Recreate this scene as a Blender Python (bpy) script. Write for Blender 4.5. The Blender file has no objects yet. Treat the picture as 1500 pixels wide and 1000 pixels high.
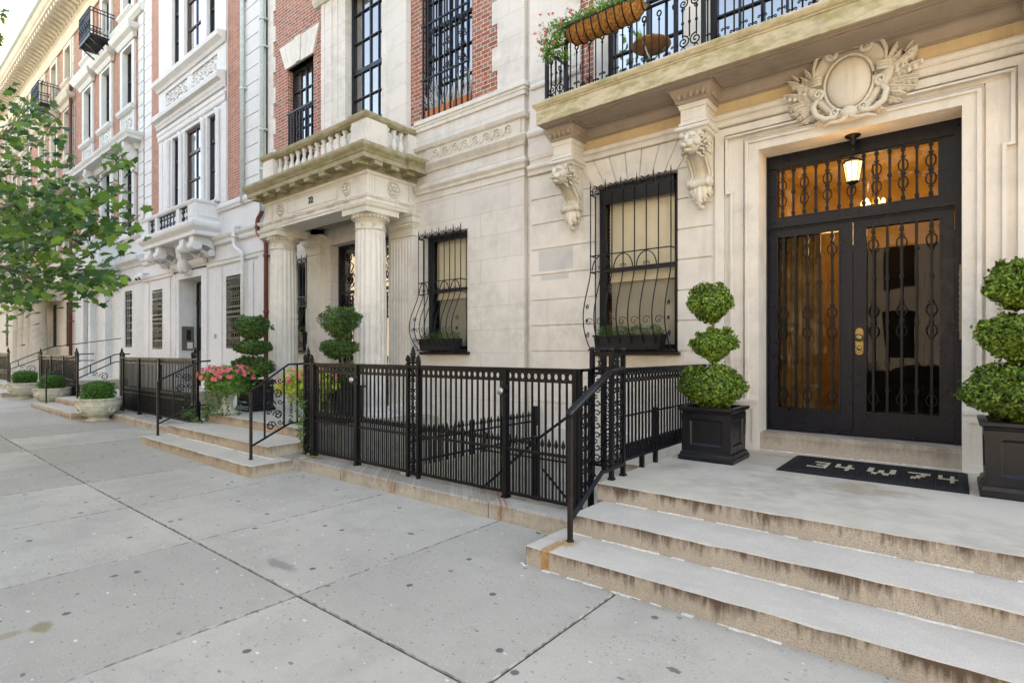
import bpy, bmesh, math, random
import numpy as np
from mathutils import Vector, Matrix
R = math.radians
PI = math.pi
sc = bpy.context.scene
col = sc.collection
rnd = random.Random(7)

# ------------------------------------------------------------------ camera
cam_d = bpy.data.cameras.new('camera')
cam = bpy.data.objects.new('camera', cam_d)
col.objects.link(cam)
cam.location = (0, 0, 1.6)
cam.rotation_euler = (R(90), 0, R(39.0))
cam_d.sensor_width = 36
cam_d.lens = 19.25
cam_d.shift_y = 0.010
cam_d.clip_start = 0.05
cam_d.clip_end = 2000
sc.camera = cam

# ------------------------------------------------------------------ sky, sun, exposure
SUN_DIR = Vector((0.42, 0.62, 0.66)).normalized()      # towards the sun, behind the row of houses
w = bpy.data.worlds.new('World')
sc.world = w
w.use_nodes = True
wn = w.node_tree
wn.nodes.clear()
sky = wn.nodes.new('ShaderNodeTexSky')
sky.sky_type = 'NISHITA'
sky.sun_disc = False
sky.sun_elevation = math.asin(SUN_DIR.z)
sky.sun_rotation = math.atan2(SUN_DIR.x, SUN_DIR.y)
sky.air_density = 1.0
sky.dust_density = 0.3
sky.ozone_density = 1.0
bg = wn.nodes.new('ShaderNodeBackground')
bg.inputs['Strength'].default_value = 0.13
wo = wn.nodes.new('ShaderNodeOutputWorld')
wn.links.new(sky.outputs[0], bg.inputs[0])
wn.links.new(bg.outputs[0], wo.inputs[0])
sun_d = bpy.data.lights.new('sun', 'SUN')
sun_d.energy = 3.0
sun_d.angle = R(0.5)
sun_d.color = (1.0, 0.93, 0.83)
sun = bpy.data.objects.new('sun', sun_d)
col.objects.link(sun)
sun.rotation_euler = (-SUN_DIR).to_track_quat('-Z', 'Y').to_euler()
sun.location = (-20, -30, 30)
sc.view_settings.view_transform = 'Standard'
sc.view_settings.look = 'None'
sc.view_settings.gamma = 1
sc.view_settings.exposure = 3.08
sc.view_settings.use_white_balance = True          # camera balanced for open shade
sc.view_settings.white_balance_temperature = 9300
sc.view_settings.white_balance_tint = 13
sc.cycles.max_bounces = 8
sc.cycles.diffuse_bounces = 5
sc.cycles.glossy_bounces = 4
sc.cycles.transparent_max_bounces = 12
sc.cycles.sample_clamp_indirect = 6

# ------------------------------------------------------------------ mesh helpers
WL = {}                                                   # world location of each parent


def thing(name, label, cat, loc=(0, 0, 0), group=None, rz=0):
    o = bpy.data.objects.new(name, None)
    o.empty_display_size = 0.1
    col.objects.link(o)
    o.location = loc
    o.rotation_euler = (0, 0, rz)
    o['label'] = label
    o['category'] = cat
    if group:
        o['group'] = group
    WL[o.name] = Vector(loc)
    return o


def tag(o, label, cat, group=None):
    o['label'] = label
    o['category'] = cat
    if group:
        o['group'] = group
    return o


class MB:
    def __init__(s):
        s.v = []
        s.f = []
        s.m = []
        s.sm = []
        s.cuts = [0]

    def add(s, vs, fs, mi=0, smooth=False):
        b = len(s.v)
        s.v += [tuple(p) for p in vs]
        for f in fs:
            s.f.append([b + i for i in f])
            s.m.append(mi)
            s.sm.append(smooth)

    def cut(s):
        s.cuts.append(len(s.f))

    def split(s, name, mats, parent=None, **kw):
        c = [q for q in s.cuts + [len(s.f)]]
        out = []
        for a, b in zip(c[:-1], c[1:]):
            if b <= a:
                continue
            m = MB()
            used = sorted({i for f in s.f[a:b] for i in f})
            ix = {q: k for k, q in enumerate(used)}
            m.v = [s.v[q] for q in used]
            m.f = [[ix[i] for i in f] for f in s.f[a:b]]
            m.m = s.m[a:b]
            m.sm = s.sm[a:b]
            out.append(m.build(name, mats, parent, **kw))
        return out

    def box(s, x0, x1, y0, y1, z0, z1, mi=0):
        s.add([(x0, y0, z0), (x1, y0, z0), (x1, y1, z0), (x0, y1, z0), (x0, y0, z1), (x1, y0, z1), (x1, y1, z1), (x0, y1, z1)],
              [(0, 3, 2, 1), (4, 5, 6, 7), (0, 1, 5, 4), (1, 2, 6, 5), (2, 3, 7, 6), (3, 0, 4, 7)], mi)

    def bevbox(s, x0, x1, y0, y1, z0, z1, b=0.01, mi=0):
        def ring(d, z):
            return [(x0 + d, y0 + d, z), (x1 - d, y0 + d, z), (x1 - d, y1 - d, z), (x0 + d, y1 - d, z)]
        vs = ring(b, z0) + ring(0, z0 + b) + ring(0, z1 - b) + ring(b, z1)
        fs = [(3, 2, 1, 0), (12, 13, 14, 15)]
        for k in range(3):
            for i in range(4):
                j = (i + 1) % 4
                fs.append((k * 4 + i, k * 4 + j, k * 4 + 4 + j, k * 4 + 4 + i))
        s.add(vs, fs, mi)

    def ext(s, prof, fn, a0, a1, mi=0, smooth=False):
        """closed 2D profile extruded from a0 to a1; fn(p, q, a) gives the point"""
        n = len(prof)
        vs = [fn(p, q, a0) for p, q in prof] + [fn(p, q, a1) for p, q in prof]
        fs = [tuple(range(n))[::-1], tuple(range(n, 2 * n))]
        s.add(vs, fs, mi, False)
        s.add(vs, [(i, (i + 1) % n, n + (i + 1) % n, n + i) for i in range(n)], mi, smooth)

    def tube(s, pts, r, n=6, mi=0, smooth=True, caps=True, up=None):
        pts = [Vector(p) for p in pts]
        k = len(pts)
        rs = r if isinstance(r, (list, tuple)) else [r] * k
        rings = []
        prev = None
        for i, p in enumerate(pts):
            t = (pts[min(i + 1, k - 1)] - pts[max(i - 1, 0)])
            if t.length < 1e-9:
                t = Vector((0, 0, 1))
            t.normalize()
            if prev is None:
                a = Vector(up) if up else (Vector((0, 0, 1)) if abs(t.z) < 0.9 else Vector((1, 0, 0)))
            else:
                a = prev
            u = a - t * a.dot(t)
            if u.length < 1e-6:
                u = t.orthogonal()
            u.normalize()
            prev = u
            v2 = t.cross(u)
            off = PI / 4 if n == 4 else 0
            rr = rs[i] * (1.41421 if n == 4 else 1)
            rings.append([p + (u * math.cos(2 * PI * j / n + off) + v2 * math.sin(2 * PI * j / n + off)) * rr for j in range(n)])
        vs = [q for ring in rings for q in ring]
        fs = []
        for i in range(k - 1):
            for j in range(n):
                fs.append((i * n + j, i * n + (j + 1) % n, (i + 1) * n + (j + 1) % n, (i + 1) * n + j))
        s.add(vs, fs, mi, smooth and n > 4)
        if caps:
            s.add(rings[0], [tuple(range(n))[::-1]], mi)
            s.add(rings[-1], [tuple(range(n))], mi)

    def lathe(s, prof, cx, cy, n=20, z=0, mi=0, smooth=True, flute=0, rfn=None):
        vs = []
        for r, h in prof:
            for j in range(n):
                a = 2 * PI * j / n
                rr = r * (rfn(a, h) if rfn else 1)
                vs.append((cx + rr * math.cos(a), cy + rr * math.sin(a), z + h))
        fs = []
        for i in range(len(prof) - 1):
            for j in range(n):
                fs.append((i * n + j, i * n + (j + 1) % n, (i + 1) * n + (j + 1) % n, (i + 1) * n + j))
        s.add(vs, fs, mi, smooth)
        k = len(prof) - 1
        s.add(vs[:n], [tuple(range(n))[::-1]], mi)
        s.add(vs[k * n:], [tuple(range(n))], mi)

    def ball(s, c, r, nu=12, nv=8, mi=0, fn=None, smooth=True):
        rx, ry, rz = r if isinstance(r, (list, tuple)) else (r, r, r)
        vs = []
        for i in range(nv + 1):
            th = PI * i / nv
            for j in range(nu):
                ph = 2 * PI * j / nu
                d = Vector((math.sin(th) * math.cos(ph), math.sin(th) * math.sin(ph), math.cos(th)))
                k = fn(d) if fn else 1
                vs.append((c[0] + d.x * rx * k, c[1] + d.y * ry * k, c[2] + d.z * rz * k))
        fs = []
        for i in range(nv):
            for j in range(nu):
                fs.append((i * nu + j, (i + 1) * nu + j, (i + 1) * nu + (j + 1) % nu, i * nu + (j + 1) % nu))
        s.add(vs, fs, mi, smooth)

    def mould(s, path, prof, mi=0, closed=False, smooth=False):
        """sweep prof [(out, z)] along a plan path; out is to the right of travel; mitred corners"""
        P = [Vector((p[0], p[1])) for p in path]
        n = len(P)
        ms = []
        for i in range(n):
            d1 = (P[i] - P[i - 1]).normalized() if (i > 0 or closed) else None
            d2 = (P[(i + 1) % n] - P[i]).normalized() if (i < n - 1 or closed) else None
            ns = [Vector((d.y, -d.x)) for d in (d1, d2) if d is not None]
            if len(ns) == 2:
                ms.append((ns[0] + ns[1]) / max(0.2, 1 + ns[0].dot(ns[1])))
            else:
                ms.append(ns[0])
        k = len(prof)
        vs = [(P[i].x + ms[i].x * o, P[i].y + ms[i].y * o, z) for i in range(n) for o, z in prof]
        fs = []
        for i in range(n if closed else n - 1):
            for j in range(k - 1):
                a = i * k
                b = ((i + 1) % n) * k
                fs.append((a + j, b + j, b + j + 1, a + j + 1))
        s.add(vs, fs, mi, smooth)
        if not closed:
            s.add(vs[:k], [tuple(range(k))], mi)
            s.add(vs[-k:], [tuple(range(k))[::-1]], mi)

    def relief(s, x0, x1, z0, z1, y, mi, rects):
        """a wall facing -Y made of rectangles at different depths; material None is a hole with its reveal"""
        xs = {x0, x1}
        zs = {z0, z1}
        for r in rects:
            for q in r[:2]:
                if x0 < q < x1:
                    xs.add(q)
            for q in r[2:4]:
                if z0 < q < z1:
                    zs.add(q)
        xs = sorted(xs)
        zs = sorted(zs)
        nx, nz = len(xs) - 1, len(zs) - 1
        g = [[(y, mi)] * nz for _ in range(nx)]
        import bisect
        for r in rects:
            i0 = bisect.bisect_left(xs, max(r[0], x0)); i1 = bisect.bisect_left(xs, min(r[1], x1))
            k0 = bisect.bisect_left(zs, max(r[2], z0)); k1 = bisect.bisect_left(zs, min(r[3], z1))
            for i in range(i0, min(i1, nx)):
                for k in range(k0, min(k1, nz)):
                    g[i][k] = (r[4], r[5])
        for i in range(nx):
            for k in range(nz):
                yy, m = g[i][k]
                a, b, c, d = xs[i], xs[i + 1], zs[k], zs[k + 1]
                if m is not None:
                    s.add([(a, yy, c), (b, yy, c), (b, yy, d), (a, yy, d)], [(0, 1, 2, 3)], m)
                if i + 1 < nx and abs(g[i + 1][k][0] - yy) > 1e-6:
                    y2, m2 = g[i + 1][k]
                    mm = m if (yy < y2) else m2
                    if mm is None:
                        mm = m2 if m is None else m
                    s.add([(b, yy, c), (b, y2, c), (b, y2, d), (b, yy, d)], [(0, 1, 2, 3)], mm or 0)
                if k + 1 < nz and abs(g[i][k + 1][0] - yy) > 1e-6:
                    y2, m2 = g[i][k + 1]
                    mm = m if (yy < y2) else m2
                    if mm is None:
                        mm = m2 if m is None else m
                    s.add([(a, yy, d), (b, yy, d), (b, y2, d), (a, y2, d)], [(0, 1, 2, 3)], mm or 0)

    def build(s, name, mats, parent=None, label=None, kind=None, fixn=True, loc=None):
        if not isinstance(mats, (list, tuple)):
            mats = [mats]
        off = Vector((0, 0, 0))
        if parent is not None:
            off = WL[parent.name]
        elif loc is not None:
            off = Vector(loc)
        me = bpy.data.meshes.new(name)
        me.from_pydata([(p[0] - off.x, p[1] - off.y, p[2] - off.z) for p in s.v], [], s.f)
        for m in mats:
            me.materials.append(m)
        me.polygons.foreach_set('material_index', s.m)
        me.polygons.foreach_set('use_smooth', s.sm)
        if fixn and len(s.f) < 60000:
            bm = bmesh.new()
            bm.from_mesh(me)
            bmesh.ops.remove_doubles(bm, verts=bm.verts, dist=1e-5)
            bmesh.ops.recalc_face_normals(bm, faces=bm.faces)
            bm.to_mesh(me)
            bm.free()
        me.update()
        o = bpy.data.objects.new(name, me)
        col.objects.link(o)
        if parent is not None:
            o.parent = parent
        elif loc is not None:
            o.location = loc
        WL[o.name] = off
        if label:
            o['label'] = label
        if kind:
            o['kind'] = kind
        return o


def copy_tree(o, parent=None, loc=None, rz=None, label=None):
    c = o.copy()
    col.objects.link(c)
    if parent is not None:
        c.parent = parent
    if loc is not None:
        c.location = loc
        WL[c.name] = Vector(loc)
    if rz is not None:
        c.rotation_euler = (0, 0, rz)
    if label:
        c['label'] = label
    for ch in list(o.children):
        copy_tree(ch, c)
    return c


# ------------------------------------------------------------------ material helpers
class X:
    """math-node expression"""
    nt = None

    def __init__(s, v):
        s.v = v

    @staticmethod
    def op(o, *a, clamp=False):
        n = X.nt.nodes.new('ShaderNodeMath')
        n.operation = o
        n.use_clamp = clamp
        for i, q in enumerate(a):
            q = q.v if isinstance(q, X) else q
            if isinstance(q, (int, float)):
                n.inputs[i].default_value = q
            else:
                X.nt.links.new(q, n.inputs[i])
        return X(n.outputs[0])

    def __add__(s, o): return X.op('ADD', s, o)
    def __sub__(s, o): return X.op('SUBTRACT', s, o)
    def __mul__(s, o): return X.op('MULTIPLY', s, o)
    def __truediv__(s, o): return X.op('DIVIDE', s, o)
    def __lt__(s, o): return X.op('LESS_THAN', s, o)
    def __gt__(s, o): return X.op('GREATER_THAN', s, o)
    def fl(s): return X.op('FLOOR', s)
    def fr(s): return X.op('FRACT', s)
    def cl(s): return X.op('ADD', s, 0.0, clamp=True)


def newmat(name, rough=0.8, metal=0, spec=0.3):
    m = bpy.data.materials.new(name)
    m.use_nodes = True
    nt = m.node_tree
    X.nt = nt
    b = nt.nodes['Principled BSDF']
    b.inputs['Roughness'].default_value = rough
    b.inputs['Metallic'].default_value = metal
    b.inputs['Specular IOR Level'].default_value = spec
    return m, nt, b


def noise(scale, vec=None, detail=4, rough=0.55):
    n = X.nt.nodes.new('ShaderNodeTexNoise')
    n.inputs['Scale'].default_value = scale
    n.inputs['Detail'].default_value = detail
    n.inputs['Roughness'].default_value = rough
    if vec is not None:
        X.nt.links.new(vec, n.inputs['Vector'])
    return X(n.outputs[0])


def pos():
    g = X.nt.nodes.new('ShaderNodeNewGeometry')
    sp = X.nt.nodes.new('ShaderNodeSeparateXYZ')
    X.nt.links.new(g.outputs['Position'], sp.inputs[0])
    return g, X(sp.outputs[0]), X(sp.outputs[1]), X(sp.outputs[2])


def comb(a, b, c=0.0):
    n = X.nt.nodes.new('ShaderNodeCombineXYZ')
    for i, q in enumerate((a, b, c)):
        q = q.v if isinstance(q, X) else q
        if isinstance(q, (int, float)):
            n.inputs[i].default_value = q
        else:
            X.nt.links.new(q, n.inputs[i])
    return n.outputs[0]


def ramp(x, lo, hi):
    n = X.nt.nodes.new('ShaderNodeMapRange')
    n.inputs[1].default_value = lo
    n.inputs[2].default_value = hi
    n.interpolation_type = 'SMOOTHSTEP'
    X.nt.links.new(x.v, n.inputs[0])
    return X(n.outputs[0])


def mix(f, a, b, mode='MIX'):
    n = X.nt.nodes.new('ShaderNodeMix')
    n.data_type = 'RGBA'
    n.blend_type = mode
    f = f.v if isinstance(f, X) else f
    if isinstance(f, (int, float)):
        n.inputs[0].default_value = f
    else:
        X.nt.links.new(f, n.inputs[0])
    for i, q in ((6, a), (7, b)):
        if isinstance(q, tuple):
            n.inputs[i].default_value = (q[0], q[1], q[2], 1)
        else:
            X.nt.links.new(q, n.inputs[i])
    return n.outputs[2]


def bump(b, h, strength=0.3, dist=0.01):
    n = X.nt.nodes.new('ShaderNodeBump')
    n.inputs['Strength'].default_value = strength
    n.inputs['Distance'].default_value = dist
    X.nt.links.new(h.v, n.inputs['Height'])
    X.nt.links.new(n.outputs[0], b.inputs['Normal'])


def setc(nt, b, c):
    if isinstance(c, tuple):
        b.inputs['Base Color'].default_value = (c[0], c[1], c[2], 1)
    else:
        nt.links.new(c, b.inputs['Base Color'])


def rgb(c, k):
    return (c[0] * k, c[1] * k, c[2] * k)


def stone(name, c, dirt=(0.22, 0.19, 0.14), blocks=None, streak=0.35, var=0.16, rough=0.85, moss=None, grain=60, blots=()):
    """weathered stone: slow tone drift, rain streaks that run down, fine grain, optional ashlar joints (width, height)"""
    m, nt, b = newmat(name, rough)
    g, x, y, z = pos()
    P = g.outputs['Position']
    c0 = mix(ramp(noise(0.9, P), 0.35, 0.68), rgb(c, 1 - var), rgb(c, 1 + var * 0.6))
    c0 = mix(ramp(noise(5.5, P, 6), 0.3, 0.75), c0, rgb(c, 1 + var * 0.5))
    st = ramp(noise(1.0, comb((x + y) * 7.0, y * 7.0, z * 0.55), 5, 0.62), 0.5, 0.78)
    st2 = ramp(noise(0.6, P, 3), 0.38, 0.62)
    c0 = mix(st * st2 * streak, c0, dirt)
    c0 = mix(ramp(noise(1.7, comb(x * 1.0 + y, 0.0, z * 2.2), 6, 0.7), 0.56, 0.74) * min(0.4, streak * 1.1), c0, rgb(dirt, 1.5))
    if moss:
        mo = ramp(noise(3.2, comb(x * 1.0, y * 2.0, z * 3.0), 6, 0.7), 0.40, 0.66)
        c0 = mix(mo * moss[3], c0, moss[:3])
    h = noise(grain, P, 3)
    c0 = mix(ramp(h, 0.25, 0.8) * 0.18, c0, rgb(c, 0.55))
    hh = h * 0.25 + noise(9, P, 4) * 0.6
    for (bx, by, brx, bry, bc, bf) in blots:
        ex = (x - bx) / brx
        ey = (y - by) / bry
        d = X.op('SQRT', ex * ex + ey * ey) + (noise(5, P, 5, 0.7) - 0.5) * 2.2
        c0 = mix(ramp(d, 1.0, 0.2) * bf, c0, bc)
    if blocks:
        bw, bh = blocks
        u = x + y
        row = (z / bh).fl()
        uu = u / bw + X.op('MODULO', row, 2.0) * 0.5
        du = X.op('MINIMUM', uu.fr(), X.op('SUBTRACT', 1.0, uu.fr())) * bw
        zz = (z / bh).fr()
        dz = X.op('MINIMUM', zz, X.op('SUBTRACT', 1.0, zz)) * bh
        jt = X.op('MINIMUM', du, dz) < 0.0035
        wn_ = nt.nodes.new('ShaderNodeTexWhiteNoise')
        wn_.noise_dimensions = '2D'
        nt.links.new(comb(uu.fl(), row), wn_.inputs['Vector'])
        bv = X(wn_.outputs[0])
        c0 = mix(bv * 0.22, c0, rgb(c, 0.78))
        c0 = mix(jt * 0.55, c0, rgb(dirt, 1.3))
        hh = hh - jt * 1.2
    setc(nt, b, c0)
    bump(b, hh, 0.35, 0.006)
    return m


def brick_mat(name, red, dark, mortar, old=0.0):
    m, nt, b = newmat(name, 0.88)
    g, x, y, z = pos()
    P = g.outputs['Position']
    H, L = 0.0755, 0.318
    u = x + y
    row = (z / H).fl()
    uu = u / L + X.op('MODULO', row, 2.0) * 0.5
    f = uu.fr()
    hd = f > 0.665
    fz = (z / H).fr()
    rag = (noise(26, P, 2) - 0.5) * 0.03
    ju = X.op('MINIMUM', X.op('MINIMUM', f, X.op('SUBTRACT', 1.0, f)), X.op('ABSOLUTE', f - 0.665)) + rag
    jz = X.op('MINIMUM', fz, X.op('SUBTRACT', 1.0, fz)) + rag * 3.0
    jt = X.op('MAXIMUM', ju < 0.016, jz < 0.075)
    wn_ = nt.nodes.new('ShaderNodeTexWhiteNoise')
    wn_.noise_dimensions = '3D'
    nt.links.new(comb(uu.fl(), row, hd), wn_.inputs['Vector'])
    wv = X(wn_.outputs[0])
    c0 = mix(wv, rgb(red, 0.72), rgb(red, 1.25))
    c0 = mix(X.op('MULTIPLY', hd, wv > 0.45) * 0.85, c0, dark)
    c0 = mix(ramp(noise(45, P, 3), 0.35, 0.7) * 0.35, c0, rgb(red, 0.6))
    mo = mix(ramp(noise(12, P), 0.3, 0.7), mortar, rgb(mortar, 0.75))
    c1 = mix(jt, c0, mo)
    st = ramp(noise(1.0, comb(u * 4.0, 0.0, z * 0.5), 4), 0.5, 0.8)
    c1 = mix(st * 0.25, c1, (0.14, 0.10, 0.08))
    setc(nt, b, c1)
    bump(b, X.op('SUBTRACT', 1.0, jt) + noise(60, P, 2) * 0.3, 0.6, 0.006)
    return m


def paint(name, c, rough=0.45, spec=0.5, rust=0.0, metal=0.0, dust=0.06):
    m, nt, b = newmat(name, rough, metal, spec)
    g, x, y, z = pos()
    P = g.outputs['Position']
    n1 = noise(14, P, 5)
    c0 = mix(ramp(n1, 0.4, 0.75) * 0.5, c, rgb(c, 1.45))
    c0 = mix(ramp(noise(3, P, 4), 0.45, 0.8) * dust, c0, (0.25, 0.23, 0.20))
    if rust:
        c0 = mix(ramp(noise(9, comb(x, y, z * 0.6), 6, 0.7), 0.60, 0.72) * rust, c0, (0.16, 0.05, 0.02))
    setc(nt, b, c0)
    r = ramp(n1, 0.3, 0.8) * 0.25 + (rough - 0.1)
    nt.links.new(r.v, b.inputs['Roughness'])
    bump(b, noise(90, P, 2) + noise(12, P, 3), 0.15, 0.002)
    return m


def leafmat(name, a, c, trans=0.25, rough=0.5):
    m, nt, b = newmat(name, rough, 0, 0.35)
    g = nt.nodes.new('ShaderNodeNewGeometry')
    rv = X(g.outputs['Random Per Island'])
    c0 = mix(rv, a, c)
    c0 = mix(ramp(noise(2.2, g.outputs['Position'], 3), 0.35, 0.7) * 0.5, c0, rgb(a, 0.6))
    setc(nt, b, c0)
    tr = nt.nodes.new('ShaderNodeBsdfTranslucent')
    nt.links.new(c0, tr.inputs[0])
    mx = nt.nodes.new('ShaderNodeMixShader')
    mx.inputs[0].default_value = trans
    nt.links.new(b.outputs[0], mx.inputs[1])
    nt.links.new(tr.outputs[0], mx.inputs[2])
    nt.links.new(mx.outputs[0], nt.nodes['Material Output'].inputs[0])
    return m


def glass_mat(name, c=(0.015, 0.018, 0.02), see=0.0, refl=0.14, wob=0.03, fk=1.3):
    """window glass: mirror-like coat over a dark room, or see-through when see > 0"""
    m, nt, b = newmat(name, 0.25)
    g, x, y, z = pos()
    gl = nt.nodes.new('ShaderNodeBsdfGlossy')
    gl.inputs['Roughness'].default_value = 0.015
    bp = nt.nodes.new('ShaderNodeBump')
    bp.inputs['Strength'].default_value = wob
    bp.inputs['Distance'].default_value = 0.05
    nt.links.new(noise(2.5, g.outputs['Position'], 1).v, bp.inputs['Height'])
    nt.links.new(bp.outputs[0], gl.inputs['Normal'])
    if see > 0:
        base = nt.nodes.new('ShaderNodeBsdfTransparent')
        base.inputs[0].default_value = (see, see, see, 1)
    else:
        base = nt.nodes.new('ShaderNodeBsdfDiffuse')
        base.inputs[0].default_value = (c[0], c[1], c[2], 1)
    fr = nt.nodes.new('ShaderNodeFresnel')
    fr.inputs[0].default_value = 1.5
    f = (X(fr.outputs[0]) * fk + refl).cl()
    mx = nt.nodes.new('ShaderNodeMixShader')
    nt.links.new(f.v, mx.inputs[0])
    nt.links.new(base.outputs[0], mx.inputs[1])
    nt.links.new(gl.outputs[0], mx.inputs[2])
    nt.links.new(mx.outputs[0], nt.nodes['Material Output'].inputs[0])
    return m


def emit(name, c, s):
    m = bpy.data.materials.new(name)
    m.use_nodes = True
    nt = m.node_tree
    X.nt = nt
    b = nt.nodes['Principled BSDF']
    b.inputs['Base Color'].default_value = (c[0], c[1], c[2], 1)
    b.inputs['Emission Color'].default_value = (c[0], c[1], c[2], 1)
    b.inputs['Emission Strength'].default_value = s
    return m


def granite(name, c, stain=0.0, top=None, rust=0.0, spot=None, speck=1.0):
    """speckled granite; stain = dark drips hanging from the step edges listed in top"""
    m, nt, b = newmat(name, 0.85)
    g, x, y, z = pos()
    P = g.outputs['Position']
    sp = noise(130, P, 2, 0.7)
    c0 = mix(ramp(sp, 0.35, 0.5), rgb(c, 1 - 0.55 * speck), c)
    c0 = mix(ramp(noise(85, P, 1), 0.60, 0.68) * (0.6 * speck), c0, rgb(c, 1.35))
    c0 = mix(ramp(noise(2.2, P, 5), 0.35, 0.7) * 0.45, c0, rgb(c, 0.74))
    c0 = mix(ramp(noise(9, P, 5), 0.5, 0.75) * 0.3, c0, rgb(c, 1.2))
    if stain:
        hgt = None
        for t in top:
            dz = X.op('SUBTRACT', t, z)
            q = X.op('MULTIPLY', dz > -0.001, X.op('SUBTRACT', 1.0, dz / 0.145).cl())
            hgt = q if hgt is None else X.op('MAXIMUM', hgt, X.op('MULTIPLY', q, dz < 0.146))
        drip = noise(1.0, comb((x + y) * 30.0, 0.0, z * 4.0), 5, 0.65)
        slow = noise(1.0, comb((x + y) * 2.6, z * 1.5, 0.0), 4, 0.65)
        mask = ramp(drip * 0.8 + hgt * 0.46 + slow * 1.35 + sp * 0.45, 1.46, 1.86)
        c0 = mix(mask * stain, c0, mix(slow, (0.030, 0.020, 0.014), (0.085, 0.045, 0.025)))
    if rust:
        rm = ramp(noise(1.0, comb((x + y) * 2.4, 0.0, z * 1.2), 5, 0.65), 0.53, 0.66) * ramp(noise(30, comb(x + y, 0.0, z * 0.15), 3), 0.35, 0.6)
        c0 = mix(rm * rust, c0, (0.25, 0.10, 0.03))
        gm = ramp(noise(3.1, P, 5, 0.7), 0.56, 0.70)
        c0 = mix(gm * 0.55, c0, (0.10, 0.11, 0.05))
    if spot:                                   # rust bled from a railing foot, across the tread and down the riser
        sx, sy = spot
        wob = (noise(22, P, 4, 0.7) - 0.5) * 0.16
        dx = (x - sx) * 1.0
        dy = (y - sy) * 0.75
        d = X.op('SQRT', dx * dx + dy * dy) + wob
        blot = ramp(d, 0.105, 0.02)
        dx2 = X.op('ABSOLUTE', x - (sx - 0.035)) + (noise(16, comb(x, z * 0.6, 0.0), 4, 0.7) - 0.5) * 0.05
        run = X.op('MULTIPLY', ramp(dx2, 0.050, 0.028), y < (sy - 0.02)) * ramp(y, 3.0, 3.25)
        c0 = mix(X.op('MAXIMUM', blot * 0.85, X.op('MULTIPLY', run, z < 0.2) * 0.8), c0, mix(ramp(noise(35, P, 3), 0.35, 0.65), (0.30, 0.13, 0.03), (0.42, 0.24, 0.07)))
    setc(nt, b, c0)
    bump(b, sp * 0.5 + noise(30, P, 3), 0.4, 0.004)
    return m


M = {}
M['lime34'] = stone('limestone_warm', (0.66, 0.62, 0.57), streak=0.30)
M['lime34glow'] = stone('limestone_painted_glow', (0.62, 0.48, 0.31), streak=0.30, dirt=(0.20, 0.13, 0.07))  # warm glow under the balcony put into the frieze colour
M['lime32'] = stone('limestone_ashlar', (0.66, 0.625, 0.585), blocks=(1.25, 0.394), streak=0.22)
M['lime32p'] = stone('limestone_plain', (0.66, 0.62, 0.57), streak=0.30)
M['soffit'] = stone('soffit_shade_stone', (0.36, 0.30, 0.25), streak=0.1)  # shade under the overhangs put into a darker stone colour
M['patch'] = stone('stone_repair_patch', (0.50, 0.49, 0.47), streak=0.1)
M['white30'] = stone('painted_stone', (0.63, 0.63, 0.635), streak=0.16, var=0.08)
M['white28'] = stone('pale_grey_stone', (0.56, 0.58, 0.58), streak=0.25, var=0.1)
M['cream'] = stone('cream_stone', (0.50, 0.46, 0.39), streak=0.35)
M['mossy'] = stone('mossy_stone', (0.54, 0.46, 0.33), streak=0.6, moss=(0.27, 0.25, 0.10, 0.85))
M['mossy2'] = stone('mossy_dark_stone', (0.36, 0.31, 0.22), streak=0.6, moss=(0.22, 0.20, 0.07, 0.85))
M['carve'] = stone('carved_stone', (0.62, 0.575, 0.50), streak=0.3, dirt=(0.2, 0.15, 0.1))
M['urn'] = stone('cast_stone', (0.55, 0.53, 0.45), streak=0.5, moss=(0.25, 0.27, 0.17, 0.6))
M['brick32'] = brick_mat('flemish_brick', (0.36, 0.125, 0.085), (0.20, 0.19, 0.16), (0.72, 0.60, 0.52))
M['brick30'] = brick_mat('brick_pink', (0.40, 0.18, 0.13), (0.30, 0.15, 0.12), (0.60, 0.44, 0.36))
M['brick28'] = brick_mat('brick_soft', (0.36, 0.17, 0.12), (0.28, 0.14, 0.11), (0.46, 0.32, 0.25))
M['iron'] = paint('black_iron', (0.0045, 0.0052, 0.008), 0.42, 0.25, dust=0.006)
M['ironr'] = paint('weathered_iron', (0.0045, 0.0048, 0.0068), 0.45, 0.22, rust=0.08, dust=0.006)
M['rusty'] = paint('rusted_iron', (0.012, 0.008, 0.007), 0.6, 0.3, rust=0.5)
M['doorp'] = paint('black_door_paint', (0.005, 0.006, 0.013), 0.36, 0.3, dust=0.004)
M['winp'] = paint('dark_window_paint', (0.007, 0.007, 0.010), 0.4, 0.35, dust=0.01)
M['browntrim'] = paint('brown_window_paint', (0.06, 0.035, 0.03), 0.5, 0.4)
M['planter'] = paint('black_planter', (0.006, 0.0065, 0.009), 0.40, 0.4, dust=0.02)
M['brass'] = paint('aged_brass', (0.27, 0.20, 0.09), 0.3, 0.5, metal=1.0, dust=0.2)
M['steel'] = paint('tarnished_steel', (0.40, 0.38, 0.36), 0.4, 0.5, metal=1.0, dust=0.2)
M['copper'] = paint('verdigris_copper', (0.42, 0.50, 0.49), 0.7, 0.3, dust=0.3)
M['redpipe'] = paint('oxblood_pipe', (0.13, 0.035, 0.025), 0.5, 0.4)
M['whitepipe'] = paint('white_pipe', (0.60, 0.60, 0.58), 0.6, 0.3)
M['bronze'] = paint('bronze_panel', (0.15, 0.12, 0.10), 0.5, 0.5, metal=0.5)
M['glass'] = glass_mat('window_glass', (0.035, 0.032, 0.026), refl=0.30)
M['glassd'] = glass_mat('window_glass_dark', (0.01, 0.012, 0.016), refl=0.01, fk=0.35)
M['glasst'] = glass_mat('clear_glass', see=0.95, refl=0.0, fk=0.7)
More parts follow.
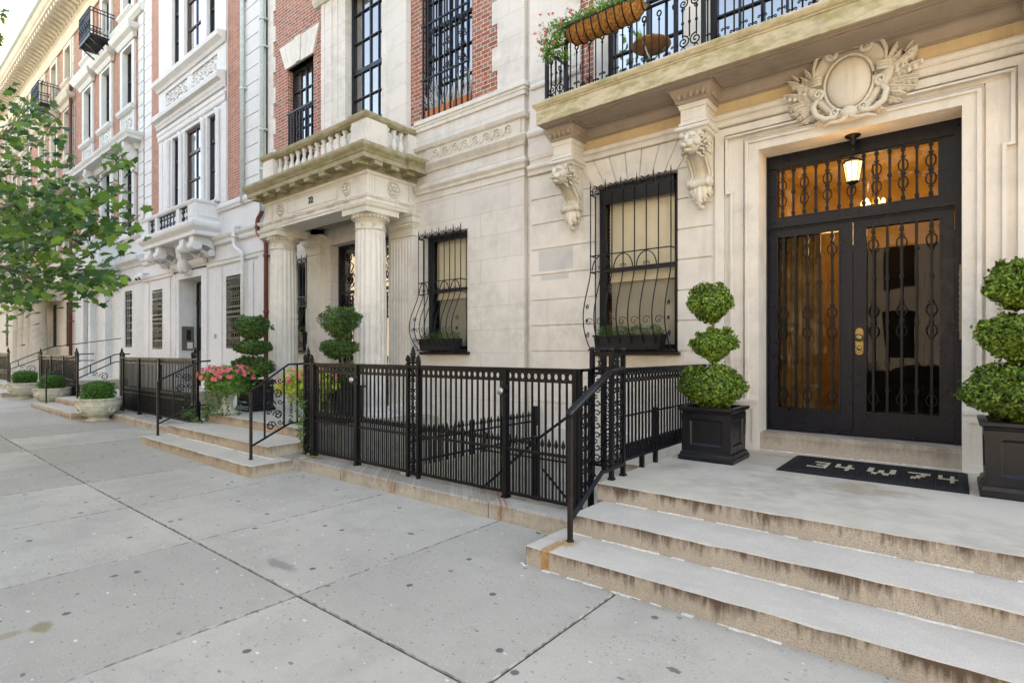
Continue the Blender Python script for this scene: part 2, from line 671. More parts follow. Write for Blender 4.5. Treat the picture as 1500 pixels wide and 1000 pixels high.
M['glassdoor'] = glass_mat('door_glass', see=0.52, refl=0.012, fk=0.28)
M['tread'] = granite('granite_tread', (0.50, 0.455, 0.395), spot=(-2.30, 3.51), speck=0.45)
M['riser'] = granite('granite_riser', (0.43, 0.375, 0.32), stain=0.9, top=(0.145, 0.295, 0.44), spot=(-2.30, 3.51))
M['kerbst'] = granite('granite_kerb', (0.43, 0.395, 0.34), stain=0.35, top=(0.15,), rust=0.85)
M['tread32'] = granite('granite_tread_tan', (0.50, 0.46, 0.39), speck=0.5)
M['riser32'] = granite('granite_riser_tan', (0.42, 0.35, 0.27), stain=0.55, top=(0.145, 0.295, 0.44), rust=0.55)
M['thresh'] = granite('granite_threshold', (0.46, 0.41, 0.35), stain=0.35, top=(0.665, 0.60))
M['box'] = leafmat('boxwood_leaf', (0.026, 0.078, 0.010), (0.26, 0.40, 0.055), 0.2)
M['boxdark'] = leafmat('boxwood_leaf_dark', (0.014, 0.055, 0.010), (0.13, 0.24, 0.05), 0.2)
M['yewl'] = leafmat('bright_hedge_leaf', (0.02, 0.09, 0.006), (0.07, 0.22, 0.02), 0.2)
M['core'] = leafmat('dark_inner_foliage', (0.006, 0.012, 0.004), (0.006, 0.012, 0.004), 0.0, 0.9)  # near-black core that blocks sight through the leaves
M['maple'] = leafmat('maple_leaf', (0.020, 0.080, 0.030), (0.18, 0.33, 0.045), 0.52, 0.4)
M['lime_l'] = leafmat('chartreuse_leaf', (0.30, 0.42, 0.04), (0.55, 0.60, 0.08), 0.3)
M['flowerg'] = leafmat('impatiens_leaf', (0.06, 0.20, 0.02), (0.20, 0.42, 0.06), 0.25)
M['pink'] = leafmat('pink_petal', (0.75, 0.10, 0.16), (0.90, 0.35, 0.32), 0.3)
M['whitep'] = leafmat('white_petal', (0.75, 0.75, 0.70), (0.85, 0.80, 0.80), 0.3)
M['ivy'] = leafmat('ivy_leaf', (0.05, 0.13, 0.03), (0.16, 0.28, 0.10), 0.2)
M['bark'] = stone('bark', (0.12, 0.095, 0.07), streak=0.6, grain=25)
M['twig'] = stone('twig_bark', (0.14, 0.08, 0.05), streak=0.2)
M['birch'] = stone('bleached_twigs', (0.62, 0.60, 0.60), streak=0.0)
M['terra'] = stone('terracotta', (0.50, 0.17, 0.07), streak=0.2)
M['soil'] = stone('soil', (0.05, 0.035, 0.025), streak=0.2)

def simple(name, c, rough=0.8, n=0.15, scale=8.0, bmp=0.0, spec=0.3):
    m, nt, b = newmat(name, rough, 0, spec)
    g, x, y, z = pos()
    P = g.outputs['Position']
    q = noise(scale, P, 5)
    setc(nt, b, mix(ramp(q, 0.3, 0.7), rgb(c, 1 - n), rgb(c, 1 + n)))
    if bmp:
        bump(b, q, bmp, 0.01)
    return m


def pavement():
    m, nt, b = newmat('pavement_concrete', 0.9)
    g, x, y, z = pos()
    P = g.outputs['Position']
    rv = X(g.outputs['Random Per Island'])
    c = (0.43, 0.395, 0.335)
    c0 = mix(rv, rgb(c, 0.80), rgb(c, 1.16))
    c0 = mix(ramp(noise(0.7, P, 5, 0.6), 0.35, 0.68) * 0.6, c0, rgb(c, 0.74))
    c0 = mix(ramp(noise(3.5, P, 6, 0.7), 0.45, 0.72) * 0.5, c0, rgb(c, 0.70))
    grit = noise(105, P, 3, 0.85)
    rough_ = ramp(noise(0.9, comb(x + 3.7, y, 0.0), 3), 0.45, 0.6)
    c0 = mix(ramp(grit, 0.40, 0.30) * (rough_ * 0.6 + 0.35), c0, rgb(c, 0.22))
    c0 = mix(ramp(noise(110, P, 1, 0.5), 0.66, 0.72) * 0.6, c0, (0.62, 0.61, 0.58))
    wear = ramp(noise(42, P, 3, 0.7), 0.60, 0.66) * ramp(noise(1.3, P, 3), 0.50, 0.64)
    c0 = mix(wear * 0.7, c0, (0.10, 0.095, 0.09))
    v = nt.nodes.new('ShaderNodeTexVoronoi')
    v.inputs['Scale'].default_value = 1.15
    nt.links.new(P, v.inputs['Vector'])
    v.voronoi_dimensions = '2D'
    gum = ramp(X(v.outputs['Distance']) + (noise(40, P, 2) - 0.5) * 0.01, 0.030, 0.022)
    c0 = mix(gum * 0.8, c0, (0.05, 0.045, 0.045))
    v2 = nt.nodes.new('ShaderNodeTexVoronoi')
    v2.inputs['Scale'].default_value = 3.1
    nt.links.new(P, v2.inputs['Vector'])
    sp2 = ramp(X(v2.outputs['Distance']) + (noise(60, P, 2) - 0.5) * 0.05, 0.035, 0.020)
    c0 = mix(sp2 * 0.5, c0, (0.62, 0.61, 0.58))
    for (bx, by, brx, bry, bc, bf) in ((-4.13, 0.75, 0.11, 0.07, (0.23, 0.18, 0.10), 0.85), (-4.16, 0.60, 0.05, 0.12, (0.25, 0.20, 0.12), 0.6), (-3.95, 2.10, 0.25, 0.07, (0.12, 0.11, 0.10), 0.55)):
        ex = (x - bx) / brx
        ey = (y - by) / bry
        d = X.op('SQRT', ex * ex + ey * ey) + (noise(9, P, 4, 0.7) - 0.5) * 1.6
        c0 = mix(ramp(d, 1.0, 0.45) * bf, c0, bc)
    for (sc_, gate, rad, col_, st_) in ((2.0, 0.70, 0.052, (0.06, 0.056, 0.055), 0.7), (5.5, 0.55, 0.07, (0.09, 0.085, 0.08), 0.6), (17.0, 0.5, 0.13, (0.15, 0.14, 0.13), 0.55), (7.0, 0.6, 0.07, (0.72, 0.71, 0.68), 0.6)):
        vf = nt.nodes.new('ShaderNodeTexVoronoi')
        vf.voronoi_dimensions = '2D'
        vf.inputs['Scale'].default_value = sc_
        nt.links.new(comb(x * 0.62 + y * 0.25, y * 1.1 - x * 0.12 + sc_), vf.inputs['Vector'])
        sp_ = nt.nodes.new('ShaderNodeSeparateColor')
        nt.links.new(vf.outputs['Color'], sp_.inputs[0])
        rr_ = X(sp_.outputs[0])
        dd = X(vf.outputs['Distance']) + (noise(45, P, 2) - 0.5) * 0.06
        hit = X.op('LESS_THAN', dd, X.op('MULTIPLY', (rr_ - gate).cl() * (1.0 / (1 - gate)), rad))
        c0 = mix(hit * st_, c0, col_)
    edge = ramp(noise(1.6, comb(x * 0.6, y * 2.0, 7.0), 5, 0.7), 0.52, 0.72)
    c0 = mix(edge * 0.30, c0, rgb(c, 0.62))
    stn = ramp(noise(2.6, comb(x + 5.0, y * 1.6, 0.0), 5, 0.6), 0.66, 0.74)
    c0 = mix(stn * 0.45, c0, (0.20, 0.16, 0.11))
    setc(nt, b, c0)
    bump(b, grit * 0.5 + noise(20, P, 4) * 0.8 - wear * 1.0, 0.5, 0.004)
    return m


M['pave'] = pavement()
M['joint'] = simple('joint_dirt', (0.05, 0.045, 0.04), 0.95, 0.4, 12)
M['mortar'] = simple('pale_mortar', (0.66, 0.65, 0.62), 0.9, 0.2, 30)
M['asphalt'] = simple('asphalt', (0.06, 0.06, 0.062), 0.9, 0.25, 40, 0.3)
M['pit'] = stone('areaway_stone', (0.46, 0.43, 0.36), streak=0.6, moss=(0.26, 0.27, 0.15, 0.6))
M['landing'] = stone('landing_cement', (0.465, 0.42, 0.35), streak=0.0, var=0.2, grain=110, blots=((-0.62, 5.45, 0.55, 0.28, (0.29, 0.23, 0.16), 0.7), (-2.2, 5.3, 0.25, 0.35, (0.30, 0.24, 0.16), 0.5), (-1.5, 6.6, 0.5, 0.12, (0.32, 0.27, 0.2), 0.4)))
M['blind'] = simple('roller_blind', (0.78, 0.72, 0.57), 0.9, 0.06, 2)
M['blindw'] = simple('pale_blind', (0.40, 0.39, 0.33), 0.9, 0.06, 2)
M['curt'] = simple('net_curtain', (0.50, 0.50, 0.50), 0.9, 0.2, 6)
M['drape'] = simple('ochre_drape', (0.50, 0.28, 0.085), 0.9, 0.25, 5)
M['amber'] = simple('vestibule_plaster', (0.55, 0.36, 0.13), 0.8, 0.2, 3)
M['darkin'] = simple('dark_interior', (0.008, 0.006, 0.005), 0.9, 0.3, 3)
M['wood'] = simple('table_wood', (0.35, 0.17, 0.07), 0.6, 0.3, 14)
M['coir'] = simple('coir_liner', (0.30, 0.13, 0.035), 0.95, 0.5, 35, 0.8)
M['rubber'] = simple('rubber_mat', (0.010, 0.011, 0.014), 0.8, 0.35, 60, 0.6)
M['cream_in'] = simple('mat_inlay', (0.45, 0.42, 0.32), 0.8, 0.2, 40)
M['lampglass'] = emit('lantern_glass', (1.0, 0.72, 0.36), 0.30)
M['candle'] = emit('candle_bulb', (1.0, 0.66, 0.26), 0.8)
M['whiteplastic'] = simple('white_plastic', (0.75, 0.76, 0.76), 0.4, 0.05, 5)
M['dryleaf'] = leafmat('dry_leaf', (0.22, 0.11, 0.03), (0.42, 0.27, 0.07), 0.1, 0.7)
M['black'] = simple('black_plastic', (0.015, 0.015, 0.015), 0.3, 0.1, 5)
M['paper'] = simple('paper_notice', (0.6, 0.62, 0.62), 0.7, 0.1, 60)

GY = 4.06                                   # back edge of the pavement


def gz(x):                                  # the street climbs slightly to the left
    return max(0.0, (-x - 8.0) * 0.009)


# ------------------------------------------------------------------ ground
mb = MB()
XS = [-260, -120, -60, -44, -34, -26, -20, -16, -12, -8, 0, 10, 40, 120]
for a, b in zip(XS[:-1], XS[1:]):
    mb.add([(a, -150, gz(a) - 0.18), (b, -150, gz(b) - 0.18), (b, -1.15, gz(b) - 0.18), (a, -1.15, gz(a) - 0.18)], [(0, 1, 2, 3)])
    mb.add([(a, -1.15, gz(a) - 0.18), (b, -1.15, gz(b) - 0.18), (b, -1.1, gz(b) - 0.03), (a, -1.1, gz(a) - 0.03)], [(0, 1, 2, 3)])
    mb.add([(a, -1.1, gz(a) - 0.012), (b, -1.1, gz(b) - 0.012), (b, 4.2, gz(b) - 0.012), (a, 4.2, gz(a) - 0.012)], [(0, 1, 2, 3)])
o = mb.build('ground', M['joint'], kind='structure')
mb = MB()
for a, b in zip(XS[:-1], XS[1:]):
    mb.add([(a, -13.5, gz(a) - 0.16), (b, -13.5, gz(b) - 0.16), (b, -1.2, gz(b) - 0.16), (a, -1.2, gz(a) - 0.16)], [(0, 1, 2, 3)])
mb.build('road', M['asphalt'], kind='structure')

# pavement: separately cast slabs, narrow dirty joints, one row by the houses and rougher rows outside
mb = MB()
r2 = random.Random(3)
def slab(x0, x1, y0, y1):
    gp = 0.0065
    x0 += gp; x1 -= gp; y0 += gp; y1 -= gp
    t = [r2.uniform(-0.002, 0.002) for _ in range(4)]
    e = 0.006
    pts = [(x0, y0, t[0]), (x1, y0, t[1]), (x1, y1, t[2]), (x0, y1, t[3])]
    top = [(x0 + e, y0 + e), (x1 - e, y0 + e), (x1 - e, y1 - e), (x0 + e, y1 - e)]
    vs = [(p[0], p[1], gz(p[0]) + p[2] - 0.006) for p in pts] + [(q[0], q[1], gz(q[0]) + p[2]) for p, q in zip(pts, top)]
    vs += [(p[0], p[1], gz(p[0]) - 0.05) for p in pts]
    fs = []
    for i in range(4):
        j = (i + 1) % 4
        fs += [(i, j, 4 + j, 4 + i), (8 + i, 8 + j, j, i)]
    mb.add(vs, fs, 1)
    mb.add(vs[4:8], [(0, 1, 2, 3)])
jx = [-1.75 - 1.59 * k for k in range(-4, 60)]
jx[4] = -1.75; jx[5] = -3.36; jx[6] = -5.0
for k in range(7, 64):
    jx[k] = -5.0 - 1.62 * (k - 6)
for i in range(len(jx) - 1):
    b, a = jx[i], jx[i + 1]
    slab(a, b, 1.91, GY)
    if i != 5:
        slab(a, b, 0.40, 1.91)
    else:
        slab(a, b, 0.40, 1.91)
    slab(a, b, -1.1, 0.40)
M['edge'] = simple('pavement_edge', (0.28, 0.26, 0.22), 0.95, 0.5, 14)
mb.build('pavement', [M['pave'], M['edge']], kind='structure')
mb = MB()                                   # crumbs of pale mortar and dirt left in the joints
r4 = random.Random(12)
for (fx, lo, hi) in [(1, -12.0, 3.0)] + [(x_, 0.42, GY) for x_ in jx[2:13]]:
    q = lo
    while q < hi:
        L_ = r4.uniform(0.03, 0.22)
        if r4.random() < (0.20 if fx == 1 else 0.16):
            w_ = r4.uniform(0.002, 0.006); o_ = r4.uniform(-0.004, 0.004)
            if fx == 1:
                mb.box(q, q + L_, 1.91 + o_ - w_, 1.91 + o_ + w_, gz(q) - 0.011, gz(q) + r4.uniform(-0.006, 0.001))
            else:
                mb.box(fx + o_ - w_, fx + o_ + w_, q, q + L_, gz(fx) - 0.011, gz(fx) + r4.uniform(-0.006, 0.001))
        q += L_ + r4.uniform(0.0, 0.2)
M['mortar2'] = simple('old_joint_mortar', (0.44, 0.43, 0.40), 0.9, 0.35, 30)
mb.build('pavement_mortar', M['mortar2'], kind='structure')
mb = MB()
for a, b in zip(XS[:-1], XS[1:]):
    mb.add([(a, -1.25, gz(a) - 0.3), (b, -1.25, gz(b) - 0.3), (b, -1.25, gz(b)), (a, -1.25, gz(a)), (a, -1.1, gz(a)), (b, -1.1, gz(b)), (a, -1.1, gz(a) - .1), (b, -1.1, gz(b) - .1)],
           [(0, 1, 2, 3), (3, 2, 5, 4), (4, 5, 7, 6)])
mb.build('kerb', M['tread'], kind='structure')
# areaway floors between the fence kerb and the houses
mb = MB()
mb.box(-5.0, -2.46, 4.2, 6.95, -1.6, -1.45)
mb.box(-7.3, -5.12, 4.2, 6.95, -0.75, -0.6)
mb.box(-60, -11.0, 4.2, 6.95, -0.3, 0.0)
mb.box(-2.46, 3.2, 4.5, 6.95, -0.3, 0.3)
mb.build('areaway_floor', M['pit'], kind='structure')
mb = MB()
mb.box(-7.3, -2.46, 4.12, 4.22, -1.6, 0.10)
mb.box(-5.12, -5.0, 4.22, 6.9, -1.6, 0.22)
mb.box(-2.52, -2.46, 4.5, 6.9, -1.6, 0.40)
mb.box(-7.42, -7.3, 4.6, 6.9, -1.6, 0.43)
o = mb.build('areaway_walls', M['pit'])
tag(o, 'mossy stone retaining walls of the sunken areaway behind the long iron fence', 'retaining wall')

# ------------------------------------------------------------------ stoops
def steps_mesh(mb, x0, x1, y0, y1, z0, z1, side=True):
    """one step block; material 0 on top, 1 on the risers; slightly worn front edge"""
    n = max(2, int((x1 - x0) / 0.12))
    rr = random.Random(int((x0 + y0) * 100))
    e = 0.006
    fr = []
    for i in range(n + 1):
        x = x0 + (x1 - x0) * i / n
        j = rr.uniform(-0.003, 0.003) - (0.006 if rr.random() < 0.06 else 0)
        fr.append([(x, y0, z0), (x, y0, z1 - e + j), (x, y0 + e + abs(j) * 2, z1 + j * 0.3), (x, y1, z1)])
    for i in range(n):
        a, b = fr[i], fr[i + 1]
        mb.add([a[0], b[0], b[1], a[1]], [(0, 1, 2, 3)], 1)
        mb.add([a[1], b[1], b[2], a[2]], [(0, 1, 2, 3)], 0)
        mb.add([a[2], b[2], b[3], a[3]], [(0, 1, 2, 3)], 0)
    for k, q in ((0, fr[0]), (1, fr[-1])):
        mb.add(q + [(q[0][0], y1, z0)], [(0, 1, 2, 3, 4)], 1)


def stoop(name, label, spec, mats, loc, group='stone stoops'):
    t = thing(name, label, 'stoop', loc, group)
    for (x0, x1, y0, y1, z0, z1) in spec:
        mb = MB()
        steps_mesh(mb, x0, x1, y0, y1, z0, z1)
        mb.build('step', mats, t)
    return t


s34 = stoop('stoop', 'broad pale granite stoop of three stained steps in front of the lit double doors', [
    (-2.51, 3.2, 3.27, 3.80, -0.05, 0.145), (-2.40, 3.2, 3.73, 4.30, 0.0, 0.295)], [M['tread'], M['riser']], (-0.9, 3.3, 0))
mb = MB(); steps_mesh(mb, -2.46, 3.2, 4.24, 6.96, 0.0, 0.44); mb.build('landing', [M['landing'], M['riser']], s34)
mb = MB(); steps_mesh(mb, -1.88, 0.12, 6.93, 7.36, 0.43, 0.645); mb.build('threshold', [M['thresh'], M['thresh']], s34)
mb = MB()
for (x0, x1, y, z) in ((-2.40, 3.2, 3.722, 0.147), (-2.46, 3.2, 4.233, 0.297), (-1.88, 0.10, 6.922, 0.442)):
    k = 60
    mb.cut()
    for i in range(k):
        a = x0 + (x1 - x0) * i / k; b = x0 + (x1 - x0) * (i + 1) / k
        if r2.random() < 0.78:
            ww = r2.uniform(0.004, 0.015)
            mb.box(a, b, y - ww, y + 0.02, z - 0.01, z + r2.uniform(0.001, 0.005))
mb.split('joint_mortar', M['mortar'], s34)
mb = MB()
for i in range(26):
    a = -2.56 + i * 0.07
    if r2.random() < 0.7:
        mb.box(a, a + 0.07, 3.27 - r2.uniform(0.005, 0.03) , 3.28, -0.01, 0.004)
mb.cut()
for i in range(12):
    a = 3.24 + i * 0.07
    mb.box(-2.51 - r2.uniform(0.01, 0.03), -2.50, a, a + 0.07, -0.01, 0.004)
mb.split('base_mortar', M['mortar'], s34)

s32 = stoop('stoop', 'tan granite stoop of three steps with rust stains below the columned portico', [
    (-10.9, -6.93, 3.31, 3.86, -0.05, 0.145), (-10.95, -7.32, 3.73, 4.5, 0.0, 0.295),
    (-11.1, -7.77, 4.42, 6.96, 0.0, 0.44)], [M['tread32'], M['riser32']], (-9.3, 3.3, 0))
mb = MB()
mb.box(-7.32, -6.95, 3.86, 4.2, -0.05, 0.148, 0)
mb.box(-7.32, -7.05, 4.2, 4.6, -0.05, 0.30, 0)
mb.box(-7.77, -7.42, 4.5, 6.96, -0.6, 0.435, 0)
mb.build('side_block', [M['kerbst']], s32)
mb = MB()
for i in range(22):
    a = -10.9 + i * 0.17
    if r2.random() < 0.8:
        mb.box(a, a + 0.17, 3.70, 3.74, 0.14, 0.146 + r2.uniform(0.001, 0.004))
mb.box(-6.97, -6.92, 4.0, 4.07, 0, 0.15)
mb.build('joint_mortar', M['mortar'], s32)

g30 = 0.075
s30 = stoop('stoop', 'small tan stoop of three steps between two Greek key urns', [
    (-19.4, -15.42, 3.32, 3.9, -0.05, 0.145 + g30), (-19.0, -15.8, 3.75, 4.5, 0, 0.295 + g30), (-18.8, -16.0, 4.3, 6.96, 0, 0.44 + g30)], [M['tread32'], M['riser32']], (-17.4, 3.3, 0))
g28 = 0.14
s28 = stoop('stoop', 'reddish stone stoop at the left edge beside the farthest Greek key urn', [
    (-28.5, -23.55, 3.32, 3.9, -0.05, 0.145 + g28), (-28.5, -23.8, 3.75, 4.5, 0, 0.295 + g28), (-28.5, -24.1, 4.3, 6.96, 0, 0.44 + g28)], [M['tread32'], M['riser32']], (-26, 3.3, 0))

# fence kerbs
def kerbrun(name, label, x0, x1, cuts):
    t = thing(name, label, 'kerb', ((x0 + x1) / 2, 4.1, gz((x0 + x1) / 2)), 'granite kerbs under the fences')
    xs = [x0] + cuts + [x1]
    for a, b in zip(xs[:-1], xs[1:]):
        mb = MB()
        n = max(2, int((b - a) / 0.15))
        jog = r2.uniform(-0.006, 0.006)
        hz = 0.15 + jog * 0.5
        prev = None
        for i in range(n + 1):
            x = a + 0.004 + (b - a - 0.008) * i / n
            q = r2.uniform(-0.004, 0.004)
            g = gz(x)
            ring = [(x, 3.955 + jog, g - 0.06), (x, 3.955 + jog + q, g + hz - 0.015), (x, 3.972 + jog + q, g + hz), (x, 4.30, g + hz), (x, 4.30, g - 0.06)]
            if prev:
                mb.add(prev + ring, [(k, k + 1, 5 + k + 1, 5 + k) for k in range(4)])
            else:
                mb.add(ring, [(0, 1, 2, 3, 4)])
            prev = ring
        mb.add(prev, [(4, 3, 2, 1, 0)])
        mb.build('kerb_stone', M['kerbst'], t)
    return t


kerbrun('fence_kerb', 'low granite kerb with rust stains under the long front fence', -6.95, -2.42, [-5.95, -4.9, -3.5])
kerbrun('fence_kerb', 'low granite kerb between the potted flowers and the large Greek key urn', -15.3, -10.95, [-14.1, -12.5])
kerbrun('fence_kerb', 'low granite kerb at the left between the two farther urns', -23.5, -19.0, [-21.2])

# ------------------------------------------------------------------ iron work
def P2(o, ax, up=(0, 0, 1)):
    """2D to 3D: o origin, ax horizontal axis"""
    return lambda a, b: (o[0] + ax[0] * a + up[0] * b, o[1] + ax[1] * a + up[1] * b, o[2] + ax[2] * a + up[2] * b)


def spiral(r, turns, a0, d=1, n=None, r1=0.12):
    """points from the outer end inward, first point at angle a0 radius r"""
    n = n or int(7 * turns) + 4
    return [((r * (1 - (1 - r1) * i / n)) * math.cos(a0 + d * 2 * PI * turns * i / n),
             (r * (1 - (1 - r1) * i / n)) * math.sin(a0 + d * 2 * PI * turns * i / n)) for i in range(n + 1)]


def curl(mb, pl, cx, cy, r, a0, d=1, turns=1.15, th=0.006, n=5):
    mb.tube([pl(cx + a, cy + b) for a, b in spiral(r, turns, a0, d)], th, n)


def arc2(mb, pl, cx, cy, r, a0, a1, th=0.006, n=5, ry=None, k=10):
    ry = ry or r
    mb.tube([pl(cx + r * math.cos(a0 + (a1 - a0) * i / k), cy + ry * math.sin(a0 + (a1 - a0) * i / k)) for i in range(k + 1)], th, n)


def ring2(mb, pl, cx, cy, r, th=0.006, ry=None, k=12, n=4):
    arc2(mb, pl, cx, cy, r, 0, 2 * PI, th, n, ry, k)


def newel_panel(mb, pl, wd, z0, z1, th=0.009):
    """openwork cast panel: stacked C scrolls, central stem, collars"""
    h = z1 - z0
    c = wd / 2
    mb.tube([pl(c, z0), pl(c, z1)], th, 4)
    nseg = max(2, int(round(h / 0.19)))
    s = h / nseg
    r = min(wd * 0.23, s * 0.23)
    for k in range(nseg):
        zc = z0 + s * (k + 0.5)
        for sx in (-1, 1):
            curl(mb, pl, c + sx * r * 1.02, zc + s * 0.24, r, PI / 2 if sx > 0 else PI / 2, -sx, 1.2, th * 0.8)
            curl(mb, pl, c + sx * r * 1.02, zc - s * 0.24, r, -PI / 2, sx, 1.2, th * 0.8)
            arc2(mb, pl, c + sx * r * 0.9, zc, r * 0.95, sx * PI / 2 + PI / 2 - 1.2, sx * PI / 2 + PI / 2 + 1.2, th * 0.8)
        mb.ball(pl(c, zc), th * 2.0, 6, 4)
        mb.ball(pl(c, z0 + s * k + s * 0.98), th * 1.8, 6, 4)


def finial_row(mb, pl, wd, z):
    for a, hh in ((0.0, 0.12), (wd * 0.5, 0.22), (wd, 0.12)):
        mb.tube([pl(a, z), pl(a, z + hh * 0.3), pl(a, z + hh * 0.5), pl(a, z + hh * 0.8), pl(a, z + hh)], [0.016, 0.016, 0.030, 0.022, 0.004], 6)
    for sx in (-1, 1):
        curl(mb, pl, wd * 0.5 + sx * wd * 0.24, z + 0.05, 0.040, PI / 2, sx, 1.1, 0.012)
        curl(mb, pl, wd * 0.5 + sx * wd * 0.16, z + 0.13, 0.030, PI / 2, sx, 1.0, 0.011)


def fence(name, label, x0, x1, y, zb, zt, posts, newels, mid=None, back=False, group='iron areaway fences', gate=None, zoff=0.0):
    t = thing(name, label, 'fence', ((x0 + x1) / 2, y, zb), group)
    zt += zoff; zb += zoff
    mid = (mid or 0.64) + zoff
    mb = MB(); mb.box(x0, x1, y - 0.024, y + 0.024, zt - 0.018, zt); mb.box(x0, x1, y - 0.012, y + 0.012, zt - 0.042, zt - 0.018); mb.build('top_rail', M['ironr'], t)
    mb = MB(); mb.box(x0, x1, y - 0.014, y + 0.014, mid - 0.013, mid + 0.013); mb.build('middle_rail', M['ironr'], t)
    mb = MB(); mb.box(x0, x1, y - 0.016, y + 0.016, zb + 0.045, zb + 0.072); mb.build('bottom_rail', M['ironr'], t)
    # ring frieze
    mb = MB()
    pl = P2((0, y, 0), (1, 0, 0))
    mb.box(x0, x1, y - 0.012, y + 0.012, zt - 0.135, zt - 0.118)
    p = 0.078
    nb = int((x1 - x0) / p)
    p = (x1 - x0) / nb
    for i in range(nb):
        ring2(mb, pl, x0 + p * (i + 0.5), zt - 0.080, p * 0.40, 0.007, 0.036, 10)
        ww = p * 0.13
        mb.box(x0 + p * i - ww, x0 + p * i + ww, y - 0.006, y + 0.006, zt - 0.118, zt - 0.042)
    mb.build('ring_frieze', M['ironr'], t)
    # pickets: full height bars and short spear bars between them
    mb = MB()
    for i in range(nb + 1):
        a = x0 + p * i
        mb.box(a - 0.008, a + 0.008, y - 0.008, y + 0.008, zb + 0.05, zt - 0.12)
        if i < nb:
            q = a + p / 2
            mb.box(q - 0.005, q + 0.005, y - 0.005, y + 0.005, zb + 0.05, mid + 0.07)
            mb.tube([(q, y, mid + 0.065), (q, y, mid + 0.09), (q, y, mid + 0.15)], [0.009, 0.015, 0.001], 4)
    mb.build('pickets', M['ironr'], t)
    for a in posts:
        mb = MB()
        mb.box(a - 0.024, a + 0.024, y - 0.03, y + 0.03, zb - 0.01, zt - 0.02)
        mb.box(a - 0.034, a + 0.034, y - 0.04, y + 0.04, zb - 0.01, zb + 0.025)
        mb.build('post', M['ironr'], t)
    for a, b in newels:
        mb = MB()
        for q in (a, b):
            mb.box(q - 0.018, q + 0.018, y - 0.03, y + 0.012, zb, zt + 0.02)
            mb.tube([(q, y, zt), (q, y, zt + 0.03), (q, y, zt + 0.06), (q, y, zt + 0.11)], [0.018, 0.026, 0.02, 0.004], 6)
        mb.box(a, b, y - 0.028, y + 0.01, zt - 0.03, zt)
        mb.box(a, b, y - 0.02, y + 0.0, zb + 0.03, zb + 0.06)
        pl2 = P2((a, y - 0.012, 0), (1, 0, 0))
        newel_panel(mb, pl2, b - a, zb + 0.06, zt - 0.03, 0.0085)
        finial_row(mb, pl2, b - a, zt)
        mb.build('newel', M['ironr'], t)
    if back:
        mb = MB()
        mb.box(x0, x1, y + 0.03, y + 0.036, zb + 0.05, mid)
        mb.build('backing_sheet', M['iron'], t)
    return t


ft = fence('iron_fence', 'long black iron fence with ring frieze, gate knobs and spear tips before the sunken areaway', -7.17, -2.60, 4.2, 0.15, 1.445,
           [-5.95, -3.48, -6.95, -2.66], [(-7.17, -7.0), (-4.95, -4.77)])
# gate knobs and lock boxes
for a, zz, mt in ((-3.48, 1.215, 'steel'), (-5.95, 1.24, 'steel')):
    mb = MB()
    mb.lathe([(0.012, 0), (0.012, 0.03), (0.034, 0.035), (0.040, 0.05), (0.034, 0.068), (0.012, 0.076)], 0, 0, 12)
    mb.v = [(a + 0.0 + px, 4.165 - pz, zz + py) for px, py, pz in mb.v]
    mb.box(a - 0.045, a + 0.055, 4.166, 4.176, zz - 0.055, zz + 0.055, 1)
    mb.build('gate_knob', [M[mt], M['iron']], ft)
# diagonal brace behind the right gate
mb = MB()
mb.tube([(-5.0, 5.4, 0.30), (-3.8, 5.4, 0.30), (-3.35, 5.4, 0.30)], 0.012, 5)
mb.build('stair_guard', M['iron'], ft)

# corner newel, boxed, on the landing
t = thing('newel_post', 'boxed openwork iron newel of scrolls at the top of the front stair rail', 'newel post', (-2.5, 4.5, 0.44))
x0, x1, y0, y1, zb, zt = -2.62, -2.42, 4.42, 4.64, 0.44, 1.60
mb = MB()
for a in (x0, x1):
    for b in (y0, y1):
        mb.box(a - 0.019, a + 0.019, b - 0.019, b + 0.019, zb, zt)
        mb.ball((a, b, zt + 0.02), 0.026, 8, 6)
        mb.box(a - 0.027, a + 0.027, b - 0.027, b + 0.027, zb, zb + 0.02)
for z in (zb + 0.12, 1.40, zt - 0.03):
    mb.box(x0, x1, y0 - 0.008, y0 + 0.008, z - 0.012, z + 0.012)
    mb.box(x0, x1, y1 - 0.008, y1 + 0.008, z - 0.012, z + 0.012)
    mb.box(x0 - 0.008, x0 + 0.008, y0, y1, z - 0.012, z + 0.012)
    mb.box(x1 - 0.008, x1 + 0.008, y0, y1, z - 0.012, z + 0.012)
mb.build('frame', M['iron'], t)
for (o_, ax, wd) in (((x0, y0, 0), (1, 0, 0), 0.20), ((x1, y0, 0), (0, 1, 0), 0.22), ((x0, y1, 0), (1, 0, 0), 0.20)):
    mb = MB()
    pl = P2(o_, ax)
    newel_panel(mb, pl, wd, zb + 0.13, zt - 0.21, 0.008)
    newel_panel(mb, pl, wd, zt - 0.19, zt - 0.03, 0.008)
    mb.build('scroll_panel', M['iron'], t)
mb = MB()
for i in range(5):
    mb.ball((x0 + 0.05 * i, y0, zt + 0.02), 0.02, 6, 5)
mb.box(x0, x1, y0, y1, 1.43, 1.46)
mb.build('cap', M['iron'], t)

# short return between the fence corner and the newel: scroll panel
t = thing('scroll_panel', 'narrow iron scroll panel between the long fence and the boxed newel', 'fence panel', (-2.62, 4.3, 0.2))
mb = MB()
for y_ in (4.2, 4.40):
    mb.box(-2.645, -2.60, y_ - 0.02, y_ + 0.02, 0.16, 1.44)
pl = P2((-2.62, 4.2, 0), (0, 1, 0))
newel_panel(mb, pl, 0.2, 0.25, 1.28, 0.010)
mb.box(-2.64, -2.60, 4.2, 4.42, 1.42, 1.445)
mb.build('panel', M['iron'], t)

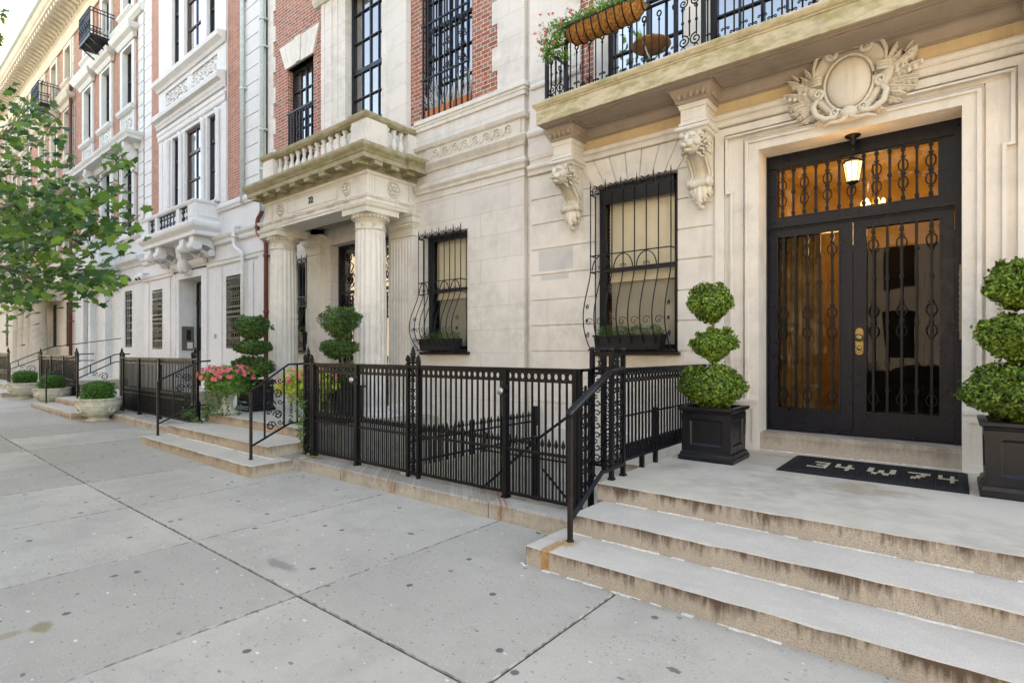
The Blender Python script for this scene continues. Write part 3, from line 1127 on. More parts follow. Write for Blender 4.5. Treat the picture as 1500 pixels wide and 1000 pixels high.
# return fence from the newel to the house
t = thing('return_fence', 'black iron fence running back from the newel to the house wall beside the square planter', 'fence', (-2.45, 5.7, 0.44), 'iron areaway fences')
xx = -2.45
mb = MB()
mb.box(xx - 0.024, xx + 0.024, 4.64, 6.88, 1.427, 1.445)
mb.box(xx - 0.012, xx + 0.012, 4.64, 6.88, 1.40, 1.427)
mb.build('top_rail', M['iron'], t)
mb = MB(); mb.box(xx - 0.014, xx + 0.014, 4.64, 6.88, 0.56, 0.585); mb.build('bottom_rail', M['iron'], t)
mb = MB(); mb.box(xx - 0.008, xx + 0.008, 4.64, 6.88, 0.98, 0.995); mb.box(xx - 0.02, xx + 0.02, 5.4, 5.44, 0.44, 1.02); mb.build('middle_rail', M['iron'], t)
mb = MB()
pl = P2((xx, 0, 0), (0, 1, 0))
nb = 29
p = (6.86 - 4.66) / nb
mb.box(xx - 0.01, xx + 0.01, 4.64, 6.88, 1.31, 1.325)
for i in range(nb):
    ring2(mb, pl, 4.66 + p * (i + 0.5), 1.363, p * 0.4, 0.007, 0.034, 10)
mb.build('ring_frieze', M['iron'], t)
mb = MB()
for i in range(nb + 1):
    b = 4.66 + p * i
    mb.box(xx - 0.008, xx + 0.008, b - 0.008, b + 0.008, 0.56, 1.32)
    q = b + p / 2
    mb.box(xx - 0.007, xx + 0.007, q - 0.007, q + 0.007, 0.56, 0.66)
    mb.tube([(xx, q, 0.655), (xx, q, 0.68), (xx, q, 0.73)], [0.008, 0.013, 0.001], 4)
for b in (5.1, 6.2):
    mb.box(xx - 0.02, xx + 0.02, b - 0.02, b + 0.02, 0.44, 0.57)
mb.build('pickets', M['iron'], t)

# divider fence with spear points on the areaway wall
t = thing('spear_fence', 'low iron fence with spear points on the mossy areaway wall seen through the front fence', 'fence', (-5.06, 5.5, 0.2), 'iron areaway fences')
mb = MB()
for i in range(34):
    b = 4.35 + 0.072 * i
    mb.box(-5.068, -5.052, b - 0.008, b + 0.008, 0.22, 0.60)
    mb.tube([(-5.06, b, 0.60), (-5.06, b, 0.625), (-5.06, b, 0.70)], [0.008, 0.017, 0.001], 4)
mb.build('pickets', M['iron'], t)
mb = MB()
mb.box(-5.075, -5.045, 4.3, 6.85, 0.27, 0.295); mb.box(-5.075, -5.045, 4.3, 6.85, 0.52, 0.545)
mb.box(-5.09, -5.03, 6.78, 6.86, 0.2, 0.76)
mb.build('rails', M['iron'], t)

# areaway stair handrail going down
t = thing('areaway_handrail', 'thin iron handrail slanting down to the basement behind the front fence', 'handrail', (-3.2, 4.9, 0.0))
mb = MB()
mb.tube([(-3.05, 4.9, 1.02), (-3.62, 4.9, 0.62), (-4.5, 4.9, -0.1)], 0.016, 6)
mb.box(-3.66, -3.60, 4.87, 4.93, -1.45, 0.66)
mb.tube([(-3.6, 5.0, 0.28), (-2.95, 5.0, -0.28)], 0.014, 5)
for k in range(3):
    curl(mb, P2((-3.2 + 0.14 * k, 5.0, 0), (1, 0, 0)), 0, -0.12 - 0.05 * k, 0.07, PI / 2, 1, 1.2, 0.01)
mb.build('rail', M['iron'], t)


# stair rails
def stair_rail(label, x, pts, foot, lower, scroll, thick=0.012, big=False, s=None, mats='ironr'):
    t = thing('stair_rail', label, 'handrail', (x, foot[0], foot[1]), 'iron stair rails on the stoops')
    mb = MB()
    P = [(x, a, b) for a, b in pts]
    if big:
        P = [(x, pts[0][0] + 0.004, pts[0][1] - 0.03)] + P
        mb.tube(P, [0.026] + [0.030] * len(pts), 8)
    else:
        mb.tube(P, thick * 1.2, 6)
        P2_ = [(q[0], q[1], q[2] - 0.0) for q in P]
    mb.build('handrail', M['iron'], t)
    mb = MB()
    mb.box(x - 0.016, x + 0.016, foot[0] - 0.016, foot[0] + 0.016, foot[1], pts[0][1] - 0.01)
    mb.lathe([(0.03, 0), (0.03, 0.008), (0.018, 0.014)], x, foot[0], 10, foot[1])
    mb.build('post', M['rusty'] if mats == 'ironr' else M['iron'], t)
    mb = MB()
    mb.tube([(x, a, b) for a, b in lower], thick, 4)
    mb.build('lower_rail', M['iron'], t)
    if scroll:
        ya, yb, za, zb_ = scroll
        mb = MB()
        for q in (ya, yb):
            f = (q - pts[0][0]) / max(1e-3, pts[1][0] - pts[0][0])
            zt_ = pts[0][1] + (pts[1][1] - pts[0][1]) * min(1, max(0, f))
            g = (q - lower[0][0]) / max(1e-3, lower[1][0] - lower[0][0])
            zl = lower[0][1] + (lower[1][1] - lower[0][1]) * min(1, max(0, g))
            mb.tube([(x, q, zl), (x, q, zt_)], 0.010, 4)
        pl = P2((x, ya, 0), (0, 1, 0))
        wd = yb - ya
        rr = wd * 0.24
        n = int((zb_ - za) / (rr * 2.05))
        for k in range(n):
            zc = za + rr + k * (zb_ - za - 2 * rr) / max(1, n - 1)
            sx = 1 if k % 2 else -1
            curl(mb, pl, wd * 0.5 + sx * rr * 0.75, zc, rr * 1.1, PI * (0.5 + 0.5 * sx), -sx, 1.4, 0.009)
            curl(mb, pl, wd * 0.5 - sx * rr * 1.2, zc + rr * 0.6, rr * 0.62, 0, sx, 1.1, 0.008)
            for m_ in range(5):
                aa = m_ * 1.25 + k
                mb.ball(pl(wd * 0.5 + sx * rr * 0.75 + rr * 0.55 * math.cos(aa), zc + rr * 0.55 * math.sin(aa)), 0.013, 6, 4)
        mb.build('scroll_panel', M['iron'], t)
    return t


stair_rail('stair rail with thick rounded handrail and rusty foot on the broad front stoop', -2.30,
           [(3.53, 1.125), (4.17, 1.42), (4.42, 1.44)], (3.55, 0.145), [(3.56, 0.31), (4.04, 0.59), (4.42, 0.60)], None, 0.013, True)
stair_rail('thin stair rail with a leafy scroll panel and rusty foot right of the portico steps', -7.40,
           [(3.53, 1.07), (4.07, 1.42), (4.5, 1.43)], (3.53, 0.145), [(3.55, 0.33), (4.09, 0.58), (4.5, 0.58)], (3.72, 4.0, 0.50, 1.22))
stair_rail('thin stair rail left of the portico steps beside the pink flowers', -10.80,
           [(3.53, 1.09), (4.2, 1.42), (4.4, 1.43)], (3.53, 0.145), [(3.55, 0.35), (4.15, 0.62), (4.4, 0.62)], (3.78, 4.1, 0.5, 1.2))
t = thing('guard_rail', 'short level iron rail joining the portico stair rail to the long fence', 'handrail', (-7.35, 4.4, 0.44))
mb = MB()
mb.tube([(-7.4, 4.5, 1.43), (-7.17, 4.25, 1.43)], 0.014, 6)
mb.box(-7.41, -7.39, 4.19, 4.21, 0.58, 1.42)
mb.tube([(-7.4, 4.5, 0.58), (-7.17, 4.3, 0.58)], 0.012, 4)
mb.build('rail', M['iron'], t)
stair_rail('double stair rail beside the large Greek key urn', -15.95,
           [(3.55, 1.08 + g30), (4.3, 1.46 + g30), (4.6, 1.47 + g30)], (3.55, 0.22), [(3.56, 0.9 + g30), (4.3, 1.28 + g30), (4.6, 1.28 + g30)], (3.8, 4.2, 0.7, 1.1), mats='x')
stair_rail('double stair rail between the two Greek key urns at left', -18.95,
           [(3.55, 1.08 + g30), (4.3, 1.46 + g30), (4.6, 1.47 + g30)], (3.55, 0.22), [(3.56, 0.9 + g30), (4.3, 1.28 + g30), (4.6, 1.28 + g30)], (3.75, 4.25, 0.6, 1.15), mats='x')
stair_rail('stair rail at the far left edge before the red stoop', -23.8,
           [(3.55, 1.08 + g28), (4.6, 1.62 + g28), (6.6, 1.95 + g28)], (3.55, 0.28), [(3.56, 0.9 + g28), (4.5, 1.32 + g28), (4.8, 1.32 + g28)], (3.75, 4.25, 0.6, 1.15), mats='x')

fence('iron_fence', 'black iron fence with dense backing between the pink flowers and the large urn', -15.35, -10.95, 4.25, 0.18, 1.445,
      [-12.9, -15.3, -14.1], [(-15.35, -15.15), (-11.2, -10.97)], back=True, zoff=0.03)
fence('iron_fence', 'black iron fence with finials behind the second Greek key urn', -23.5, -19.0, 4.25, 0.22, 1.445,
      [-20.5, -22.0], [(-19.2, -19.0), (-23.5, -23.28)], back=True, zoff=0.05)
fence('iron_fence', 'far black iron fence at the left edge of the row', -41.0, -28.6, 4.25, 0.3, 1.445,
      [-31, -34, -37], [(-28.9, -28.65), (-33.0, -32.7)], back=True, zoff=0.12)

# ------------------------------------------------------------------ houses
W = 6.90


def torus(z0, z1, o, k=6):
    r = (z1 - z0) / 2
    zc = (z0 + z1) / 2
    return [(-0.02, z0)] + [(o - r + r * math.cos(-PI / 2 + PI * i / k), zc + r * math.sin(-PI / 2 + PI * i / k)) for i in range(k + 1)] + [(-0.02, z1)]


def steps_prof(pts):
    return [(-0.02, pts[0][1])] + pts + [(-0.02, pts[-1][1])]


def house(label, x0, x1, group='stone and brick town houses in the row'):
    return thing('town_house', label, 'house', ((x0 + x1) / 2, W, 0), group)


def body(root, x0, x1, zt, mat, yf=W + 0.35, side='lime32p'):
    mb = MB()
    mb.add([(x0, yf, -1.6), (x0, 17, -1.6), (x0, 17, zt), (x0, yf, zt)], [(0, 1, 2, 3)])
    mb.add([(x1, yf, -1.6), (x1, 17, -1.6), (x1, 17, zt), (x1, yf, zt)], [(0, 1, 2, 3)])
    mb.add([(x0, 17, -1.6), (x1, 17, -1.6), (x1, 17, zt), (x0, 17, zt)], [(0, 1, 2, 3)])
    mb.add([(x0, yf - 0.4, zt), (x1, yf - 0.4, zt), (x1, 17, zt), (x0, 17, zt)], [(0, 1, 2, 3)])
    mb.add([(x0, yf, -1.6), (x0, W, -1.6), (x0, W, zt), (x0, yf, zt)], [(0, 1, 2, 3)], 1)
    mb.add([(x1, yf, -1.6), (x1, W, -1.6), (x1, W, zt), (x1, yf, zt)], [(0, 1, 2, 3)], 1)
    mb.build('rear_walls', [mat, M[side]], root, fixn=False)


def window(root, x0, x1, z0, z1, y, cols=1, rows=(0.5,), fw=0.07, mw=0.022, gm='glass', fm='winp', blind=None, casement=False, transom=None, kids=True, label=None):
    """frame with sub-parts glass and blind. rows = heights (0..1) of horizontal bars"""
    mb = MB()
    mb.box(x0, x0 + fw, y - 0.02, y + 0.05, z0, z1)
    mb.box(x1 - fw, x1, y - 0.02, y + 0.05, z0, z1)
    mb.box(x0 + fw, x1 - fw, y - 0.018, y + 0.05, z0, z0 + fw)
    mb.box(x0 + fw, x1 - fw, y - 0.018, y + 0.05, z1 - fw, z1)
    a, b, c, d = x0 + fw, x1 - fw, z0 + fw, z1 - fw
    for i in range(1, cols):
        q = a + (b - a) * i / cols
        m_ = mw * (1.9 if casement and i * 2 == cols else 1)
        mb.box(q - m_ / 2, q + m_ / 2, y + 0.0, y + 0.04, c, d)
    for f in rows:
        wdt = mw
        if isinstance(f, tuple):
            f, wdt = f
        q = c + (d - c) * f
        mb.box(a, b, y - 0.006, y + 0.042, q - wdt / 2, q + wdt / 2)
    o = mb.build('window', M[fm], root, label=label)
    if kids:
        mb = MB()
        mb.add([(a, y + 0.03, c), (b, y + 0.03, c), (b, y + 0.03, d), (a, y + 0.03, d)], [(0, 1, 2, 3)])
        mb.build('glass', M[gm], o)
        if blind:
            mb = MB()
            n = 24
            zb = c + (d - c) * blind[1]
            vs = []
            for i in range(n + 1):
                x = a + (b - a) * i / n
                yy = y + 0.11 + blind[2] * math.sin(i * 1.9) * 0.5
                vs += [(x, yy, zb), (x, yy, d + 0.05)]
            mb.add(vs, [(2 * i, 2 * i + 2, 2 * i + 3, 2 * i + 1) for i in range(n)], 0, True)
            mb.build('blind', M[blind[0]], o)
            if blind[1] > 0.3:
                mb = MB()
                mb.add([(a, y + 0.17, c), (b, y + 0.17, c), (b, y + 0.17, d + 0.03), (a, y + 0.17, d + 0.03)], [(0, 1, 2, 3)])
                mb.build('sheer_curtain', M['blindw'], o)
    return o


def back_box(mb, x0, x1, z0, z1, y0, y1):
    mb.add([(x0, y0, z0), (x1, y0, z0), (x1, y0, z1), (x0, y0, z1), (x0, y1, z0), (x1, y1, z0), (x1, y1, z1), (x0, y1, z1)],
           [(4, 5, 6, 7), (0, 4, 7, 3), (1, 5, 6, 2), (0, 1, 5, 4), (3, 2, 6, 7)])


def belly_grille(root, x0, x1, z0, z1, yw, bars, bow=0.20, crest=True, crestn=5):
    """wrought iron window cage: straight bars that swell into a pot belly at the foot"""
    y = yw - 0.15
    H = z1 - z0
    mb = MB()

    def off(z):
        t = (z - z0) / H
        if t > 0.50:
            return 0.0
        s_ = t / 0.50
        return -bow * (math.sin(PI * min(1, s_) ** 0.75) ** 1.3) * (1 if s_ < 1 else 0)
    zs = [z0 + H * k / 26 for k in range(14)] + [z1]
    for i in range(bars):
        x = x0 + (x1 - x0) * i / (bars - 1)
        mb.tube([(x, y + off(z), z) for z in zs], 0.0085, 5)
    for z in (z1, z0 + H * 0.605, z0 + H * 0.50):
        mb.box(x0 - 0.01, x1 + 0.01, y - 0.008, y + 0.008, z - 0.007, z + 0.007)
        for xx_ in (x0, x1):
            mb.box(xx_ - 0.007, xx_ + 0.007, y, yw, z - 0.007, z + 0.007)
    mb.box(x0 - 0.03, x1 + 0.03, y - 0.014, y + 0.014, z0 - 0.012, z0 + 0.012)
    for xx_ in (x0, x1):
        mb.box(xx_ - 0.01, xx_ + 0.01, y, yw, z0 - 0.01, z0 + 0.01)
        mb.tube([(xx_, yw - 0.01, z0), (xx_, yw - 0.01, z1)], 0.008, 5)
    for i in range(bars):
        x = x0 + (x1 - x0) * i / (bars - 1)
        mb.ball((x, y - 0.012, z0), 0.019, 6, 5)
    g = mb.build('window_grille', M['iron'], root)
    # scrolls
    mb = MB()
    pl = P2((0, y, 0), (1, 0, 0))
    sp = (x1 - x0) / (bars - 1)
    if crest:
        n = crestn
        s = (x1 - x0) / n
        for i in range(n + 1):
            x = x0 + s * i
            if i < n:
                for sx in (-1, 1):
                    curl(mb, pl, x + s / 2 + sx * s * 0.25, z1 + s * 0.27, s * 0.225, PI / 2, sx, 1.25, 0.008)
                    mb.tube([pl(x + s / 2 + sx * s * 0.44, z1 + s * 0.25), pl(x + s / 2 + sx * s * 0.3, z1 - 0.0), pl(x + s / 2, z1 - s * 0.05)], 0.006, 4)
            mb.tube([pl(x, z1), pl(x, z1 + 0.12 * min(1, s / 0.2)), pl(x, z1 + 0.19 * min(1, s / 0.2))], [0.009, 0.009, 0.001], 5)
    za, zb = z0 + H * 0.50, z0 + H * 0.605
    n = 3 if x1 - x0 > 1 else 2
    s = sp * 2
    k = int((bars - 1) / 2)
    for i in range(k):
        cx = x0 + sp + s * i + (0 if bars % 2 else sp * 0.0)
        arc2(mb, pl, cx, za, sp * 0.86, 0.1, PI - 0.1, 0.006, 4, ry=(zb - za) * 0.95)
        curl(mb, pl, cx - 0.028, za + 0.055, 0.026, 0, 1, 1.1, 0.005)
        curl(mb, pl, cx + 0.028, za + 0.055, 0.026, PI, -1, 1.1, 0.005)
        mb.tube([pl(cx, za), pl(cx, za + 0.115)], 0.006, 4)
    zz = z0 + H * 0.175
    yo = off(zz)
    pl3 = P2((0, y + yo + 0.01, 0), (1, 0, 0))
    for i in range(bars - 1):
        cx = x0 + sp * (i + 0.5)
        curl(mb, pl3, cx, zz, sp * 0.36, PI * 0.1, 1, 1.2, 0.005)
    # side scrolls
    for xx_ in (x0 - 0.005, x1 + 0.005):
        pls = P2((xx_, y, 0), (0, 1, 0))
        for (zc, r) in ((z0 + H * 0.28, 0.042), (z0 + H * 0.10, 0.05), (z0 + H * 0.19, 0.03)):
            curl(mb, pls, off(zc) * 0.45, zc, r, PI, 1, 1.4, 0.007)
    mb.build('scrollwork', M['iron'], g)
    return g


def window_box(label, x0, x1, y0, y1, z0, h, mounds, dens=900, cat='window box', seed=1):
    t = thing('window_box', label, cat, ((x0 + x1) / 2, (y0 + y1) / 2, z0), 'planted boxes on the sills')
    mb = MB()
    n = 4
    b = 0.02
    xb, xe = x0 + 0.02, x1 - 0.02
    mb.add([(xb, y0 + b, z0), (xe, y0 + b, z0), (xe, y1 - b, z0), (xb, y1 - b, z0), (x0, y0, z0 + h), (x1, y0, z0 + h), (x1, y1, z0 + h), (x0, y1, z0 + h)],
           [(0, 3, 2, 1), (0, 1, 5, 4), (1, 2, 6, 5), (2, 3, 7, 6), (3, 0, 4, 7)])
    mb.add([(x0, y0, z0 + h - 0.02), (x1, y0, z0 + h - 0.02), (x1, y1, z0 + h - 0.02), (x0, y1, z0 + h - 0.02)], [(0, 1, 2, 3)])
    mb.box(x0 - 0.01, x1 + 0.01, y0 - 0.012, y0 + 0.006, z0 + h - 0.025, z0 + h)
    mb.build('trough', M['planter'], t)
    L = LeafCloud(seed)
    for i in range(mounds):
        cx = x0 + (x1 - x0) * (i + 0.5) / mounds
        L.blob((cx, (y0 + y1) / 2, z0 + h + 0.03), ((x1 - x0) / mounds * 0.52, (y1 - y0) * 0.5, 0.115), dens // mounds, 0.020)
    L.build('foliage', M['boxdark'], t)
    return t


# ------------------------------------------------------------------ foliage
class LeafCloud:
    def __init__(s, seed=0):
        s.g = np.random.default_rng(seed)
        s.P = []
        s.N = []
        s.S = []

    def blob(s, c, r, n, size, inner=0.55, lump=0.10, droop=0.0, upness=0.0, cone=0.0):
        g = s.g
        d = g.normal(size=(n, 3))
        d /= np.linalg.norm(d, axis=1)[:, None]
        ph = g.uniform(0, 6, 6)
        k = 1 + lump * (np.sin(d[:, 0] * 5 + ph[0]) + np.sin(d[:, 1] * 6 + ph[1]) + np.sin(d[:, 2] * 5 + ph[2])) / 1.5 + lump * 0.6 * np.sin(d[:, 0] * 11 + ph[3]) * np.sin(d[:, 2] * 12 + ph[4])
        rad = inner + (1 - inner) * g.uniform(0, 1, n) ** 0.55
        rad = rad + (g.uniform(0, 1, n) < 0.05) * g.uniform(0.02, 0.12, n)
        p = d * (rad * k)[:, None] * np.array(r)
        tp = 1 - cone * np.clip(-p[:, 2] / r[2], 0, 1)
        p[:, 0] *= tp
        p[:, 1] *= tp
        p = p + np.array(c)
        s.P.append(p)
        nn = d + g.normal(size=(n, 3)) * 0.65
        nn[:, 2] += upness
        nn /= np.linalg.norm(nn, axis=1)[:, None]
        s.N.append(nn)
        s.S.append(size * g.uniform(0.65, 1.3, n))

    def pts(s, p, n_, size):
        s.P.append(np.array(p)); s.N.append(np.array(n_)); s.S.append(np.array(size))

    def build(s, name, mat, parent, shape=None, curl_=0.25, label=None, kind=None):
        P = np.concatenate(s.P); N = np.concatenate(s.N); S = np.concatenate(s.S)
        n = len(P)
        if shape is None:
            shape = [(0, -0.5, 0), (0.32, 0, 1), (0, 0.55, 0), (-0.32, 0, 1)]
        sh = np.array(shape, float)
        k = len(sh)
        a = s.g.normal(size=(n, 3))
        T = a - N * np.sum(a * N, axis=1)[:, None]
        T /= np.linalg.norm(T, axis=1)[:, None] + 1e-9
        B = np.cross(N, T)
        V = P[:, None, :] + (T[:, None, :] * sh[None, :, 0:1] + B[:, None, :] * sh[None, :, 1:2] + N[:, None, :] * (sh[None, :, 2:3] * -curl_ * 0.3)) * S[:, None, None]
        off = WL[parent.name]
        V = V.reshape(-1, 3) - np.array([off.x, off.y, off.z])
        me = bpy.data.meshes.new(name)
        me.vertices.add(n * k)
        me.vertices.foreach_set('co', V.ravel())
        me.loops.add(n * k)
        me.loops.foreach_set('vertex_index', np.arange(n * k))
        me.polygons.add(n)
        me.polygons.foreach_set('loop_start', np.arange(n) * k)
        me.polygons.foreach_set('loop_total', np.full(n, k))
        me.materials.append(mat)
        me.update(calc_edges=True)
        me.validate()
        o = bpy.data.objects.new(name, me)
        col.objects.link(o)
        o.parent = parent
        WL[o.name] = off
        if label:
            o['label'] = label
        if kind:
            o['kind'] = kind
        return o


# ================================================================== the pale stone house with the lit double doors
h34 = house('warm limestone house with lion brackets, mossy balcony and lit black double doors', -5.23, 3.2)
gro = []
DX = -0.88                                    # door axis
for (a, b) in ((-5.19, -4.05), (-2.81, -2.36)):
    for k in range(-6, 7):
        z = 1.61 + 0.394 * k
        if z < 4.1:
            gro.append((a, b, z - 0.009, z + 0.009, W + 0.022, 0))
up = [(-5.23, 3.2, 4.70, 16, W, 0),
      (-4.30, 3.2, 5.2, 16, W + 0.02, 1),
      (-4.05, -3.93, 5.1, 7.9, W - 0.03, 0), (-2.72, -2.45, 5.1, 7.9, W - 0.03, 0), (-1.2, -0.85, 5.1, 7.9, W - 0.03, 0),
      (-3.93, -2.72, 5.1, 7.7, W + 0.25, None), (-2.45, -1.2, 5.1, 7.7, W + 0.25, None), (-0.85, 0.4, 5.1, 7.7, W + 0.25, None)]
pan = [(-5.05, -4.42, 2.84, 3.17, W, 3), (-5.0, -4.5, 2.70, 2.78, W, 3)]
sur = []
for sgn in (0,):
    L_, R_ = -2.19, 2 * DX + 2.19
    sur += [(L_, R_, 3.52, 4.22, W - 0.05, 0), (L_ + 0.06, R_ - 0.06, 0.44, 3.52, W - 0.05, 0),
            (L_ + 0.03, R_ - 0.03, 3.55, 4.19, W - 0.020, 0), (L_ + 0.09, R_ - 0.09, 0.44, 3.55, W - 0.020, 0),
            (-1.985, 2 * DX + 1.985, 0.44, 4.15, W + 0.005, 0),
            (-1.955, 2 * DX + 1.955, 0.44, 4.115, W - 0.065, 0), (-1.92, 2 * DX + 1.92, 0.44, 4.08, W - 0.040, 0),
            (-2.04, -1.81, 0.44, 1.0, W - 0.075, 0), (0.05, 0.28, 0.44, 1.0, W - 0.075, 0),
            (-2.0, -1.87, 0.52, 0.92, W - 0.055, 0), (0.11, 0.24, 0.52, 0.92, W - 0.055, 0),
            (-2.05, -1.81, 1.0, 1.04, W - 0.09, 0), (0.05, 0.29, 1.0, 1.04, W - 0.09, 0),
            (-1.81, 0.05, 0.44, 3.985, W + 0.42, None)]
outer = [(-2.32, -2.21, 0.44, 4.33, W - 0.035, 0), (0.45, 0.56, 0.44, 4.33, W - 0.035, 0), (-2.32, 0.56, 4.245, 4.33, W - 0.035, 0),
         (0.56, 0.95, 0.44, 3.9, W - 0.03, 0), (0.60, 0.91, 0.6, 3.8, W - 0.015, 0), (1.1, 2.2, 1.6, 3.97, W + 0.2, None)]
win = [(-4.05, -2.81, 1.60, 3.97, W + 0.16, None)]
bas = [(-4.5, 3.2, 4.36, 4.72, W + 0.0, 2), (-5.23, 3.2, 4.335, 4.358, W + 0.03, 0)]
ledge = [(-5.15, -2.55, 0.06, 0.46, W - 0.08, 0)]
mb = MB()
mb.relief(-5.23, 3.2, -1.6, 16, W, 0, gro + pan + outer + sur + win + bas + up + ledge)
mb.build('wall', [M['lime34'], M['brick32'], M['lime34glow'], M['patch']], h34, fixn=False)
body(h34, -5.23, 3.2, 16, M['brick32'], W + 0.45)
# flat arch stones over the window
n = 7
for i in range(n):
    mb = MB()
    a0 = -4.05 + 1.24 * i / n + 0.006; a1 = -4.05 + 1.24 * (i + 1) / n - 0.006
    c_ = -3.43
    t0 = c_ + (a0 - c_) * 1.42; t1 = c_ + (a1 - c_) * 1.42
    pr = 0.014 + (0.012 if i == n // 2 else 0)
    mb.ext([(a0, 3.975), (a1, 3.975), (t1, 4.345), (t0, 4.345)], lambda p, q, a: (p, a, q), W - pr, W + 0.15)
    mb.build('arch_stone', M['lime34'], h34)
# mouldings
mb = MB()
mb.mould([(-5.23, W), (0.62, W), (3.2, W)], torus(4.43, 4.52, 0.075))
mb.mould([(-5.23, W), (3.2, W)], steps_prof([(0.02, 4.36), (0.035, 4.375), (0.035, 4.40), (0.05, 4.43)]))
mb.build('torus_moulding', M['lime34'], h34)
mb = MB()
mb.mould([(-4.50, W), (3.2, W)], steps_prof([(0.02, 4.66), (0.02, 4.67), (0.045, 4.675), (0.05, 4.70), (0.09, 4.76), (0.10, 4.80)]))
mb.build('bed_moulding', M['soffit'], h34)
mb = MB()
mb.mould([(-5.23, W), (-4.4, W)], torus(4.93, 5.08, 0.085))
mb.mould([(-5.23, W), (-4.4, W)], steps_prof([(0.015, 4.60), (0.03, 4.66), (0.03, 4.86), (0.05, 4.93)]))
mb.cut()
mb.mould([(-5.19, W), (-4.3, W)], steps_prof([(0.02, 5.70), (0.035, 5.72), (0.035, 5.76), (0.02, 5.79), (0.03, 5.84)]))
mb.split('string_course', M['lime34'], h34)
mb = MB()   # beads that follow the eared door surround
for (pr, L_, zt_, ear) in ((0.05, -2.175, 4.205, 1), (0.03, -1.965, 4.125, 0)):
    R2 = 2 * DX - L_
    mb.box(L_ + 0.002, R2 - 0.002, W - 0.035 - pr, W - 0.02, zt_ - 0.016, zt_ + 0.002)
mb.build('architrave_bead', M['lime34'], h34)

# balcony slab
SY, SX = 6.24, -4.61
mb = MB()
prof = [(-0.03, 4.80), (-0.0, 4.80), (-0.0, 5.00), (0.012, 5.003), (0.012, 5.02), (0.03, 5.03), (0.05, 5.06), (0.055, 5.075), (0.045, 5.10), (0.03, 5.105), (-0.62, 5.105)]
mb.mould([(SX, W + 0.1), (SX, SY), (3.2, SY)], prof)
mb.build('balcony_slab', M['mossy'], h34)
mb = MB()
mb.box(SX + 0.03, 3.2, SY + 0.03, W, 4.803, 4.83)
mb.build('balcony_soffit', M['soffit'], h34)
mb = MB()
mb.mould([(SX + 0.06, W), (SX + 0.06, SY + 0.06), (3.2, SY + 0.06)], [(-0.02, 4.805), (-0.02, 4.79), (-0.05, 4.79), (-0.05, 4.805)])
for (a, b) in ((-4.20, -2.68), (-2.28, 3.2)):
    for d_, h_ in ((0.0, 0.018), (0.035, 0.010)):
        z_ = 4.80
        x0_, x1_, y0_, y1_ = a + 0.06 + d_, b - 0.06 - d_, SY + 0.13 + d_, W - 0.14 - d_
        mb.box(x0_, x1_, y0_, y0_ + 0.02, z_ - h_, z_ + 0.002)
        mb.box(x0_, x1_, y1_ - 0.02, y1_, z_ - h_, z_ + 0.002)
        mb.box(x0_, x0_ + 0.02, y0_ + 0.02, y1_ - 0.02, z_ - h_, z_ + 0.002)
        mb.box(x1_ - 0.02, x1_, y0_ + 0.02, y1_ - 0.02, z_ - h_, z_ + 0.002)
mb.build('soffit_moulding', M['soffit'], h34)

# ---- lion bracket
def lion_bracket():
    t = bpy.data.objects.new('lion_bracket', None)
    return t


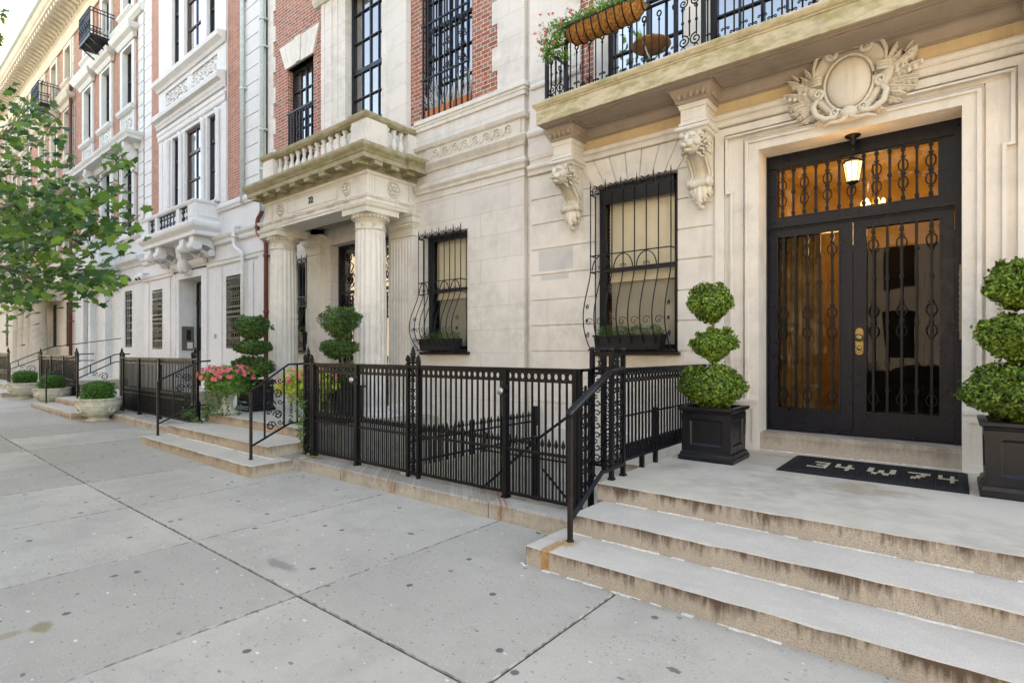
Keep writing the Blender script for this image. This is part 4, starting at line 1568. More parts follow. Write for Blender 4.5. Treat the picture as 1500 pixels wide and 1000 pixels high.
def bracket(root, xc):
    hw = 0.155
    yf = 6.56
    mb = MB()
    # neck block with sunk panel, moulded cap
    x0, x1 = xc - hw, xc + hw
    mb.box(x0, x1, yf, W + 0.02, 4.36, 4.62)
    mb.mould([(x0, W), (x0, yf), (x1, yf), (x1, W)], [(-0.02, 4.36), (0.02, 4.37), (0.02, 4.40), (-0.001, 4.41)])
    mb.mould([(x0, W), (x0, yf), (x1, yf), (x1, W)], [(-0.02, 4.56), (0.012, 4.565), (0.02, 4.60), (0.03, 4.62), (-0.02, 4.625)])
    mb.box(x0 + 0.04, x1 - 0.04, yf - 0.006, yf, 4.43, 4.55)
    mb.box(x1, x1 + 0.006, yf + 0.05, W - 0.04, 4.43, 4.55)
    b = mb.build('bracket', M['lime34'], root)
    # egg and dart capital
    mb = MB()
    mb.mould([(x0, W), (x0, yf), (x1, yf), (x1, W)], [(-0.02, 4.62), (0.03, 4.63), (0.055, 4.68), (0.10, 4.76), (0.11, 4.80), (-0.02, 4.80)])
    for i in range(5):
        x = x0 - 0.03 + (2 * hw + 0.06) * (i + 0.5) / 5
        mb.ball((x, yf - 0.075, 4.71), (0.026, 0.03, 0.05), 8, 6)
        mb.ball((x + 0.037, yf - 0.062, 4.70), (0.007, 0.02, 0.055), 5, 4)
    for i in range(5):
        y = yf + 0.33 * (i + 0.5) / 5
        for sx, xs in ((1, x1), (-1, x0)):
            mb.ball((xs + sx * 0.07, y, 4.71), (0.03, 0.026, 0.05), 8, 6)
    mb.build('egg_moulding', M['soffit'], b)
    # torus collar
    mb = MB()
    mb.mould([(x0, W), (x0, yf), (x1, yf), (x1, W)], [(-0.02, 4.26), (0.01, 4.27), (0.02, 4.29)] + [(0.022 + 0.036 * math.cos(-PI / 2 + PI * i / 6), 4.325 + 0.03 * math.sin(-PI / 2 + PI * i / 6)) for i in range(7)] + [(-0.02, 4.36)], smooth=False)
    mb.build('collar', M['lime34'], b)
    # console: S curve in side view
    w_ = 0.115
    cp = []
    for i in range(22):
        u = i / 21
        z = 4.28 - 0.62 * u
        if u < 0.35:
            d_ = 0.30 * (1 - 0.1 * (u / 0.35))
        elif u < 0.8:
            q = (u - 0.35) / 0.45
            d_ = 0.27 - 0.20 * (0.5 - 0.5 * math.cos(PI * q))
        else:
            q = (u - 0.8) / 0.2
            d_ = 0.07 + 0.09 * math.sin(PI * q * 0.75)
        cp.append((d_, z))
    mb = MB()
    prof_ = [(W - d_, z) for d_, z in cp] + [(W + 0.02, cp[-1][1]), (W + 0.02, cp[0][1])]
    mb.ext(prof_, lambda p, q, a: (a, p, q), xc - w_, xc + w_, 0, True)
    for sx in (-1, 1):
        mb.ext([(p + 0.03 if p < W else p, q) for p, q in prof_], lambda p, q, a: (a, p, q), xc + sx * (w_ + 0.012) - 0.012, xc + sx * (w_ + 0.012) + 0.012, 0, True)
        # edge ribs
        mb.tube([(xc + sx * (w_ - 0.012), W - d_ - 0.006, z) for d_, z in cp], 0.014, 6)
        mb.tube([(xc + sx * (w_ - 0.045), W - d_ - 0.001, z) for d_, z in cp], 0.008, 6)
        # side volute behind the head
        pls = P2((xc + sx * (w_ + 0.03), W, 0), (0, -1, 0))
        mb.tube([pls(0.15 + a, 4.12 + b2) for a, b2 in spiral(0.115, 2.0, PI * 0.5, -1, 26, 0.1)], [0.016 - 0.008 * i / 26 for i in range(27)], 6)
        mb.ball(pls(0.15, 4.12), 0.022, 8, 6)
    # lower roll
    zc = 3.70
    mb.tube([(xc - w_ - 0.035, W - 0.115, zc), (xc - w_ - 0.03, W - 0.115, zc), (xc - w_ + 0.03, W - 0.115, zc), (xc, W - 0.115, zc), (xc + w_ - 0.03, W - 0.115, zc), (xc + w_ + 0.03, W - 0.115, zc), (xc + w_ + 0.035, W - 0.115, zc)],
            [0.03, 0.062, 0.05, 0.056, 0.05, 0.062, 0.03], 14)
    for sx in (-1, 1):
        pls = P2((xc + sx * (w_ + 0.036), W - 0.115, zc), (0, -1, 0))
        mb.tube([pls(a, b2) for a, b2 in spiral(0.05, 1.6, PI / 2, -1, 16, 0.1)], 0.007, 5)
    mb.build('console', M['carve'], b)
    # leaf drop
    mb = MB()
    for (a, l, zt_, yo) in ((0, 0.27, 3.66, 0.10), (-0.5, 0.21, 3.67, 0.08), (0.5, 0.21, 3.67, 0.08), (-1.0, 0.15, 3.68, 0.05), (1.0, 0.15, 3.68, 0.05)):
        pts = []
        rs = []
        for i in range(9):
            u = i / 8
            pts.append((xc + a * 0.085 * (1 - 0.25 * u) + a * 0.05 * u, W - yo - 0.03 * math.sin(PI * u), zt_ - l * u))
            rs.append(0.034 * math.sin(PI * (0.15 + 0.85 * u) ** 0.8) + 0.008 + 0.006 * (i % 2))
        mb.tube(pts, rs, 8)
        for i in range(3):
            q = pts[2 + 2 * i]
            mb.ball((q[0] + (0.03 if a >= 0 else -0.03), q[1] - 0.01, q[2]), (0.022, 0.016, 0.018), 6, 5)
            mb.ball((q[0] - (0.03 if a >= 0 else -0.03), q[1] - 0.01, q[2]), (0.020, 0.016, 0.018), 6, 5)
    mb.box(xc - 0.09, xc + 0.09, W - 0.05, W + 0.01, 3.48, 3.70)
    mb.ball((xc, W - 0.07, 3.405), (0.045, 0.04, 0.03), 8, 6)
    mb.build('leaf_drop', M['carve'], b)
    # lion head
    mb = MB()
    hy, hz = 6.50, 4.115
    q0_ = len(mb.v)
    mb.ball((xc, hy + 0.02, hz + 0.01), (0.095, 0.10, 0.112), 16, 12)
    mb.ball((xc, hy - 0.075, hz - 0.035), (0.055, 0.055, 0.042), 12, 8)        # muzzle
    mb.ball((xc - 0.026, hy - 0.105, hz - 0.048), (0.032, 0.030, 0.028), 10, 8)
    mb.ball((xc + 0.026, hy - 0.105, hz - 0.048), (0.032, 0.030, 0.028), 10, 8)
    mb.ball((xc, hy - 0.125, hz - 0.022), (0.024, 0.020, 0.016), 8, 6)         # nose
    mb.tube([(xc, hy - 0.075, hz + 0.06), (xc, hy - 0.108, hz + 0.02), (xc, hy - 0.125, hz - 0.012)], [0.026, 0.022, 0.018], 8)
    mb.ball((xc, hy - 0.075, hz - 0.098), (0.038, 0.036, 0.020), 10, 6)        # jaw
    for sx in (-1, 1):
        mb.ball((xc + sx * 0.045, hy - 0.068, hz + 0.048), (0.034, 0.022, 0.016), 8, 6)    # brow
        mb.ball((xc + sx * 0.044, hy - 0.072, hz + 0.022), (0.014, 0.012, 0.010), 8, 6)    # eye
        mb.ball((xc + sx * 0.066, hy - 0.03, hz - 0.01), (0.035, 0.04, 0.04), 8, 6)        # cheek
        mb.ball((xc + sx * 0.088, hy - 0.01, hz + 0.085), (0.026, 0.014, 0.030), 8, 6)     # ear
    mb.v[q0_:] = [(xc + (p[0] - xc) * 1.22, hy + (p[1] - hy) * 1.25 - 0.015, hz + (p[2] - hz) * 1.18) for p in mb.v[q0_:]]
    rr = random.Random(int(xc * 10))
    for ring in range(4):
        n = 13
        for i in range(n):
            a = -0.35 * PI + 1.7 * PI * (i + 0.5 * (ring % 2)) / n
            rad = 0.108 + ring * 0.012
            yo = hy + 0.035 + ring * 0.035
            ca, sa = math.cos(a), math.sin(a)
            L_ = rr.uniform(0.03, 0.05)
            tw = rr.uniform(-0.4, 0.4)
            p0 = (xc + ca * rad, yo, hz + sa * rad * 1.1)
            p1 = (xc + math.cos(a + tw * 0.3) * (rad + L_ * 0.5), yo - 0.018, hz + math.sin(a + tw * 0.3) * (rad + L_ * 0.5) * 1.1 - 0.004)
            p2 = (xc + math.cos(a + tw * 0.7) * (rad + L_), yo + 0.012, hz + math.sin(a + tw * 0.7) * (rad + L_) * 1.1 - 0.014)
            mb.tube([p0, p1, p2], [0.013, 0.017, 0.005], 6)
    mb.build('lion_head', M['carve'], b)


for xc in (-4.385, -2.48, 0.72, 2.62):
    bracket(h34, xc)

# ---- cartouche over the door
mb = MB()
cz = 4.47
yc = W - 0.10
def ell(rx, rz, y, n=40, cz_=cz, top=0.0):
    return [(DX + rx * math.cos(2 * PI * i / n), y, cz_ + rz * math.sin(2 * PI * i / n)) for i in range(n)]
# shield outline body
sh = []
for i in range(48):
    a = 2 * PI * i / 48
    rx = 0.355 + 0.02 * math.cos(2 * a) + (0.02 if abs(math.sin(a)) < 0.3 else 0)
    rz = 0.42 + (0.05 * math.sin(a) if math.sin(a) > 0 else -0.0)
    if math.sin(a) < -0.5:
        rx *= 0.93
    sh.append((DX + rx * math.cos(a) * (1.0 if math.sin(a) > -0.2 else 0.92), cz + 0.02 + rz * math.sin(a)))
vs = [(p, W - 0.02, q) for p, q in sh] + [(p, W - 0.12, q) for p, q in sh] + [(DX + (p - DX) * 0.90, W - 0.155, cz + (q - cz) * 0.91) for p, q in sh] + [(DX + (p - DX) * 0.72, W - 0.105, cz + (q - cz) * 0.76) for p, q in sh]
fs = []
for k in range(3):
    for i in range(48):
        j = (i + 1) % 48
        fs.append((k * 48 + i, k * 48 + j, (k + 1) * 48 + j, (k + 1) * 48 + i))
fs.append(tuple(range(144, 192)))
mb.add(vs, fs, 0, True)
car = mb.build('cartouche', M['carve'], h34)
mb = MB()
rings = [(0.200, 0.265, W - 0.10), (0.200, 0.265, W - 0.15), (0.165, 0.225, W - 0.185), (0.09, 0.12, W - 0.205), (0.01, 0.01, W - 0.21)]
vs = []
for rx, rz, y in rings:
    vs += [(p[0], p[1], p[2]) for p in ell(rx, rz, y, 40, cz - 0.02)]
fs = [(k * 40 + i, k * 40 + (i + 1) % 40, (k + 1) * 40 + (i + 1) % 40, (k + 1) * 40 + i) for k in range(4) for i in range(40)]
fs.append(tuple(range(160, 200)))
mb.add(vs, fs, 0, True)
for rx, rz, y, th in ((0.225, 0.290, W - 0.145, 0.016),):
    e_ = ell(rx, rz, y, 40, cz - 0.02)
    mb.tube(e_ + [e_[0], e_[1]], th, 6)
mb.build('oval_boss', M['carve'], car)
mb = MB()
pl = P2((DX, W - 0.15, cz), (1, 0, 0))
for sx in (-1, 1):
    # top horns, side rolls, bottom C scrolls
    mb.tube([pl(sx * (0.150 + a), 0.315 + b2) for a, b2 in spiral(0.062, 1.6, PI * 0.5, -1, 20, 0.12)], [0.026 - 0.012 * i / 20 for i in range(21)], 8)
    mb.tube([pl(sx * 0.325, 0.12), pl(sx * 0.332, 0.22), pl(sx * 0.305, 0.31), pl(sx * 0.25, 0.375), pl(sx * 0.19, 0.40), pl(sx * 0.15, 0.377)], [0.012, 0.018, 0.022, 0.024, 0.025, 0.024], 8)
    mb.tube([pl(sx * 0.15, 0.37), pl(sx * 0.08, 0.345), pl(0, 0.36)], [0.024, 0.03, 0.034], 8)
    for k in range(3):
        mb.tube([(DX + sx * 0.25, W - 0.17, cz + 0.10 - k * 0.032), (DX + sx * 0.36, W - 0.15, cz + 0.10 - k * 0.032)], 0.018, 6)
    mb.tube([pl(sx * (0.285 + 0.0) + sx * a, -0.07 + b2) for a, b2 in spiral(0.055, 1.5, -PI / 2, -1, 16, 0.1)], [0.022 - 0.010 * i / 16 for i in range(17)], 7)
    mb.tube([pl(sx * 0.285, -0.125), pl(sx * 0.335, -0.19), pl(sx * 0.31, -0.29), pl(sx * 0.22, -0.355), pl(sx * 0.13, -0.355), pl(sx * 0.09, -0.31)], [0.02, 0.03, 0.032, 0.032, 0.028, 0.016], 8)
    mb.tube([pl(sx * (0.125 + a * 1), -0.30 + b2) for a, b2 in spiral(0.05, 1.4, -PI / 2, 1, 14, 0.1)], [0.018 - 0.008 * i / 14 for i in range(15)], 6)
    # crest above
    mb.tube([pl(sx * (0.085 + a), 0.52 + b2) for a, b2 in spiral(0.052, 1.5, PI * 1.5, 1, 14, 0.1)], 0.013, 6)
    mb.tube([pl(sx * 0.02, 0.45), pl(sx * 0.05, 0.49), pl(sx * 0.03, 0.55), pl(sx * 0.09, 0.575)], [0.02, 0.022, 0.018, 0.015], 6)
    # ribbon tails at the foot
    mb.tube([pl(0, -0.36), pl(sx * 0.08, -0.41), pl(sx * 0.17, -0.40), pl(sx * 0.25, -0.44)], [0.03, 0.022, 0.018, 0.010], 6)
mb.ball(pl(0, 0.44), (0.05, 0.03, 0.045), 10, 8)
mb.ball(pl(0, 0.53), (0.045, 0.03, 0.05), 10, 8)
mb.ball(pl(0, -0.33), (0.085, 0.04, 0.06), 12, 8)
mb.build('scroll_frame', M['carve'], car)
# oak leaf sprays
mb = MB()
rr = random.Random(5)
def oak_leaf(mb, bx, bz, ang, L_, y0, lift):
    n = 19
    top, bot = [], []
    for i in range(n):
        u = i / (n - 1)
        lob = 0.45 + 0.55 * abs(math.sin(u * PI * 4.2))
        wd = L_ * 0.21 * math.sin(PI * min(1, u * 0.92 + 0.08)) ** 0.6 * lob
        y = y0 - lift * math.sin(PI * u * 0.8)
        cx_, cz__ = bx + math.cos(ang) * L_ * u, bz + math.sin(ang) * L_ * u
        nx_, nz_ = -math.sin(ang), math.cos(ang)
        top.append((cx_ + nx_ * wd, y + 0.018 + 0.012 * math.sin(i * 2), cz__ + nz_ * wd))
        bot.append((cx_ - nx_ * wd, y + 0.018 - 0.012 * math.sin(i * 2), cz__ - nz_ * wd))
    mid_ = [(bx + math.cos(ang) * L_ * i / (n - 1), y0 - lift * math.sin(PI * i / (n - 1) * 0.8) - 0.022, bz + math.sin(ang) * L_ * i / (n - 1)) for i in range(n)]
    back = [(p[0], y0 + 0.06, p[2]) for p in top], [(p[0], y0 + 0.06, p[2]) for p in bot]
    vs = top + mid_ + bot + back[0] + back[1]
    fs = []
    for i in range(n - 1):
        fs += [(i, i + 1, n + i + 1, n + i), (n + i, n + i + 1, 2 * n + i + 1, 2 * n + i), (i, 3 * n + i, 3 * n + i + 1, i + 1), (2 * n + i, 2 * n + i + 1, 4 * n + i + 1, 4 * n + i)]
    mb.add(vs, fs, 0, True)
    mb.tube(mid_, 0.007, 5)
for sx in (-1, 1):
    mb.cut()
    for (bx, bz, an, L_, yo) in ((0.30, 0.02, 0.75, 0.30, 0.07), (0.33, 0.0, 0.45, 0.36, 0.09), (0.34, -0.03, 0.12, 0.34, 0.08), (0.30, -0.08, -0.05, 0.38, 0.05),
                                 (0.30, -0.13, -0.28, 0.36, 0.08), (0.26, -0.2, -0.5, 0.30, 0.06), (0.50, 0.10, 0.5, 0.17, 0.11), (0.50, -0.02, 0.2, 0.18, 0.12), (0.44, -0.14, -0.1, 0.22, 0.11),
                                 (0.52, 0.16, 0.8, 0.12, 0.09), (0.36, 0.12, 1.0, 0.2, 0.1), (0.36, -0.2, -0.45, 0.22, 0.1), (0.20, -0.30, -0.55, 0.2, 0.08)):
        a = an if sx > 0 else PI - an
        oak_leaf(mb, DX + sx * bx * 0.93, cz + bz, a, L_ * 0.84, W - yo, 0.035)
    for k in range(5):
        mb.ball((DX + sx * (0.42 + 0.05 * k), W - 0.13, cz - 0.02 + 0.03 * math.sin(k * 2)), (0.022, 0.02, 0.03), 7, 5)
mb.split('oak_spray', M['carve'], car)

# ---- double doors
YD = 7.27
mb = MB()
mb.box(-1.86, -1.785, YD - 0.06, YD + 0.10, 0.645, 3.985)
mb.box(-0.005, 0.10, YD - 0.06, YD + 0.10, 0.645, 3.985)
mb.box(-1.785, -0.005, YD - 0.05, YD + 0.10, 3.83, 3.985)
mb.box(-1.785, -0.005, YD - 0.045, YD + 0.10, 3.08, 3.21)
mb.box(-1.785, -0.005, YD - 0.075, YD - 0.045, 3.10, 3.135)
mb.box(-1.785, -1.69, YD - 0.03, YD + 0.08, 3.21, 3.83)
mb.box(-0.14, -0.005, YD - 0.03, YD + 0.08, 3.21, 3.83)
for z_ in (3.215, 3.81):
    mb.box(-1.69, -0.14, YD - 0.042, YD, z_, z_ + 0.016)
fr_ = mb.build('door_frame', M['doorp'], h34)
mb = MB()
mb.add([(-1.69, YD + 0.03, 3.21), (-0.14, YD + 0.03, 3.21), (-0.14, YD + 0.03, 3.83), (-1.69, YD + 0.03, 3.83)], [(0, 1, 2, 3)])
mb.build('transom_glass', M['glasst'], fr_)


def lyre(mb, x, y, z, rx=0.040, rz=0.062, th=0.0075):
    pl = P2((x, y, z), (1, 0, 0))
    for sx in (-1, 1):
        pts = []
        for i in range(13):
            u = i / 12
            a = -PI / 2 + PI * u
            pts.append(pl(sx * rx * math.cos(a) * (1.0 if u < 0.6 else 1.0), rz * math.sin(a) * 0.92))
        pts += [pl(sx * 0.006, rz * 1.02), pl(sx * 0.012, rz * 1.22), pl(sx * 0.024, rz * 1.35)]
        pts = [pl(sx * 0.020, -rz * 1.28), pl(sx * 0.010, -rz * 1.14)] + pts
        mb.tube(pts, th, 5)


def bar(mb, x, y, z0, z1, collars):
    mb.box(x - 0.0115, x + 0.0115, y - 0.0115, y + 0.0115, z0, z1)
    for c in collars:
        mb.box(x - 0.020, x + 0.020, y - 0.020, y + 0.020, c - 0.014, c + 0.014)
        mb.box(x - 0.016, x + 0.016, y - 0.016, y + 0.016, c - 0.022, c + 0.022)


mb = MB()
yb = YD - 0.035
for i in range(13):
    x = -1.69 + 1.55 * (i + 0.5) / 13
    if i % 2 == 0:
        bar(mb, x, yb, 3.21, 3.83, (3.52, 3.78, 3.26))
        lyre(mb, x, yb, 3.61, 0.042, 0.07)
        lyre(mb, x, yb, 3.42, 0.042, 0.07)
    else:
        bar(mb, x, yb, 3.21, 3.83, (3.78, 3.52, 3.26))
mb.build('transom_grille', M['iron'], fr_)


def leaf(x0, x1, g0, g1, label):
    zt_, zb_ = 3.08, 0.655
    mb = MB()
    y0_, y1_ = YD - 0.03, YD + 0.04
    G0, G1 = 0.93, 2.985
    mb.box(x0, g0, y0_, y1_, zb_, zt_)
    mb.box(g1, x1, y0_, y1_, zb_, zt_)
    mb.box(g0, g1, y0_, y1_, zb_, G0)
    mb.box(g0, g1, y0_, y1_, G1, zt_)
    for (a, b, c, d) in ((g0 - 0.02, g1 + 0.02, G0 - 0.02, G0), (g0 - 0.02, g1 + 0.02, G1, G1 + 0.02), (g0 - 0.02, g0, G0, G1), (g1, g1 + 0.02, G0, G1)):
        mb.box(a, b, y0_ - 0.012, y0_ + 0.01, c, d)
    mb.box(x0 + 0.004, x1 - 0.004, y0_ - 0.018, y0_, zb_ + 0.0, zb_ + 0.022)
    o = mb.build('door_leaf', M['doorp'], h34, label=label)
    mb = MB()
    mb.add([(g0, YD + 0.02, G0), (g1, YD + 0.02, G0), (g1, YD + 0.02, G1), (g0, YD + 0.02, G1)], [(0, 1, 2, 3)])
    mb.build('glass', M['glassdoor'], o)
    mb = MB()
    H_ = G1 - G0
    for i in range(5):
        x = g0 + (g1 - g0) * (i + 0.5) / 5
        yy = yb - 0.005
        if i % 2 == 0:
            bar(mb, x, yy, G0, G1, (G0 + H_ * 0.97, G0 + H_ * 0.72, G0 + H_ * 0.49, G0 + H_ * 0.26))
            for zz in (0.90, 0.545, 0.435, 0.075):
                lyre(mb, x, yy, G0 + H_ * zz, 0.045, 0.068)
        else:
            bar(mb, x, yy, G0, G1, (G0 + H_ * 0.87, G0 + H_ * 0.72, G0 + H_ * 0.49, G0 + H_ * 0.26, G0 + H_ * 0.12))
    mb.build('door_grille', M['iron'], o)
    return o


leaf(-1.782, -0.903, -1.68, -1.04, 'left leaf, ochre drape behind its glass')
dr = leaf(-0.897, -0.008, -0.77, -0.13, 'right leaf with brass knob and lock')
mb = MB()
mb.box(-0.875, -0.800, YD - 0.040, YD - 0.030, 1.60, 1.83)
for z_ in (1.83, 1.60):
    mb.tube([(-0.8375, YD - 0.0401, z_), (-0.8375, YD - 0.030, z_)], 0.0375, 14)
q0 = len(mb.v)
mb.lathe([(0.016, 0), (0.014, 0.022), (0.034, 0.035), (0.040, 0.052), (0.030, 0.068), (0.008, 0.074)], 0, 0, 16)
mb.v[q0:] = [(-0.8375 + a, YD - 0.04 - c, 1.755 + b2) for a, b2, c in mb.v[q0:]]
q0 = len(mb.v)
mb.lathe([(0.026, 0), (0.026, 0.012), (0.015, 0.018), (0.006, 0.02)], 0, 0, 14)
mb.v[q0:] = [(-0.8375 + a, YD - 0.04 - c, 1.640 + b2) for a, b2, c in mb.v[q0:]]
mb.build('knob_and_lock', M['brass'], dr)
mb = MB()
mb.box(0.03, 0.048, W + 0.02, W + 0.05, 1.72, 2.45)
for k in range(10):
    mb.box(0.026, 0.032, W + 0.022, W + 0.048, 1.80 + 0.06 * k, 1.835 + 0.06 * k)
mb.build('door_bell_plate', M['bronze'], h34)
# vestibule
mb = MB()
back_box(mb, -1.80, 0.06, 0.645, 4.0, YD + 0.09, 9.4)
ves = mb.build('vestibule', M['amber'], h34)
mb = MB()
mb.box(-1.0, -0.05, 9.2, 9.3, 0.65, 3.05)
mb.box(-1.12, -0.02, 7.42, 9.35, 0.64, 0.66)
mb.box(-0.02, 0.05, 7.5, 9.3, 0.66, 2.9)
mb.box(-0.98, -0.3, 8.4, 8.5, 0.66, 2.6)
mb.build('inner_door', M['darkin'], ves)
mb = MB()
n = 40
vs = []
for i in range(n + 1):
    x = -1.79 + 0.50 * i / n
    y = 7.46 + 0.022 * math.sin(i * 1.3) + 0.01 * math.sin(i * 2.9)
    vs += [(x, y, 0.75), (x, y + 0.01, 3.05)]
mb.add(vs, [(2 * i, 2 * i + 2, 2 * i + 3, 2 * i + 1) for i in range(n)], 0, True)
mb.build('drape', M['drape'], ves)
ch = thing('chandelier', 'small lit chandelier glowing inside the hall behind the transom grille', 'chandelier', (-0.82, 8.35, 3.7))
mb = MB()
for k in range(6):
    a = 2 * PI * k / 6
    x, y = -0.82 + 0.11 * math.cos(a), 8.35 + 0.11 * math.sin(a)
    mb.tube([(x, y, 3.40), (x, y, 3.52), (x, y, 3.55)], [0.022, 0.022, 0.006], 8)
mb.build('candle_bulb', M['candle'], ch)
mb = MB()
mb.tube([(-0.82, 8.35, 3.3), (-0.82, 8.35, 4.0)], 0.01, 6)
for k in range(6):
    a = 2 * PI * k / 6
    mb.tube([(-0.82, 8.35, 3.36), (-0.82 + 0.07 * math.cos(a), 8.35 + 0.07 * math.sin(a), 3.32), (-0.82 + 0.11 * math.cos(a), 8.35 + 0.11 * math.sin(a), 3.40)], 0.008, 5)
mb.build('arm_frame', M['brass'], ch)
def lamp(name, loc, e, c, r=0.05):
    d_ = bpy.data.lights.new(name, 'POINT')
    d_.energy = e
    d_.color = c
    d_.shadow_soft_size = r
    o = bpy.data.objects.new(name, d_)
    col.objects.link(o)
    o.location = loc
    return o
lamp('chandelier_light', (-0.82, 8.35, 3.15), 1.7, (1.0, 0.70, 0.38), 0.15)
lamp('chandelier_glow', (-1.2, 7.75, 2.9), 0.9, (1.0, 0.62, 0.25), 0.1)

# ---- lantern
lt = thing('hanging_lantern', 'small lit hanging lantern with frosted panes on a chain above the double doors', 'lantern', (DX, 7.06, 3.985))
lx, ly = DX, 7.06
mb = MB()
mb.lathe([(0.075, 0.0), (0.078, -0.012), (0.06, -0.028), (0.03, -0.036), (0.034, -0.07), (0.024, -0.10), (0.008, -0.12)], lx, ly, 20, 3.985)
mb.build('canopy', M['iron'], lt)
mb = MB()
for k in range(4):
    z = 3.845 - 0.030 * k
    ax = (1, 0, 0) if k % 2 else (0, 1, 0)
    ring2(mb, P2((lx, ly, 0), ax), 0, z, 0.011, 0.0035, 0.020, 10)
mb.build('chain', M['iron'], lt)
mb = MB()
mb.lathe([(0.012, 3.745), (0.02, 3.735), (0.10, 3.70), (0.108, 3.688), (0.10, 3.68)], lx, ly, 8, 0, smooth=False)
mb.lathe([(0.062, 3.475), (0.066, 3.465), (0.035, 3.445), (0.012, 3.43), (0.016, 3.415), (0.004, 3.395)], lx, ly, 8, 0, smooth=False)
for k in range(8):
    a = 2 * PI * k / 8
    mb.tube([(lx + 0.061 * math.cos(a), ly + 0.061 * math.sin(a), 3.47), (lx + 0.096 * math.cos(a), ly + 0.096 * math.sin(a), 3.685)], 0.0045, 4)
mb.build('lantern_frame', M['iron'], lt)
mb = MB()
mb.lathe([(0.056, 3.475), (0.088, 3.68)], lx, ly, 8, 0, smooth=False)
mb.build('glass_shade', M['lampglass'], lt)
lamp('lantern_light', (lx, ly - 0.14, 3.56), 0.9, (1.0, 0.62, 0.28), 0.09)

# ---- window of the lit-door house with cage
window(h34, -4.05, -2.81, 1.60, 3.97, W + 0.16, 1, ((0.495, 0.06),), 0.10, gm='glasst', blind=('blind', 0.42, 0.006), label='window with a half drawn cream blind')
mb = MB()
mb.box(-4.09, -2.77, W - 0.06, W + 0.14, 1.555, 1.60)
mb.build('window_sill', M['winp'], h34)
mb = MB()
mb.box(-3.95, -2.9, W + 0.09, W + 0.14, 3.72, 3.97)  # dark strip standing in for the shade below the window head
mb.build('head_shade', M['winp'], h34)
belly_grille(h34, -4.03, -2.84, 1.625, 3.82, W, 8, 0.20, True, 5)
window_box('long black window box with clipped boxwood behind the larger cage near the lit doors', -3.93, -2.95, 6.66, 6.88, 1.63, 0.20, 4, 2600, seed=3)
# upper french windows
for (a, b) in ((-3.93, -2.72), (-2.45, -1.2), (-0.85, 0.4)):
    window(h34, a, b, 5.12, 7.7, W + 0.2, 4, (0.28, 0.52, (0.76, 0.05)), 0.08, casement=True, gm='glass', blind=None)
window(h34, 1.1, 2.2, 1.60, 3.97, W + 0.16, 1, ((0.5, 0.05),), 0.09, gm='glassd')

# ---- balcony railing
mb = MB()
ry = SY + 0.09
rx = SX + 0.12
zt_ = 5.86
zb_ = 5.115
mb.box(rx, 3.2, ry - 0.02, ry + 0.02, zt_ - 0.02, zt_)
mb.box(rx - 0.02, rx + 0.02, ry, W, zt_ - 0.02, zt_)
mb.box(rx, 3.2, ry - 0.012, ry + 0.012, zb_ + 0.03, zb_ + 0.05)
mb.box(rx - 0.012, rx + 0.012, ry, W, zb_ + 0.03, zb_ + 0.05)
for a in (rx, -4.17, -2.60, -2.27, -0.7, -0.37, 1.2, 1.53, 2.9):
    mb.box(a - 0.022, a + 0.022, ry - 0.022, ry + 0.022, zb_, zt_ + 0.03)
rail_ = mb.build('balcony_railing', M['iron'], h34)
mb = MB()
pl = P2((0, ry, 0), (1, 0, 0))
for (a, b) in ((rx, -4.17), (-2.60, -2.27), (-0.7, -0.37), (1.2, 1.53)):
    mb.cut()
    wd = b - a
    c_ = (a + b) / 2
    for zc, r in ((zb_ + 0.15, 0.075), (zt_ - 0.14, 0.06)):
        for sx in (-1, 1):
            curl(mb, pl, c_ + sx * wd * 0.22, zc, r, PI / 2, sx, 1.6, 0.009)
            curl(mb, pl, c_ + sx * wd * 0.22, zc - r * 1.15, r * 0.5, -PI / 2, sx, 1.2, 0.007)
    for k in range(3):
        x = a + wd * (k + 1) / 4
        mb.tube([pl(x, zb_ + 0.2), pl(x, zt_ - 0.2)], 0.009, 5)
        mb.ball(pl(x, (zb_ + zt_) / 2), 0.02, 6, 5)
mb.split('scroll_panel', M['iron'], rail_)
mb = MB()
def rbars(fn, a, b, skip):
    n = int(abs(b - a) / 0.098)
    for i in range(n + 1):
        x = a + (b - a) * i / n
        if any(s0 - 0.01 < x < s1 + 0.01 for s0, s1 in skip):
            continue
        P = fn(x)
        mb.tube([P(0, zb_ + 0.05), P(0, zt_ - 0.16)], 0.0095, 5)
        curl(mb, P, -0.032, zb_ + (0.075 if i % 2 else 0.13), 0.020, 0, 1, 1.2, 0.006)
        curl(mb, P, 0.032, zb_ + (0.075 if i % 2 else 0.13), 0.020, PI, -1, 1.2, 0.006)
        if i % 2 == 0:
            ring2(mb, P, 0, zt_ - 0.13, 0.026, 0.007, 0.034, 10)
            mb.ball(P(0, zt_ - 0.20), 0.018, 6, 5)
        else:
            mb.tube([P(0, zt_ - 0.16), P(0, zt_ - 0.02)], 0.0095, 5)
rbars(lambda x: P2((x, ry, 0), (1, 0, 0)), rx + 0.1, 3.2, ((rx, -4.17), (-2.60, -2.27), (-0.7, -0.37), (1.2, 1.53)))
mb.cut()
rbars(lambda y: P2((rx, y, 0), (0, 1, 0)), ry + 0.1, W - 0.02, ())
mb.split('railing_bars', M['iron'], rail_)

# ================================================================== the brick house with the columned portico (no 32)
h32 = house('red brick house with a balustraded two-column portico and a wave-scroll band', -13.57, -5.34)
X0, X1 = -13.57, -5.34
rec = []
